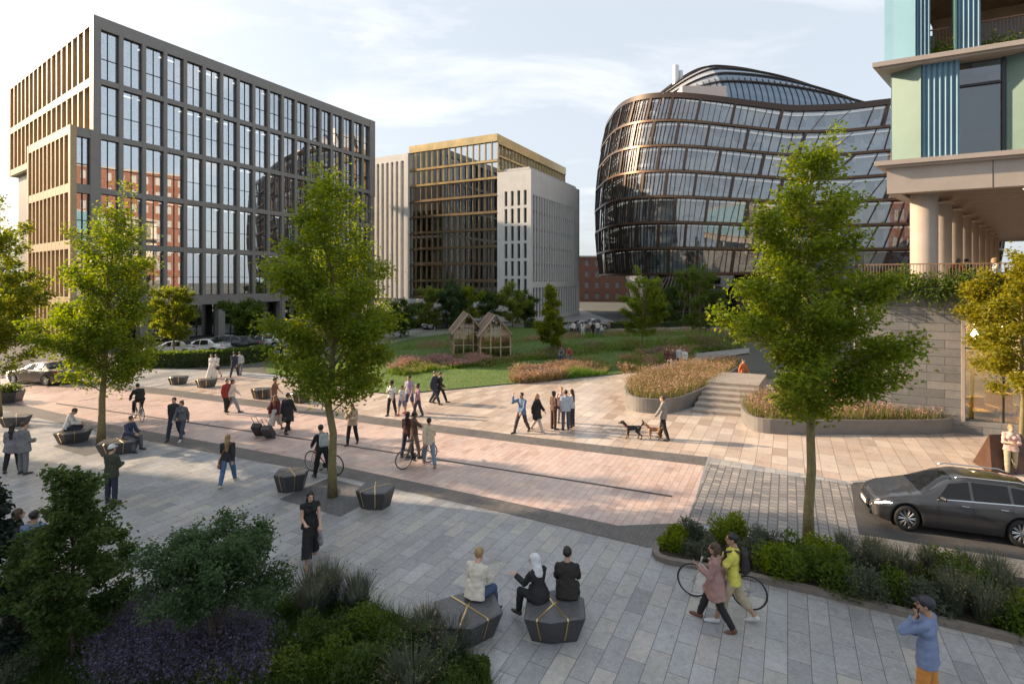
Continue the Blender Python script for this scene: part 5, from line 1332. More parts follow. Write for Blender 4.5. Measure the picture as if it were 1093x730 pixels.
    if hat:
        h, Hm = J['head'], J['H']; kind, hcl = hat
        c = [ell(h+Hm@v3(0, -0.018, 0.042), (0.091, 0.108, 0.098), Hm), plane(h+Hm@v3(0, 0, 0.03), Hm@v3(0, 0.12, -1))]
        V, F = sdf_mesh(c, v*0.8, 0.01); npmesh('helmet' if kind == 'helmet' else 'cap', V, F, mat('hat_%d' % int(hcl[0]*999+hcl[2]*99), hcl, 0.5), t)
        if kind == 'cap':
            m = MB(); 
            pts = [h+Hm@v3(0.075*math.sin(a), 0.06+0.10*math.cos(a), 0.035) for a in np.linspace(-1.2, 1.2, 9)]
            m._add([tuple(p) for p in pts]+[tuple(p+Hm@v3(0, 0, 0.012)) for p in pts], [tuple(range(9)), tuple(range(17, 8, -1))]+[(i, i+1, 10+i, 9+i) for i in range(8)]+[(8, 0, 9, 17)]); m.build('cap_peak', MATS['hat_%d' % int(hcl[0]*999+hcl[2]*99)], t)
    for n in 'LR':
        a, f = J['an'+n], J['fd'+n]; dn = v3(0, 0, -1)
        c = [cone(a+dn*0.035-f*0.035, a+dn*0.046+f*0.13, 0.043, 0.036), cone(a+dn*0.05+f*0.11, a+dn*0.052+f*0.185, 0.035, 0.026), cone(a+dn*0.03, a+v3(0, 0, 0.02)-dn*0, 0.043, 0.043, cap=True)]
        if extra and 'boots' in extra: k = J['kn'+n]; c.append(cone(a, a+(k-a)*extra['boots'], 0.05, 0.068, cap=True))
        V, F = sdf_mesh(c, v, 0.015); npmesh('shoe', V, F, mat('leather_%d_%d' % (int(shoes[0]*999), int(shoes[2]*999)), shoes, 0.45), t)
    t['_J'] = 0
    del t['_J']
    PJ[t.name] = (J, s)
    return t
PJ = {}
def wpt(t, p):
    """figure-local point to world"""
    J, s = PJ[t.name]; a = t.rotation_euler[2]; c, q = math.cos(a), math.sin(a)
    return (t.location[0]+s*(c*p[0]-q*p[1]), t.location[1]+s*(q*p[0]+c*p[1]), t.location[2]+s*p[2])
# bags and held things are things of their own
def bag(kind, label, t, side='R', col=(0.1,0.06,0.03)):
    J, s = PJ[t.name]; m = mat('bag_%d_%d_%d' % tuple(int(c*999) for c in col), col, 0.6, var=0.15, scale=8, bump=0.1)
    if kind == 'backpack':
        T = J['T']; c = J['P']+T@v3(0, -0.185, 0.30); o = empty('backpack', wpt(t, c), t.rotation_euler[2], label, 'backpack', s=s)
        ti = T
        F8 = (T@v3(0, 1, 0), 0.72)
        pr = [cone(T@v3(q, 0, -0.13), T@v3(q*0.85, 0, 0.13), 0.095, 0.085, F8) for q in (-0.075, 0.0, 0.075)]
        V, F = sdf_mesh(pr, 0.011, 0.03, 0.003); npmesh('pack_body', V, F, m, o)
        V, F = sdf_mesh([cone(T@v3(q, -0.062, -0.14), T@v3(q, -0.058, -0.03), 0.06, 0.055, (T@v3(0, 1, 0), 0.5)) for q in (-0.06, 0.0, 0.06)], 0.011, 0.02); npmesh('pocket', V, F, m, o)
        for q in (-0.105, 0.105):
            g = MB(); g.tube([tuple(T@v3(q, 0.06, 0.17)), tuple(T@v3(q*1.05, 0.16, 0.205)), tuple(T@v3(q*1.1, 0.32, 0.15)), tuple(T@v3(q*1.15, 0.345, 0.0)), tuple(T@v3(q*1.25, 0.25, -0.14)), tuple(T@v3(q*1.1, 0.05, -0.17))], 0.02, 6); g.build('strap', m, o, smooth=True)
        return o
    w = J['wr'+side]+J['fa'+side]*0.10; sg = 1 if side == 'R' else -1
    if kind in ('handbag', 'shoulder_bag'):
        hgt = 0.12 if kind == 'handbag' else 0
        base = w if kind == 'handbag' else J['P']+v3(sg*0.22, -0.03, 0.02)
        o = empty('handbag', wpt(t, base), t.rotation_euler[2], label, 'bag', s=s)
        V, F = sdf_mesh([cone(v3(0, -0.10, -0.24), v3(0, 0.10, -0.24), 0.075, 0.075, (v3(1, 0, 0), 0.7)), cone(v3(0, -0.08, -0.12), v3(0, 0.08, -0.12), 0.06, 0.06, (v3(1, 0, 0), 0.6)), cone(v3(0, 0, -0.25), v3(0, 0, -0.12), 0.12, 0.1, (v3(1, 0, 0), 0.45))], 0.012, 0.03, 0.002); npmesh('bag_body', V, F, m, o)
        g = MB()
        if kind == 'handbag': g.tube([(0, -0.08, -0.1), (0, -0.05, 0.0), (0, 0.05, 0.0), (0, 0.08, -0.1)], 0.010, 6)
        else: tp = J['sh'+('L' if side == 'R' else 'R')]-base+v3(0, 0, 0.075); tm = J['chest']-base+v3(0, -0.17, 0.06); g.tube([(0, -0.08, -0.1), tuple(tm*0.55+v3(0.02*sg, -0.06, -0.04)), tuple(tm), tuple(tp+v3(0, -0.03, 0.0)), tuple(tp+v3(0, 0.05, -0.01)), tuple(J['chest']-base+v3(0, 0.18, 0.05)), (0, 0.09, -0.1)], 0.012, 6)
        g.build('strap', m, o, smooth=True)
        return o
    if kind == 'phone':
        o = empty('phone', wpt(t, w), t.rotation_euler[2], label, 'phone', s=s)
        d = J['fa'+side]; q = MB(); q.box(-0.036, 0.036, -0.005, 0.005, -0.07, 0.07); b = q.build('phone_body', mat('phone_black', (0.01,0.01,0.012), 0.15), o, bevel=0.004)
        q = MB(); q.box(-0.033, 0.033, 0.0055, 0.0065, -0.065, 0.065); q.build('screen', mat('phone_screen', (0.02,0.02,0.03), 0.05), b)
        return o
    if kind == 'suitcase':
        p = wpt(t, v3(sg*0.25, -0.75, 0)); o = empty('suitcase', (p[0], p[1], 0), t.rotation_euler[2], label, 'suitcase')
        M_ = rotx(-R(-38)); tf = lambda q: tuple(M_@np.array(q)+np.array((0, 0, 0.06)))
        g = MB(); g.xf = lambda x_, y_, z_: tf((x_, y_, z_)); g.box(-0.2, 0.2, -0.13, 0.13, 0.04, 0.62); g.build('case', m, o, bevel=0.04)
        g = MB(); g.xf = lambda x_, y_, z_: tf((x_, y_, z_)); g.tube([(-0.11, 0.1, 0.6), (-0.11, 0.1, 1.02), (0.11, 0.1, 1.02), (0.11, 0.1, 0.6)], 0.011, 6); g.build('handle', M_dark, o)
        for q in (-0.15, 0.15):
            g = MB(); g.lathe([(0, -0.02), (0.045, -0.02), (0.045, 0.02), (0, 0.02)], 14, (q, 0.0, 0.045), 'x'); g.build('wheel', M_dark, o)
        return o
# ------------------------------------------------------------------ benches, huts, planters, sculpture, armchair
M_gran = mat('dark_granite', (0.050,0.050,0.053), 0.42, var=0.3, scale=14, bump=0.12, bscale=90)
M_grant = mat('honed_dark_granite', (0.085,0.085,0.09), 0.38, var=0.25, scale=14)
M_brass = mat('brass_inlay', (0.66,0.47,0.22), 0.3, metal=0.9)
def bench(label, loc, rz, L, D, H, seed, group='faceted stone seats of the square'):
    """faceted block: irregular six sided top, sides raked inward to the foot, brass strips crossing"""
    rnd = random.Random(seed); t = empty('stone_bench', loc, rz, label, 'seat', group)
    top = [(-L*0.5, -D*0.32), (-L*0.12, -D*0.52), (L*0.46, -D*0.40), (L*0.54, D*0.18), (L*0.18, D*0.5), (-L*0.42, D*0.42)]
    top = [(x*rnd.uniform(0.93, 1.07), y*rnd.uniform(0.93, 1.07)) for x, y in top]
    bot = [(x*0.74, y*0.72) for x, y in top]; hz = [H*rnd.uniform(0.93, 1.05) for _ in top]
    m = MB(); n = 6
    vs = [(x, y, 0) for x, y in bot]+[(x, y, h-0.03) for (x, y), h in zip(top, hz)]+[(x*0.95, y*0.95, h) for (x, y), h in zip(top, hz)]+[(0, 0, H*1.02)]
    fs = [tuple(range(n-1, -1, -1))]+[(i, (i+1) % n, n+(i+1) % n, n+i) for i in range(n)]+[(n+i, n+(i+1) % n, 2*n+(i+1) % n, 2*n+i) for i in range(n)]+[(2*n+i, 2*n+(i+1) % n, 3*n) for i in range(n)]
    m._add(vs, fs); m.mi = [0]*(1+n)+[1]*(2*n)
    m.build('block', [M_gran, M_grant], t)
    # strips run edge to edge over the top and down the rake
    def strip(i, j):
        g = MB(); w = 0.014
        def edge(k):
            a, b = np.array(top[k]), np.array(top[(k+1) % n]); a2, b2 = np.array(bot[k]), np.array(bot[(k+1) % n]); h = (hz[k]+hz[(k+1) % n])/2
            mt, mb = (a+b)/2, (a2+b2)/2; return [np.r_[mb*1.012+(mt-mb)*0.12, 0.12*h], np.r_[mt*1.012, h-0.03], np.r_[mt*0.953, h+0.006]]
        A, B = edge(i), edge(j); pts = A+[np.array((0, 0, H*1.02+0.006))]+B[::-1]
        for p, q in zip(pts[:-1], pts[1:]):
            d = q-p; s = np.cross(d, (p+q)/2-np.array((0, 0, H*0.3))); s = s/np.linalg.norm(s)*w; u = np.cross(s, d); u = u/np.linalg.norm(u)*0.006
            if u.dot((p+q)/2-np.array((0, 0, H*0.3))) < 0: u = -u
            g._add([tuple(p-s-u), tuple(p+s-u), tuple(q+s-u), tuple(q-s-u), tuple(p-s+u), tuple(p+s+u), tuple(q+s+u), tuple(q-s+u)], [(0,3,2,1),(4,5,6,7),(0,1,5,4),(1,2,6,5),(2,3,7,6),(3,0,4,7)])
        g.build('brass_strip', M_brass, t)
    strip(0, 3); strip(1, 4)
    return t
BN = {}
for key, lab, px, py, rz, L, D, H, sd in [
    ('near1', 'dark faceted seat with brass strips under the seated man in a cream jumper', 499, 676, 0.5, 1.15, 1.05, 0.5, 1),
    ('near2', 'dark faceted seat with brass strips under the seated couple', 591, 674, 0.05, 1.1, 0.95, 0.5, 2),
    ('pit1', 'dark faceted seat at the left corner of the middle tree pit', 311, 522, 0.2, 0.98, 0.8, 0.56, 3),
    ('pit2', 'dark faceted seat at the right corner of the middle tree pit', 400, 540, -0.15, 1.0, 0.8, 0.55, 4),
    ('left1', 'dark faceted seat holding the man in a white shirt', 79, 471, 0.3, 1.15, 0.9, 0.46, 5),
    ('left2', 'dark faceted seat in front of the man in a navy shirt beside the left tree', 127, 483, 0.5, 1.3, 0.95, 0.48, 6),
    ('edge', 'dark faceted seat on the paving strip at the left edge', 17, 454, 0.3, 1.1, 0.8, 0.45, 7),
    ('far1', 'leftmost of the four small dark seats along the upper paving strip', 190, 410, 0.2, 1.0, 0.8, 0.5, 8),
    ('far2', 'second from the left of the four small dark seats along the upper strip', 220, 413, 0.1, 1.1, 0.8, 0.5, 9),
    ('far3', 'third from the left of the four small dark seats along the upper strip', 280, 425, 0.0, 1.05, 0.8, 0.55, 10),
    ('far4', 'rightmost of the four small dark seats along the upper strip, left of the middle tree', 320, 429, -0.2, 1.2, 0.85, 0.52, 11)]:
    x, y = at(px, py); BN[key] = bench(lab, (x, y, 0.003), rz, L, D, H, sd)
x, y = at(8, 429)
t = empty('planter_box', (x, y, 0.0), 0.3, 'low planter with a small plant at the left edge by the road', 'planter')
m = MB(); m.prism([(-0.6,-0.45),(0.6,-0.45),(0.6,0.45),(-0.6,0.45)], 0, 0.55, 0.8); m.build('box', M_gran, t)
V, F = leaves(np.random.default_rng(3).normal(size=(600, 3))*np.array((0.3, 0.22, 0.12))+np.array((0, 0, 0.7)), 0.14, np.random.default_rng(4)); npmesh('foliage', V, F, L_mid, t, smooth=False)
# timber greenhouse huts on the lawn
M_timb = mat('grey_timber', (0.42,0.32,0.21), 0.75, var=0.3, scale=4, bump=0.15); M_shing = paving('timber_shingles', 0.3, 0.16, [(0.17,0.12,0.09),(0.26,0.19,0.14),(0.21,0.155,0.115)], joint=0.012, rough=0.8, jc=(0.03,0.025,0.02), rot=0)
M_lamp = mat('warm_bulb', (1,0.8,0.5), 0.5, emit=(1.0,0.66,0.30), estr=2)
def hut(label, px, py, rz):
    x, y = at(px, py); t = empty('timber_hut', (x, y, 0.05), rz, label, 'garden hut', 'timber huts on the lawn')
    Wd, D, E, Rg = 2.5, 3.6, 2.0, 3.55
    f = MB()
    for yy in (0.0, D):
        for xx in (-Wd/2, -Wd/6, Wd/6, Wd/2): f.box(xx-0.05, xx+0.05, yy-0.05, yy+0.05, 0, E+(Rg-E)*(1-abs(xx)/(Wd/2)))
        for z in (0.05, 0.9, E): f.box(-Wd/2, Wd/2, yy-0.04, yy+0.04, z-0.04, z+0.04)
        for s in (-1, 1): f.tube([(s*(Wd/2+0.12), yy, E-0.12), (0, yy, Rg+0.02)], 0.075, 4)
    for xx in (-Wd/2, Wd/2):
        for k in range(1, 5): f.box(xx-0.04, xx+0.04, D*k/5-0.04, D*k/5+0.04, 0, E)
        for z in (0.05, 0.9, E): f.box(xx-0.035, xx+0.035, 0.05, D-0.05, z-0.035, z+0.035)
    f.build('frame', M_timb, t)
    g = MB()
    for yy in (0.0, D): g._add([(-Wd/2, yy, 0), (Wd/2, yy, 0), (Wd/2, yy, E), (0, yy, Rg), (-Wd/2, yy, E)], [(0,1,2,3,4)])
    for xx in (-Wd/2, Wd/2): g._add([(xx, 0, 0), (xx, D, 0), (xx, D, E), (xx, 0, E)], [(0,1,2,3)])
    g.build('glazing', glass('hut_glass', (0.75,0.75,0.68), 0.1), t)
    for s in (-1, 1):
        r_ = MB(); a = (s*(Wd/2+0.2), E-0.2); r_._add([(a[0], -0.25, a[1]), (a[0], D+0.25, a[1]), (0, D+0.25, Rg+0.06), (0, -0.25, Rg+0.06), (a[0], -0.25, a[1]-0.06), (a[0], D+0.25, a[1]-0.06), (0, D+0.25, Rg), (0, -0.25, Rg)], [(0,1,2,3),(7,6,5,4),(0,3,7,4),(1,5,6,2),(0,4,5,1),(2,6,7,3)])
        r_.build('roof', M_shing, t)
    b = MB(); b.box(-0.8, 0.8, 2.2, 2.8, 0.7, 0.78); b.box(-0.75, -0.68, 2.25, 2.75, 0, 0.7); b.box(0.68, 0.75, 2.25, 2.75, 0, 0.7); b.build('table', M_timb, t)
    for i in range(0):
        q = MB(); q.lathe([(0.0, -0.09), (0.08, -0.05), (0.09, 0.02), (0.03, 0.1), (0, 0.1)], 10, (-0.6+0.6*i, 1.2, 2.0)); q.tube([(-0.6+0.6*i, 1.2, 2.1), (-0.6+0.6*i, 1.2, 2.9)], 0.008, 4); q.build('lamp', M_lamp, t)
    return t
hut('left timber framed glass hut with steep shingle roof', 500, 380, 0.2)
hut('right timber framed glass hut with steep shingle roof, nearer the yellow tree', 529, 383, 0.2)
# raised curved planters
def planter(label, px, hgt, seed, n=2600, nh=4200):
    P = spline(G(px), 6, True); t = empty('raised_planter', (0, 0, 0), 0, label, 'planter')
    m = MB(); k = len(P); A = np.array(P); c = A.mean(0); d = np.roll(A, -1, 0)-np.roll(A, 1, 0); nn = np.stack([d[:, 1], -d[:, 0]], 1); nn /= np.linalg.norm(nn, axis=1)[:, None]
    if ((A-c)*nn).sum() < 0: nn = -nn
    I = A-nn*0.14
    vs = [(p[0], p[1], 0) for p in A]+[(p[0], p[1], hgt) for p in A]+[(p[0], p[1], hgt) for p in I]+[(p[0], p[1], hgt-0.15) for p in I]
    fs = [(i, (i+1) % k, k+(i+1) % k, k+i) for i in range(k)]+[(k+i, k+(i+1) % k, 2*k+(i+1) % k, 2*k+i) for i in range(k)]+[(2*k+i, 2*k+(i+1) % k, 3*k+(i+1) % k, 3*k+i) for i in range(k)]
    m._add(vs, fs); m.build('wall', mat('grey_planter_stone', (0.17,0.16,0.15), 0.6, var=0.15, scale=1.5, bump=0.08), t)
    s = MB(); s._add([(p[0], p[1], hgt-0.1) for p in I], [tuple(range(k))]); s.build('soil', M_soil, t)
    rng = np.random.default_rng(seed); X, Y = scatter([tuple(p) for p in I], n, rng); Q = np.stack([X, Y, np.full(len(X), hgt-0.1)], 1)
    patch = 0.6+0.4*np.sin(X*1.3+seed)*np.cos(Y*1.1)
    V, F, top = blades(Q, 0.75*(0.55+0.6*patch*rng.random(len(X))), 0.03, rng, 0.35); npmesh('foliage', V, F, L_straw, t, smooth=False)
    V, F, tp2 = blades(Q[::2]+rng.normal(size=Q[::2].shape)*np.array((.1,.1,0)), 0.55, 0.04, rng, 0.4); npmesh('leafage', V, F, L_mid, t, smooth=False)
    q = rng.integers(0, len(Q), nh); fr = rng.uniform(0.7, 1.05, (nh, 1)); V, F = leaves(Q[q]*(1-fr)+top[q]*fr, 0.09, rng); npmesh('blossoms', V, F, L_orng if seed % 2 else L_pink, t, smooth=False)
    return t
planter('curved grey stone planter of orange grasses beside the steps', [(668,424),(671,436),(690,441),(722,440),(752,428),(778,411),(792,398),(780,395),(745,399),(705,407),(680,414)], 0.72, 31, 4200, 7000)
planter('long grey stone planter with low planting at the foot of the stone podium', [(793,440),(796,455),(822,463),(900,464),(960,464),(1016,462),(1014,451),(960,446),(880,441),(820,434)], 0.62, 32, 3600, 2200)
# stone steps between the planters
st = empty('stone_steps', (0, 0, 0), 0, 'broad stone steps rising between the two curved planters', 'steps')
pA, pB = np.array(at(738,440)), np.array(at(800,446)); dv = np.array((0.52, 0.85))
for i in range(6):
    a, b = pA+dv*0.75*i, pB+dv*0.75*i; m = MB(); m.prism([tuple(a), tuple(b), tuple(b+dv*(0.75*(6-i)+3)), tuple(a+dv*(0.75*(6-i)+3))], 0.0 if i == 0 else 0.15*i+0.001, 0.15*(i+1)); m.build('step', mat('step_stone', (0.29,0.25,0.215), 0.6, var=0.15, scale=2, bump=0.05), st)
# hedge trailing over the podium edge
rng = np.random.default_rng(77); n = 15000; X = rng.uniform(-1.4, LX-1, n); Yh = rng.uniform(-0.35, 0.45, n); Z = ZT+rng.normal(0.12, 0.30, n)+0.12*np.sin(X*3)-np.maximum(0, -Yh)*1.2
ca, sa = math.cos(TH-PI/2), math.sin(TH-PI/2); Pw = np.stack([TX+ca*X-sa*Yh, TY+sa*X+ca*Yh, Z], 1)
t = empty('podium_hedge', (TX, TY, ZT), 0, 'trailing green hedge along the top edge of the stone podium', 'hedge'); V, F = leaves(Pw-np.array((TX, TY, ZT)), 0.14, rng, droop=0.5); npmesh('foliage', V, F, L_mid, t, smooth=False)
n = 5000; X = rng.uniform(1.45, LX-1, n); X = np.where((X > 2.15) & (X < 3.2), X-1.0, X); Yh = rng.uniform(0.15, 0.6, n); Z = 16.3+np.abs(rng.normal(0.1, 0.28, n)); Pw = np.stack([ca*X-sa*Yh, sa*X+ca*Yh, Z-16.25], 1)
t = empty('balcony_plants', (TX, TY, 16.25), 0, 'row of green plants behind the cornice of the open balcony', 'plants'); V, F = leaves(Pw, 0.13, rng, up=0.1); npmesh('foliage', V, F, L_mid, t, smooth=False)
# rusty pyramid
x, y = at(1068, 500); t = empty('steel_sculpture', (x, y, 0.004), 0.25, 'rusty brown faceted steel pyramid standing by the shop front', 'sculpture')
m = MB(); M_cort = mat('corten_steel', (0.085,0.040,0.024), 0.6, metal=0.2, var=0.4, scale=2.5, bump=0.15)
m._add([(-0.95,-0.35,0),(0.75,-0.75,0),(1.45,0.4,0),(-0.2,0.75,0),(-0.55,0.0,1.22),(1.05,0.05,1.1)], [(3,2,1,0),(0,1,4),(1,5,4),(1,2,5),(2,3,4,5),(3,0,4)]); m.build('facet', M_cort, t)
m = MB(); m.tube([(-0.95,-0.35,0.01),(-0.55,0,1.22)], 0.012, 4); m.tube([(0.75,-0.75,0.01),(-0.55,0,1.22)], 0.012, 4); m.tube([(0.75,-0.75,0.01),(1.05,0.05,1.1),(-0.55,0,1.22)], 0.012, 4); m.build('weld_edge', mat('corten_edge', (0.17,0.08,0.045), 0.5, metal=0.3), t)
# yellow armchair and table in the shop
def inshop(x, y): return (TX+ca*x-sa*y, TY+sa*x+ca*y, 0.42)
t = empty('armchair', inshop(3.25, 1.15), TH-PI/2+0.3, 'bright yellow armchair behind the shop window', 'armchair'); M_yel = mat('yellow_fabric', (0.78,0.50,0.02), 0.7, var=0.06, scale=5)
m = MB(); m.box(-0.42, 0.42, -0.4, 0.4, 0.16, 0.46); m.build('seat', M_yel, t, bevel=0.05)
m = MB(); m.box(-0.48, 0.48, 0.3, 0.5, 0.14, 0.95); m.build('backrest', M_yel, t, bevel=0.06)
for s in (-1, 1):
    m = MB(); m.box(s*0.42, s*0.58, -0.42, 0.48, 0.14, 0.66); m.build('armrest', M_yel, t, bevel=0.05)
for a in (-1, 1):
    for b in (-1, 1): m = MB(); m.tube([(a*0.4, b*0.34, 0), (a*0.38, b*0.32, 0.16)], 0.022, 6); m.build('leg', M_dark, t)
t = empty('armchair', inshop(4.6, 3.0), TH-PI/2+2.6, 'dull yellow armchair farther back inside the shop', 'armchair')
m = MB(); m.box(-0.42, 0.42, -0.4, 0.4, 0.16, 0.46); m.build('seat', M_yel, t, bevel=0.05)
m = MB(); m.box(-0.48, 0.48, 0.3, 0.5, 0.14, 1.05); m.build('backrest', M_yel, t, bevel=0.06)
for a in (-1, 1):
    for b in (-1, 1): m = MB(); m.tube([(a*0.4, b*0.34, 0), (a*0.38, b*0.32, 0.16)], 0.022, 6); m.build('leg', M_dark, t)
t = empty('shop_table', inshop(5.0, 1.4), 0, 'small round dark table beside the yellow armchair in the shop', 'table')
m = MB(); m.lathe([(0, 0.7), (0.38, 0.7), (0.38, 0.73), (0, 0.73)], 20); m.build('tabletop', M_wood, t); m = MB(); m.lathe([(0.24, 0), (0.24, 0.02), (0.03, 0.03), (0.03, 0.7)], 14); m.build('pedestal', M_dark, t)
# ------------------------------------------------------------------ cars
def paint(name, col): return mat('car_paint_'+name, col, 0.32, metal=0.55, coat=1.0, spec=0.5)
M_tyre = mat('tyre_rubber', (0.018,0.018,0.018), 0.75, bump=0.1, bscale=80); M_rim = mat('alloy_rim', (0.55,0.55,0.56), 0.3, metal=0.9); M_cglass = mat('car_glass', (0.008,0.009,0.010), 0.03, spec=0.4)
M_head = mat('headlamp_lens', (0.6,0.62,0.64), 0.08, metal=0.4); M_lit = mat('lit_headlamp', (1,0.95,0.8), 0.3, emit=(1.0,0.90,0.66), estr=22); M_tail = mat('tail_lamp', (0.30,0.012,0.01), 0.2); M_plate = mat('number_plate', (0.7,0.7,0.68), 0.5); M_trim = mat('chrome_trim', (0.6,0.6,0.6), 0.15, metal=1.0); M_seat = mat('car_seat_dark', (0.03,0.03,0.032), 0.7)
def interp(x, pts):
    xs = [p[0] for p in pts]; ys = [p[1] for p in pts]
    i = max(0, min(len(xs)-2, int(np.searchsorted(xs, x))-1)); t = (x-xs[i])/(xs[i+1]-xs[i]); t = max(0, min(1, t)); t = t*t*(3-2*t)*0.5+t*0.5
    return ys[i]*(1-t)+ys[i+1]*t
SHAPES = {
 'estate': dict(top=[(-2.32,.50),(-2.27,.63),(-2.12,.73),(-1.75,.84),(-1.2,.945),(-1.05,.985),(-.2,1.37),(.25,1.46),(1.3,1.45),(1.85,1.38),(2.28,1.02),(2.36,.95),(2.42,.62)], belt=[(-2.32,.46),(-2.24,.58),(-2.0,.68),(-1.6,.78),(-1.0,.90),(0,.95),(1.5,1.0),(2.2,.98),(2.42,.6)], wid=[(-2.32,.48),(-2.26,.66),(-2.1,.80),(-1.8,.89),(-1.0,.925),(1.4,.925),(2.1,.88),(2.36,.78),(2.42,.62)], cab=(-1.05,2.3), ws=(-.2,1.85), wheels=(-1.42,1.42)),
 'saloon': dict(top=[(-2.3,.55),(-2.2,.70),(-1.9,.80),(-1.05,.93),(-.9,.96),(-.2,1.33),(.25,1.42),(.9,1.39),(1.5,1.07),(1.65,1.02),(2.2,.96),(2.32,.6)], belt=[(-2.3,.5),(-2.2,.66),(-1.8,.77),(-.9,.90),(.6,.94),(1.6,.96),(2.2,.92),(2.32,.58)], wid=[(-2.32,.58),(-2.18,.76),(-1.8,.88),(-1,.90),(1.3,.90),(2.0,.86),(2.25,.76),(2.32,.6)], cab=(-.9,1.62), ws=(-.2,.95), wheels=(-1.36,1.36))}
def car(label, loc, rz, shape, pcol, pname, lit=False, group=None, name='parked_car', cat='car', detail=True):
    S = SHAPES[shape]; x0, x1 = S['top'][0][0], S['top'][-1][0]; wr = 0.335; t = empty(name, loc, rz, label, cat, group)
    def ringpts(x):
        zt = interp(x, S['top']); zb = min(interp(x, S['belt']), zt-0.02); w = interp(x, S['wid']); zl = 0.20+0.12*max(0, (abs(x)-1.95)/0.5)
        for wx in S['wheels']:
            d = abs(x-wx)
            if d < 0.40: zl = max(zl, wr+math.sqrt(max(0, 0.40**2-d*d))*0.98-0.0)
        cabin = max(0.0, min(1.0, (zt-zb-0.06)/0.35))
        mid = min(zb-0.04, max(zl+0.03, 0.56)); zl = min(zl, mid-0.02)
        wrf = w*(0.93-0.23*cabin)
        return [(w*0.965, zl), (w*1.0, zl+(mid-zl)*0.5), (w*1.0, mid), (w*0.985, mid+(zb-mid)*0.75), (w*0.945, zb), (w*(0.93-0.13*cabin), zb+(zt-zb)*0.48), (wrf, zb+(zt-zb)*0.86), (wrf*0.86, zb+(zt-zb)*0.965), (wrf*0.45, zt-0.004), (0, zt)]
    xs = sorted(set(list(np.linspace(x0, x1, 84))+[wx+d for wx in S['wheels'] for d in (-.4,-.399,.399,.4)]))
    rp = [ringpts(x) for x in xs]; k = len(rp[0]); vs = []; 
    for x, r in zip(xs, rp): vs += [(x, y, z) for y, z in r]+[(x, -y, z) for y, z in r[-2::-1]]
    K = 2*k-1; fs = [(i*K+j, i*K+j+1, (i+1)*K+j+1, (i+1)*K+j) for i in range(len(xs)-1) for j in range(K-1)]
    fs += [tuple(range(K)), tuple((len(xs)-1)*K+j for j in range(K-1, -1, -1))]
    m = MB(); m._add(vs, fs); pm = paint(pname, pcol); body = m.build('body', pm, t, smooth=True)
    u = MB(); u.box(x0+0.25, x1-0.25, -0.68, 0.68, 0.19, 0.5)
    for wx in S['wheels']: u.box(wx-0.42, wx+0.42, -0.8, 0.8, 0.45, 0.74)
    u.build('underbody', mat('underbody_black', (0.012,0.012,0.012), 0.9), t)
    def patch(name, xa, xb, va, vb, m_, par, side, off=0.006, n=12, nv=5, sk=0.0, sk2=0.0, smooth=True):
        """piece of the body surface lifted off it: x range, position up the section va..vb (ring index)"""
        vs = []
        for i in range(n+1):
            for j in range(nv+1):
                f = j/nv; v = va+(vb-va)*f; x = xa+(xb-xa)*i/n; x += (sk*(1-i/n)+sk2*i/n)*f
                r = ringpts(x); q = min(k-2, int(v)); g_ = v-q; y = r[q][0]*(1-g_)+r[q+1][0]*g_; z = r[q][1]*(1-g_)+r[q+1][1]*g_
                tz = r[q+1][1]-r[q][1]; ty = r[q+1][0]-r[q][0]; L_ = math.hypot(tz, ty) or 1
                vs.append((x, side*(y+off*tz/L_), z+off*(-ty)/L_))
        g = MB(); g._add(vs, [(i*(nv+1)+j, i*(nv+1)+j+1, (i+1)*(nv+1)+j+1, (i+1)*(nv+1)+j) for i in range(n) for j in range(nv)]); return g.build(name, m_, par, smooth=smooth)
    c0, c1 = S['cab']; w0, w1 = S['ws']
    for s in (-1, 1):
        patch('side_window', c0+0.42, 0.22, 4.12, 6.0, M_cglass, t, s, sk=0.36, n=14)
        patch('side_window', 0.30, min(1.18, w1), 4.12, 6.0, M_cglass, t, s, n=10, sk2=-0.1 if shape == 'saloon' else 0)
        if shape == 'estate': patch('side_window', 1.26, 2.02, 4.15, 5.9, M_cglass, t, s, n=8, sk2=-0.3)
        if detail:
            patch('window_trim', c0+0.40, c1-0.25, 4.0, 4.10, M_trim, t, s, off=0.008, n=20, nv=1)
            for xd in (-0.62, 0.26, 1.2): patch('door_gap', xd, xd+0.012, 0.6, 4.0, M_dark, t, s, off=0.003, n=1, nv=8)
            patch('sill_trim', -0.98, 0.98, 0.05, 0.5, M_dark, t, s, off=0.004, n=10, nv=1)
            for xd in (0.06, 1.0): g = MB(); r = ringpts(xd); g.box(xd-0.1, xd+0.1, s*(r[3][0]+0.005), s*(r[3][0]+0.03), r[3][1]-0.03, r[3][1]); g.build('door_handle', M_trim, t, bevel=0.008)
        g = MB(); r = ringpts(c0+0.55); V, F = sdf_mesh([cone((c0+0.5, s*(r[4][0]+0.08), r[4][1]+0.06), (c0+0.56, s*(r[4][0]+0.20), r[4][1]+0.07), 0.06, 0.05, ((1,0,0), 0.7)), cone((c0+0.56, s*(r[4][0]-0.02), r[4][1]+0.02), (c0+0.54, s*(r[4][0]+0.1), r[4][1]+0.04), 0.02, 0.02)], 0.015); npmesh('mirror', V, F, pm, t)
        patch('headlight', x0+0.10, x0+0.52, 3.05, 4.1, M_lit if lit else M_head, t, s, n=8, nv=3, sk=0.0, sk2=-0.12)
        patch('tail_light', x1-0.36, x1-0.05, 3.0, 4.1, M_tail, t, s, n=6, nv=3)
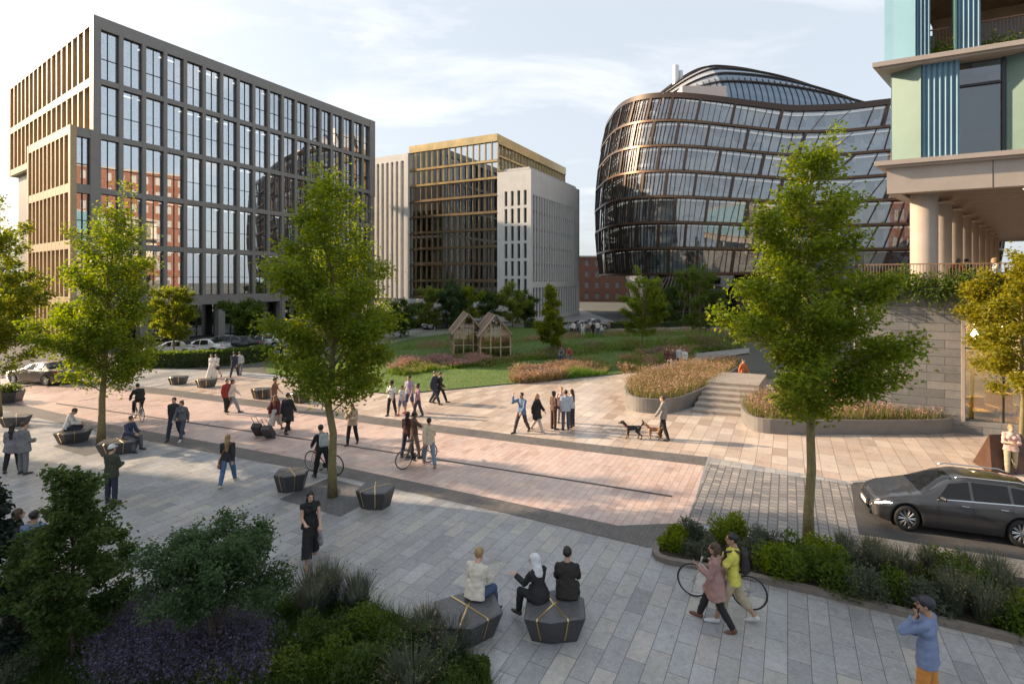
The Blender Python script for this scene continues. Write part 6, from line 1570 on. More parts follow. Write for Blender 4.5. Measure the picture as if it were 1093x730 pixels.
    # windscreen, rear window
    def screen(name, xa, xb, va=6.05):
        vs = []; n = 10
        for i in range(n+1):
            x = xa+(xb-xa)*i/n; r = ringpts(x); f = i/n
            for j in range(13):
                yy = -1+2*j/12; wv = r[6][0]*0.95; zt = r[9][1]; zs = r[6][1]
                vs.append((x, wv*yy, zt-(zt-zs)*abs(yy)**3.2+0.012))
        g = MB(); g._add(vs, [(i*13+j, i*13+j+1, (i+1)*13+j+1, (i+1)*13+j) for i in range(n) for j in range(12)]); g.build(name, M_cglass, t, smooth=True)
    screen('windscreen', c0+0.06, w0+0.10); screen('rear_window', w1+0.02, c1-0.1)
    g = MB(); g.box(x0-0.035, x0+0.1, -0.42, 0.42, 0.40, 0.60); g.build('grille', mat('grille_black', (0.015,0.015,0.016), 0.35), t, bevel=0.03)
    g = MB(); g.box(x0-0.03, x0+0.1, -0.6, 0.6, 0.24, 0.34); g.build('bumper_intake', MATS['grille_black'], t, bevel=0.02)
    g = MB(); g.box(x0-0.05, x0-0.03, -0.26, 0.26, 0.40, 0.51); g.build('number_plate', M_plate, t)
    g = MB(); g.box(x1+0.0, x1+0.02, -0.26, 0.26, 0.66, 0.77); g.build('number_plate', M_plate, t)
    if detail:
        for s in (-1, 1):
            if shape == 'estate': g = MB(); g.tube([(-0.1, s*0.6, 1.455), (0.1, s*0.6, 1.50), (1.5, s*0.58, 1.49), (1.75, s*0.57, 1.42)], 0.018, 6); g.build('roof_rail', M_trim, t, smooth=True)
    for wx in S['wheels']:
        for s in (-1, 1):
            yo = s*0.80; w = MB(); pf = [(0.235, -0.1), (0.31, -0.105), (0.333, -0.08), (0.335, 0.0), (0.333, 0.08), (0.31, 0.105), (0.235, 0.1)]; w.lathe(pf, 32, (0, 0, 0), 'y'); wo = w.build('wheel', M_tyre, t, smooth=True); wo.location = (wx, yo, wr)
            q = MB(); q.lathe([(0.238, -0.09), (0.225, 0.0), (0.238, 0.09)], 28, (0, 0, 0), 'y')
            yy = s*0.075
            for a in range(10):
                an = 2*PI*a/10; p0 = (0.05*math.cos(an), yy*1.1, 0.05*math.sin(an)); 
                for dd in (-0.1, 0.1): q.tube([p0, (0.23*math.cos(an+dd), yy, 0.23*math.sin(an+dd))], 0.013, 4)
            q.lathe([(0.0, yy*1.25), (0.055, yy*1.2), (0.065, yy*0.8)], 14, (0, 0, 0), 'y'); q.build('rim', M_rim, wo, smooth=False)
            q = MB(); q.lathe([(0, yy*0.3), (0.17, yy*0.3)], 20, (0, 0, 0), 'y'); q.build('brake_disc', M_dark, wo)
    return t
# big grey estate on the road at the right: nose to the left
fw = np.array(at(967, 566)); rw = np.array(at(1091, 583)); d = rw-fw; d /= np.linalg.norm(d); d = d*0.45+np.array((0.93, -0.36))*0.55; d /= np.linalg.norm(d); nrm = np.array((-d[1], d[0]))
d = (rw-fw)/np.linalg.norm(rw-fw)*0.7+np.array((0.93, -0.36))*0.3; d /= np.linalg.norm(d); nrm = np.array((-d[1], d[0]))
c = fw+d*(1.42*0.83)+nrm*0.80*0.9
car('dark grey estate car with alloy wheels driving out of the right edge', (c[0], c[1], 0.010), math.atan2(d[1], d[0]), 'estate', (0.05,0.05,0.053), 'graphite', lit=True, name='estate_car').scale = (0.83, 0.9, 1.0)
x, y = at(34, 411); car('dark car with lit headlamps on the street at the left edge', (x, y+0.9, -0.03), -0.25, 'saloon', (0.05,0.045,0.04), 'dark_bronze', lit=True, name='street_car')
for i, (px, py, colr, nm, sh_, lab) in enumerate([(203,381,(0.7,0.7,0.69),'white','saloon','white car parked on the far street, leftmost of the row'),(222,377,(0.03,0.035,0.045),'navy','estate','navy blue car parked between the white and the black cars'),(247,376,(0.012,0.012,0.013),'black','saloon','black car parked in the row on the far street'),(272,374,(0.45,0.46,0.47),'silver','estate','silver car parked at the right end of the row behind the hedge'),(172,383,(0.6,0.6,0.6),'pale_grey','saloon','pale car half hidden by the yellow green tree')]):
    x, y = at(px, py); car(lab, (x, y+1.5, -0.03), 0.12 if i != 1 else 0.3, sh_, colr, nm, group='cars on the far street', detail=False)
for i, (px, py, colr, nm, lab) in enumerate([(466,351,(0.25,0.26,0.28),'grey','grey car on the street below the gold office'),(632,352,(0.12,0.12,0.13),'slate','dark grey car parked at the end of the service road'),(618,354,(0.25,0.25,0.26),'silver2','grey car parked beside the white stone wing')]):
    x, y = at(px, py); car(lab, (x, y, 0.0), (1.0, 0.2, 0.4)[i], 'saloon', colr, nm, detail=False, name='distant_car')
# ------------------------------------------------------------------ bicycles
def bicycle(label, loc, rz, col, steer=0.0, group=None, saddlec=(0.02,0.02,0.02)):
    t = empty('bicycle', loc, rz, label, 'bicycle', group); fm = mat('bike_paint_%d_%d' % (int(col[0]*999), int(col[2]*999)), col, 0.3, metal=0.2, coat=0.6); k = MB()
    rw_, fw_ = (-0.52, 0, 0.34), (0.53, 0, 0.34); bb = (-0.08, 0, 0.28); st_, hd = (-0.24, 0, 0.80), (0.36, 0, 0.86); hd2 = (0.40, 0, 0.72)
    for a, b, r in ((bb, st_, .016), (bb, hd2, .019), (st_, hd, .016), (hd, hd2, .02)): k.tube([a, b], r, 8)
    for s in (-1, 1): k.tube([(bb[0], s*0.03, bb[2]), (rw_[0], s*0.06, rw_[2])], .010, 6); k.tube([(st_[0], s*0.02, st_[2]-0.03), (rw_[0], s*0.06, rw_[2])], .008, 6)
    k.build('frame', fm, t, smooth=True)
    f = MB()
    for s in (-1, 1): f.tube([(hd2[0], s*0.05, hd2[2]), (0.47, s*0.055, 0.5), (fw_[0], s*0.05, fw_[2])], .011, 6)
    f.tube([(hd2[0], -0.05, hd2[2]), (hd2[0], 0.05, hd2[2])], .014, 6); f.build('fork', fm, t, smooth=True)
    for c in (rw_, fw_):
        w = MB(); w.torus((0, 0, 0), 0.322, 0.018, 'y', 40, 8); wo = w.build('wheel', M_tyre, t, smooth=True); wo.location = c
        if c is fw_: wo.rotation_euler = (0, 0, steer)
        r_ = MB(); r_.torus((0, 0, 0), 0.303, 0.010, 'y', 40, 6); r_.build('rim', M_rim, wo, smooth=True)
        s_ = MB(); 
        for a in range(20): an = 2*PI*a/20; s_.tube([(0.02*math.cos(an+1.2), 0.025*(1 if a % 2 else -1), 0.02*math.sin(an+1.2)), (0.30*math.cos(an), 0, 0.30*math.sin(an))], 0.0022, 3, caps=False)
        s_.tube([(0, -0.05, 0), (0, 0.05, 0)], 0.02, 8); s_.build('spokes', M_rim, wo)
    h = MB(); h.tube([(0.36, 0, 0.85), (0.33, 0, 0.97)], .013, 6); h.tube([(0.26, -0.29, 1.0), (0.37, -0.16, 0.985), (0.38, 0, 0.975), (0.37, 0.16, 0.985), (0.26, 0.29, 1.0)], .012, 6); ho = h.build('handlebar', M_dark, t, smooth=True)
    for s in (-1, 1): g = MB(); g.tube([(0.33, s*0.225, 0.99), (0.24, s*0.305, 1.002)], .017, 8); g.build('grip', M_tyre, ho, smooth=True)
    V, F = sdf_mesh([cone((-0.36, 0, 0.94), (-0.12, 0, 0.94), 0.07, 0.025, ((0, 0, 1), 0.5))], 0.012); npmesh('saddle', V, F, mat('saddle_%d' % int(saddlec[0]*999), saddlec, 0.5), t)
    g = MB(); g.tube([st_, (-0.265, 0, 0.92)], .013, 6); g.build('seat_post', M_rim, t)
    g = MB(); g.lathe([(0.0, 0.055), (0.09, 0.055), (0.09, 0.06), (0, 0.06)], 20, bb, 'y'); g.tube([(bb[0], 0.07, bb[2]), (bb[0]+0.1, 0.075, bb[2]-0.14)], .009, 5); g.tube([(bb[0], -0.07, bb[2]), (bb[0]-0.1, -0.075, bb[2]+0.14)], .009, 5); co_ = g.build('crank', M_dark, t)
    for s, dx, dz in ((1, 0.1, -0.14), (-1, -0.1, 0.14)): g = MB(); g.box(bb[0]+dx-0.045, bb[0]+dx+0.045, s*0.08, s*0.165, bb[2]+dz-0.012, bb[2]+dz+0.012); g.build('pedal', M_tyre, co_)
    g = MB(); g.tube([(bb[0], 0.058, bb[2]+0.085), (rw_[0], 0.058, rw_[2]+0.035)], .005, 4); g.tube([(bb[0], 0.058, bb[2]-0.085), (rw_[0], 0.058, rw_[2]-0.035)], .005, 4); g.build('chain', M_dark, t)
    return t
def bike_px(label, pr, pf, col, **kw):
    """rear and front wheel ground pixels"""
    a, b = np.array(at(*pr)), np.array(at(*pf)); d = b-a; c = (a+b)/2
    return bicycle(label, (c[0], c[1], 0.004), math.atan2(d[1], d[0]), col, **kw), c, math.atan2(d[1], d[0])
bike_px('cream bicycle pushed by the walking couple in the foreground', (801,651), (740,636), (0.55,0.47,0.40))
bike_px('red bicycle with a rider standing over it beside the middle tree', (359,507), (333,502), (0.32,0.03,0.06))
bike_px('dark bicycle held by the group of three on the pink paving', (430,501), (459,493), (0.03,0.03,0.035))
bx, cpos, cang = bike_px('slim pale bicycle under the black clad cyclist', (151.5,450), (143.5,446), (0.5,0.5,0.48))
# ------------------------------------------------------------------ street lamp posts on the far street
for i, (px, py, lab) in enumerate([(300,380,'slim dark lamp post by the hedge under the grey office'),(455,350,'slim dark lamp post beside the light green tree')]):
    x, y = at(px, py); t = empty('street_lamp', (x, y, 0), 0, lab, 'lamp post', 'lamp posts on the far street')
    m = MB(); m.tube([(0,0,0),(0,0,1.0),(0,0,6.0)], [0.09,0.07,0.045], 8); m.build('pole', M_dark, t, smooth=True)
    m = MB(); m.tube([(0,0,5.9),(0.1,0,6.2),(0.7,0,6.3)], 0.03, 6); m.box(0.6,1.1,-0.1,0.1,6.26,6.33); m.build('lamp_head', M_dark, t)
# ------------------------------------------------------------------ the people of the square
WALK = dict(hipR=26, kneeR=6, hipL=-15, kneeL=18, armL=22, armR=-18, elbL=24, elbR=14)
WALK2 = dict(hipL=24, kneeL=5, hipR=-16, kneeR=22, armR=22, armL=-20, elbR=25, elbL=12)
SLOW = dict(hipR=13, kneeR=4, hipL=-10, kneeL=10, armL=10, armR=-8, elbL=16, elbR=14)
SIT = dict(hipL=84, hipR=80, kneeL=82, kneeR=74, lean=12, seat=0.50, armL=38, armR=42, elbL=52, elbR=46, inL=22, inR=20, abdL=8, abdR=8)
def mix(a, **k): d = dict(a); d.update(k); return d
NV, BK, WT, GY, DN, BR = (0.025,0.03,0.055), (0.014,0.014,0.016), (0.62,0.61,0.58), (0.16,0.165,0.17), (0.06,0.10,0.19), (0.10,0.055,0.03)
T_ = lambda col, **k: dict(col=col, **k)
# near trio on the faceted seats
b = BN['near1'].location
person('man in a cream jumper seen from behind, sitting on the left near seat', 0, 1, -28, 1.78, pose=mix(SIT, armL=30, armR=36, out=8, seat=0.52), hair=('short', 'blond'), top=T_((0.60,0.55,0.47), hem=0.10), bottom=T_(DN), shoes=(0.05,0.06,0.09), vox=0.009, pos=(b[0]+0.12, b[1]+0.24))
b = BN['near2'].location
person('woman in a white headscarf and black clothes gesturing with her raised hand', 0, 2, 38, 1.66, True, pose=mix(SIT, armL=45, elbL=75, inL=-10, armR=30, elbR=50, hyaw=35, seat=0.52, hipL=86), hair=('hijab', (0.60,0.60,0.62)), top=T_(BK, hem=0.2, name='jacket'), bottom=T_(BK), vox=0.009, pos=(b[0]-0.25, b[1]+0.16))
person('man in a black shirt sitting with his back turned beside the woman in a headscarf', 0, 3, -8, 1.78, pose=mix(SIT, seat=0.52), skin='m', hair=('short', 'black'), top=T_((0.022,0.017,0.016), hem=0.10), bottom=T_(BK), vox=0.009, pos=(b[0]+0.27, b[1]+0.20))
# couple with the cream bicycle
person('woman in a pink checked tunic and brown boots walking beside the cream bicycle', 764, 667, 62, 1.66, True, pose=mix(WALK, armL=20, elbL=100, inL=10), skin='m', hair=('bob', 'brown'), top=T_((0.32,0.19,0.17), hem=0.30, loose=0.02, name='tunic'), bottom=T_(BK), shoes=(0.13,0.055,0.03), extra=dict(boots=0.75), vox=0.009)
p = person('man in a yellow shirt and khaki shorts walking with a black backpack', 783, 664, 68, 1.80, pose=mix(WALK2, armL=38, elbL=20, armR=35, elbR=22), skin='m', hair=('short', 'black'), top=T_((0.62,0.58,0.10), sleeve=0.45, hem=0.12), bottom=T_((0.38,0.32,0.22), len=0.55, loose=0.02), shoes=(0.55,0.55,0.55), vox=0.009)
bag('backpack', 'black backpack on the man in the yellow shirt', p, col=(0.015,0.015,0.018))
# man on the phone
p = person('man in a blue shirt, dark cap and orange trousers talking on his phone', 990, 766, 40, 1.84, pose=dict(armL=60, elbL=150, inL=12, outL=20, armR=8, elbR=84, inR=40, outR=8, hyaw=12, hipL=4, hipR=-3), grip=1, skin='m', hair=('short', 'black'), top=T_((0.17,0.22,0.36), hem=0.16, loose=0.012), bottom=T_((0.55,0.23,0.05)), hat=('cap', (0.02,0.02,0.035)), shoes=(0.25,0.13,0.06), vox=0.008)
bag('phone', 'black phone at the ear of the man in orange trousers', p, 'L')
# left foreground
p = person('woman in a black top and dark skirt carrying a folded grey jacket', 331, 597, -150, 1.70, True, pose=mix(WALK, armR=18, elbR=60, inR=12), skin='l', hair=('bob', 'black'), top=T_(BK, sleeve=0.12, hem=0.1), bottom=dict(kind='skirt', col=BK, len=0.75, flare=-0.01), shoes=(0.4,0.2,0.12), vox=0.009)
bag('handbag', 'folded grey jacket and bag on the arm of the woman in black', p, 'L', (0.22,0.22,0.23))
p = person('woman with long blond hair in a dark top and blue jeans walking away', 243, 517, 12, 1.70, True, pose=WALK, hair=('long', 'blond'), top=T_((0.03,0.028,0.03), hem=0.04), bottom=T_((0.07,0.15,0.28)), shoes=(0.55,0.50,0.38), vox=0.010)
bag('shoulder_bag', 'tan shoulder bag of the woman with long blond hair', p, 'L', (0.26,0.11,0.045))
person('woman with black hair in a dark coat close to the man in a grey suit', 13, 503, 20, 1.66, True, pose=SLOW, hair=('long', 'black'), top=T_((0.19,0.19,0.20), hem=0.22, inf=0.028, name='coat'), bottom=T_(BK))
person('man in a grey suit seen from behind at the left edge', 25, 506, -18, 1.80, pose=dict(armL=10, elbL=70, inL=25, armR=10, elbR=60, inR=30), hair=('short', 'brown'), top=T_((0.17,0.17,0.175), hem=0.20, inf=0.026, name='jacket'), bottom=T_((0.15,0.15,0.155)))
person('person in an olive jacket and white cap behind the young tree', 119, 537, -10, 1.74, pose=dict(armL=14, elbL=70, inL=30, armR=14, elbR=70, inR=30), hair=('short', 'brown'), top=T_((0.045,0.05,0.032), hem=0.15, inf=0.03, name='jacket'), bottom=T_(NV), hat=('cap', (0.6,0.6,0.58)))
person('person with brown hair in a dark jacket half hidden by the young tree', 18, 628, -30, 1.72, True, pose=dict(armL=15, elbL=40), hair=('bob', 'brown'), top=T_((0.03,0.028,0.03), hem=0.15, inf=0.026, name='jacket'), bottom=T_(NV), vox=0.010)
person('man in a denim blue shirt half hidden by the young tree', 36, 632, 15, 1.74, pose=dict(armL=15, elbL=40), skin='m', hair=('short', 'black'), top=T_((0.13,0.19,0.29), hem=0.12), bottom=T_(NV), vox=0.010)
b = BN['left1'].location
person('man in a white shirt sitting on the seat left of the left tree', 5, 8, -60, 1.78, pose=mix(SIT, lean=16, hpitch=25, seat=0.47), hair=('short', 'brown'), top=T_(WT), bottom=T_(NV), pos=(b[0]-0.30, b[1]+0.0))
b = BN['left2'].location
person('man in a navy shirt sitting behind the seat right of the left tree', 6, 9, -100, 1.76, pose=mix(SIT, lean=14, seat=0.48), hair=('short', 'brown'), top=T_((0.035,0.045,0.09)), bottom=T_((0.1,0.1,0.12)), pos=(b[0]+0.15, b[1]+0.22))
# cyclist
o = bpy.data.objects.get(bx.name)
person('cyclist all in black riding the pale bicycle away', 0, 20, math.degrees(cang)-90, 1.76, pose=dict(lean=32, hipL=68, kneeL=72, hipR=40, kneeR=34, armL=62, armR=62, elbL=12, elbR=12, outL=16, outR=16, seat=0.90, hpitch=-16, abdL=4, abdR=4), grip=1, hair=('short', 'black'), top=T_(BK, name='jacket'), bottom=T_(BK), pos=(cpos[0]-0.27*math.cos(cang), cpos[1]-0.27*math.sin(cang)))
p = person('man in a dark jacket with a black backpack walking next to the woman in grey', 186, 468, -165, 1.80, pose=WALK, hair=('short', 'black'), top=T_((0.03,0.028,0.028), name='jacket', inf=0.024), bottom=T_(NV))
person('woman in a grey top, jeans and white shoes beside the man in dark', 194, 469, -178, 1.68, True, pose=WALK2, hair=('bun', 'brown'), top=T_((0.10,0.11,0.12)), bottom=T_((0.05,0.06,0.09)), shoes=(0.6,0.6,0.6))
person('person in a red jacket and black trousers crossing the upper strip', 242, 441, -120, 1.74, pose=SLOW, hair=('short', 'black'), top=T_((0.28,0.035,0.03), hem=0.15, name='jacket', inf=0.025), bottom=T_(BK))
person('person in a pale shirt and grey jeans next to the red jacket', 248, 440, -70, 1.72, True, pose=WALK, hair=('bun', 'brown'), top=T_((0.55,0.48,0.42)), bottom=T_((0.22,0.24,0.28)))
person('woman in a long white dress walking by the hedge', 226, 404, 170, 1.66, True, pose=SLOW, hair=('long', 'brown'), top=T_(WT), bottom=dict(kind='skirt', col=WT, len=0.9), vox=0.016)
person('person in a white top and dark shorts walking by the hedge', 231, 403, 170, 1.66, True, pose=WALK, hair=('long', 'black'), top=T_(WT, sleeve=0.5), bottom=T_(NV, len=0.35), vox=0.016)
person('man in a dark suit walking towards the street beyond the seats', 250, 402, 10, 1.78, pose=WALK, hair=('short', 'black'), top=T_(NV, hem=0.18, name='jacket'), bottom=T_(NV), vox=0.016)
person('person in a pale top beside the man in the dark suit by the hedge', 256, 400, 15, 1.68, True, pose=WALK2, hair=('short', 'brown'), top=T_((0.45,0.46,0.48)), bottom=T_((0.15,0.15,0.16)), vox=0.016)
person('person in a brown top walking behind the couple with suitcases', 293, 438, -80, 1.74, pose=WALK, skin='m', hair=('short', 'black'), top=T_((0.16,0.08,0.05), sleeve=0.45), bottom=T_(BK))
p = person('woman in a dark red coat and pale skirt pulling a black suitcase', 294, 460, -5, 1.66, True, pose=mix(WALK, armL=-22, elbL=8), hair=('long', 'ginger'), top=T_((0.12,0.025,0.03), hem=0.12, inf=0.025, name='coat'), bottom=dict(kind='skirt', col=(0.55,0.50,0.45), len=0.6))
bag('suitcase', 'black suitcase rolling behind the woman in dark red', p, 'L', (0.02,0.02,0.022))
p = person('man in a long black coat pulling a dark suitcase', 307, 462, -8, 1.80, pose=mix(WALK2, armL=-20, elbL=8), hair=('short', 'black'), top=T_(BK, hem=0.38, inf=0.03, loose=0.03, name='coat'), bottom=T_(BK))
bag('suitcase', 'dark suitcase with grey top rolling behind the man in the long coat', p, 'L', (0.04,0.04,0.045))
person('woman in a beige jacket and black trousers looking at her phone', 376, 474, 170, 1.70, True, pose=mix(SLOW, armR=25, elbR=95, inR=30, armL=10, elbL=80, inL=30, hpitch=18), hair=('long', 'brown'), top=T_((0.42,0.33,0.24), hem=0.14, inf=0.028, name='jacket'), bottom=T_(BK))
p = person('person in black with a helmet standing over the red bicycle', 344, 509, 42, 1.76, pose=dict(hipL=10, hipR=-8, kneeR=10, armL=45, armR=45, elbL=15, elbR=15, lean=10, abdL=9, abdR=9), grip=1, hair=('short', 'black'), top=T_(BK), bottom=T_(BK), hat=('helmet', (0.025,0.025,0.028)), vox=0.010)
bag('backpack', 'pale grey backpack on the person in black by the red bicycle', p, col=(0.36,0.40,0.40))
# family group on the plaza
person('curly haired woman in a white top and black trousers, leftmost of the group of four', 418, 443, 165, 1.70, True, pose=mix(SLOW, armR=10, elbR=95, inR=30), skin='d', hair=('afro', 'black'), top=T_(WT, sleeve=0.45), bottom=T_(BK))
person('child in a white shirt and blue shorts inside the group of four', 429, 443, 150, 1.46, True, pose=SLOW, hair=('bun', 'brown'), top=T_((0.55,0.52,0.55), sleeve=0.45), bottom=T_((0.12,0.16,0.28), len=0.45), shoes=(0.45,0.05,0.05))
person('tall man in a mauve shirt and red stripes in the group of four', 437, 440, 160, 1.86, pose=SLOW, skin='m', hair=('short', 'black'), top=T_((0.33,0.27,0.36), sleeve=0.45), bottom=T_((0.07,0.09,0.18), len=0.5), shoes=(0.45,0.08,0.07))
person('girl in a pink top and dark leggings, rightmost of the group of four', 446, 444, 120, 1.60, True, pose=SLOW, skin='m', hair=('bun', 'black'), top=T_((0.30,0.16,0.24), sleeve=0.45), bottom=T_((0.05,0.05,0.08)))
person('man in a navy suit striding past the lawn edge', 464, 431, -110, 1.84, pose=WALK, hair=('short', 'brown'), top=T_(NV, hem=0.16, name='jacket', inf=0.024), bottom=T_(NV))
person('woman in black behind the man in the navy suit', 470, 430, -95, 1.72, True, pose=WALK2, hair=('short', 'brown'), top=T_(BK), bottom=T_(BK))
# trio with the dark bicycle
person('woman with long black hair and dark top behind the dark bicycle', 435, 487, -20, 1.70, True, pose=SLOW, skin='d', hair=('long', 'black'), top=T_((0.09,0.03,0.03)), bottom=T_(NV))
person('man in a brown shirt and shorts pushing the dark bicycle', 442, 489, -60, 1.76, pose=mix(SLOW, armL=40, elbL=30, armR=44, elbR=25), grip=1, skin='d', hair=('short', 'black'), top=T_((0.10,0.06,0.045), sleeve=0.45), bottom=T_((0.17,0.14,0.11), len=0.55))
person('man in a cream top and blue jeans on the near side of the dark bicycle', 458, 497, 20, 1.78, pose=WALK2, skin='m', hair=('short', 'black'), top=T_((0.56,0.46,0.34), hem=0.14), bottom=T_((0.16,0.22,0.30)), shoes=(0.3,0.16,0.08))
# couple and four on the bright slabs
person('man in a blue shirt with his arm raised to his head', 557, 461, 140, 1.80, pose=mix(WALK, armR=70, elbR=130, inR=-10, outR=30), skin='m', hair=('short', 'black'), top=T_((0.12,0.19,0.30), hem=0.14), bottom=T_((0.06,0.05,0.055)))
person('woman in a long black coat and white stockings beside the man in blue', 573, 460, -120, 1.72, True, pose=WALK, hair=('long', 'blond'), top=T_(BK, hem=0.34, inf=0.03, loose=0.02, name='coat'), bottom=T_((0.45,0.40,0.37), inf=0.008), shoes=(0.4,0.3,0.27))
person('woman in a brown top and trousers, left of the circle of four', 591, 458, -60, 1.70, True, pose=dict(elbL=60, elbR=50), skin='d', hair=('bun', 'black'), top=T_((0.09,0.045,0.03)), bottom=T_((0.07,0.035,0.025)))
person('woman in a pale top at the back of the circle of four', 599, 451, 180, 1.66, True, pose=dict(elbL=60, elbR=50), hair=('bun', 'blond'), top=T_((0.55,0.40,0.36)), bottom=T_((0.3,0.3,0.32)))
person('man in a light blue shirt with his back turned in the circle of four', 604, 459, 10, 1.78, pose=dict(elbL=20, elbR=20, hipR=6), skin='m', hair=('short', 'black'), top=T_((0.36,0.42,0.50), hem=0.12), bottom=T_((0.07,0.08,0.11)))
person('woman with long black hair on the right of the circle of four', 610.5, 456, 60, 1.72, True, pose=dict(elbL=40, elbR=40), hair=('long', 'black'), top=T_((0.45,0.47,0.48)), bottom=T_((0.03,0.03,0.04)))
p = person('man in a grey jumper and black trousers with two dogs', 708, 469, 60, 1.84, pose=mix(SLOW, armL=24, outL=22, elbL=14, armR=-10, outR=14), hair=('short', 'brown'), top=T_((0.23,0.22,0.20), hem=0.10), bottom=T_(BK), vox=0.010)
# far group and singles
for i, (px, py, fem, tc, bc, lab) in enumerate([(712,395,True,(0.10,0.04,0.03),(0.06,0.04,0.04),'dark clad woman, leftmost of four by the garden walk'),(718,396,True,(0.12,0.06,0.05),(0.55,0.52,0.50),'woman in white trousers, second of four by the garden walk'),(725,395,False,(0.50,0.52,0.55),(0.05,0.06,0.10),'man in a white shirt, third of four by the garden walk'),(731,396,True,(0.55,0.54,0.52),(0.50,0.48,0.45),'woman all in white, rightmost of four by the garden walk')]):
    person(lab, px, py, (150, 170, 200, 140)[i], 1.68 if fem else 1.78, fem, pose=SLOW, hair=(('long', 'bun', 'short', 'long')[i], ('black', 'brown', 'black', 'brown')[i]), top=T_(tc), bottom=T_(bc), vox=0.016)
person('person in bright orange walking up the steps', 793, 412, -150, 1.75, pose=WALK, hair=('short', 'brown'), top=T_((0.55,0.16,0.05)), bottom=T_((0.35,0.09,0.04)), vox=0.014)
for i, (px, py, tc, lab) in enumerate([(600,386,(0.13,0.13,0.15),'person in grey sitting in the meadow, left of two'),(608,386,(0.30,0.07,0.05),'person in red sitting in the meadow, right of two')]):
    person(lab, px, py, 160, 1.72, i == 1, pose=mix(SIT, hipL=80, hipR=84, kneeL=105, kneeR=110, seat=0.40), hair=(('short', 'black'), ('long', 'brown'))[i], top=T_(tc), bottom=T_(DN), vox=0.016, z=0.05)
    x, y = at(px, py); m = MB(); m.prism([(-0.35,-0.3),(0.35,-0.3),(0.3,0.3),(-0.3,0.3)], 0, 0.36, 0.9); tt = tag(m.build('boulder', M_gran, bevel=0.05), ('rough stone under the person in grey in the meadow', 'rough stone under the person in red in the meadow')[i], 'stone'); tt.location = (x, y-0.05, 0.05)
rnd = random.Random(9)
cols = [(WT, BK), (GY, NV), (WT, WT), ((0.3,0.2,0.15), DN), (BK, BK), (WT, DN), ((0.2,0.25,0.3), GY), (WT, GY)]
words = ['all white', 'grey and navy', 'white and cream', 'brown and denim', 'black', 'white and denim', 'pale blue and grey', 'white and grey']
place = [(612, 358), (617, 357), (622, 359), (628, 358), (633, 359), (638, 358), (606, 359), (642, 360)]
for i, (px, py) in enumerate(place):
    person('distant figure in %s in the small crowd under the curved office' % words[i], px, py, rnd.uniform(0, 360), rnd.uniform(1.62, 1.84), i % 2 == 0, pose=(SLOW, WALK, {})[i % 3], hair=(('long', 'black'), ('short', 'brown'))[i % 2], top=T_(cols[i][0]), bottom=T_(cols[i][1]), vox=0.022, group='distant crowd under the curved office')
p = person('woman with blond hair in a checked shirt and khaki trousers behind the estate car', 1079, 506, 150, 1.72, True, pose=mix(SLOW, armR=15, elbR=85, inR=25, armL=12, elbL=80, inL=25), hair=('bun', 'blond'), top=T_((0.50,0.34,0.30), sleeve=0.6, hem=0.12), bottom=T_((0.34,0.30,0.20)), vox=0.010)
person('woman in a red top standing beyond the long planter behind the right tree', 893, 424, 150, 1.68, True, pose=SLOW, hair=('long', 'brown'), top=T_((0.40,0.07,0.05)), bottom=T_(BK), vox=0.014)
person('man in a white shirt standing beyond the long planter behind the right tree', 903, 426, -120, 1.78, pose=SLOW, hair=('short', 'black'), top=T_(WT), bottom=T_(NV), vox=0.014)
# figures on the terrace behind the railing
for i, (x_, y_, tc, lab) in enumerate([(2.6, 1.4, (0.35,0.06,0.04), 'person in red seated behind the terrace railing'), (3.1, 1.7, (0.04,0.04,0.05), 'dark haired person in black seated behind the terrace railing'), (4.0, 1.3, (0.5,0.5,0.48), 'person in white seated behind the terrace railing')]):
    person(lab, 30+i, 31, -60+60*i, 1.7, i != 1, pose=mix(SIT, seat=0.45), hair=(('long', 'brown'), ('short', 'black'), ('bun', 'blond'))[i], top=T_(tc), bottom=T_(NV), pos=(TX+ca*x_-sa*y_, TY+sa*x_+ca*y_), z=0, vox=0.014).location.z = ZT
    c_ = empty('terrace_chair', (TX+ca*x_-sa*y_, TY+sa*x_+ca*y_, ZT), R(-60+60*i), 'dark chair under the %s terrace sitter' % ('red', 'black', 'white')[i], 'chair')
    m = MB(); m.box(-0.23, 0.23, -0.25, 0.22, 0.40, 0.44); m.build('seat', M_dark, c_); m = MB(); m.box(-0.22, 0.22, -0.28, -0.255, 0.44, 0.85); m.build('backrest', M_dark, c_)
    for a in (-1, 1):
        for b_ in (-1, 1): m = MB(); m.tube([(a*0.2, b_*0.2, 0), (a*0.2, b_*0.2, 0.4)], 0.014, 6); m.build('leg', M_dark, c_)
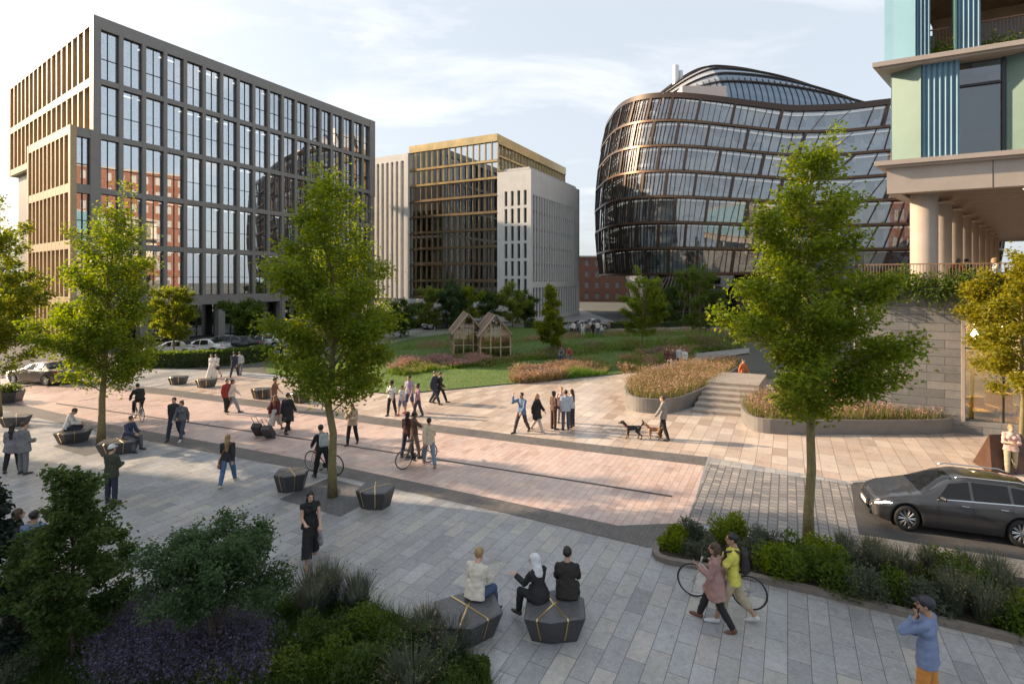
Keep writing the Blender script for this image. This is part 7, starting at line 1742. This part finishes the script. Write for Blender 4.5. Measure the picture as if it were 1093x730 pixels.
# ------------------------------------------------------------------ dogs
def dog(label, px, py, rz, s, col, col2, tail=1.0, step=0.0):
    x, y = at(px, py); t = empty('dog', (x, y, 0.004), R(rz), label, 'dog', s=s); pr = []
    side = (v3(0, 1, 0), 0.78)
    pr += [cone((0.16, 0, 0.43), (-0.02, 0, 0.45), 0.115, 0.10, side), cone((-0.02, 0, 0.45), (-0.26, 0, 0.475), 0.095, 0.09, side), cone((0.22, 0, 0.47), (0.36, 0, 0.64), 0.085, 0.06), ell((0.42, 0, 0.68), (0.085, 0.066, 0.068)), cone((0.45, 0, 0.665), (0.57, 0, 0.635), 0.042, 0.027), ell((0.585, 0, 0.645), (0.017, 0.017, 0.014), k=0.005)]
    for sd in (-1, 1):
        pr += [cone((0.38, sd*0.055, 0.73), (0.37, sd*0.085, 0.66), 0.022, 0.03, (v3(0, 1, 0), 0.5), k=0.01)]
        f = step*sd
        pr += [cone((0.20, sd*0.075, 0.42), (0.17+f*0.5, sd*0.078, 0.27), 0.058, 0.036), cone((0.17+f*0.5, sd*0.078, 0.27), (0.21+f, sd*0.078, 0.05), 0.033, 0.022), cone((0.21+f, sd*0.078, 0.028), (0.255+f, sd*0.078, 0.024), 0.028, 0.022, k=0.01)]
        pr += [cone((-0.27, sd*0.07, 0.45), (-0.20-f*0.5, sd*0.082, 0.28), 0.082, 0.048), cone((-0.20-f*0.5, sd*0.082, 0.28), (-0.34-f, sd*0.08, 0.155), 0.042, 0.024), cone((-0.34-f, sd*0.08, 0.155), (-0.31-f, sd*0.08, 0.045), 0.022, 0.02), cone((-0.31-f, sd*0.08, 0.028), (-0.265-f, sd*0.08, 0.024), 0.027, 0.022, k=0.01)]
    tl = [(-0.33, 0, 0.50), (-0.43, 0, 0.58+0.04*tail), (-0.46, 0, 0.70*tail+0.2*(1-tail)), (-0.40, 0, 0.79*tail+0.1*(1-tail))]
    for a, b_, r1, r2 in zip(tl[:-1], tl[1:], (0.035, 0.036, 0.036), (0.036, 0.036, 0.02)): pr.append(cone(a, b_, r1, r2))
    V, F = sdf_mesh(pr, 0.010, 0.03, 0.003); C = V[F].mean(1)
    mi = np.zeros(len(F), int); mi[(C[:, 2] < 0.13) | ((C[:, 0] > 0.22) & (C[:, 2] < 0.50) & (C[:, 0] < 0.40)) | ((C[:, 0] > 0.50) & (C[:, 2] < 0.65))] = 1
    mi[(np.abs(np.abs(C[:, 1])-0.04) < 0.012) & (np.abs(C[:, 2]-0.70) < 0.011) & (C[:, 0] > 0.46)] = 2; mi[(C[:, 0] > 0.583)] = 2
    npmesh('body', V, F, [mat('fur_%d' % int(col[0]*999), col, 0.8, var=0.3, scale=25, bump=0.5, bscale=120), mat('fur_%d' % int(col2[0]*999), col2, 0.8, var=0.3, scale=25, bump=0.5, bscale=120), M_eye], t, mi=mi)
    g = MB(); g.torus((0.285, 0, 0.545), 0.085, 0.011, 'z', 20, 6); g.build('collar', mat('red_collar', (0.3,0.03,0.03), 0.5), t).rotation_euler = (0, 0, 0)
    return t
dog('black dog with a curled up tail facing left', 675, 468, 172, 0.98, (0.016,0.015,0.015), (0.17,0.12,0.08), 1.0, 0.05)
dog('tan dog beside the legs of the man in the grey jumper', 698, 468, 165, 0.84, (0.26,0.14,0.07), (0.42,0.30,0.2), 0.55, -0.05)
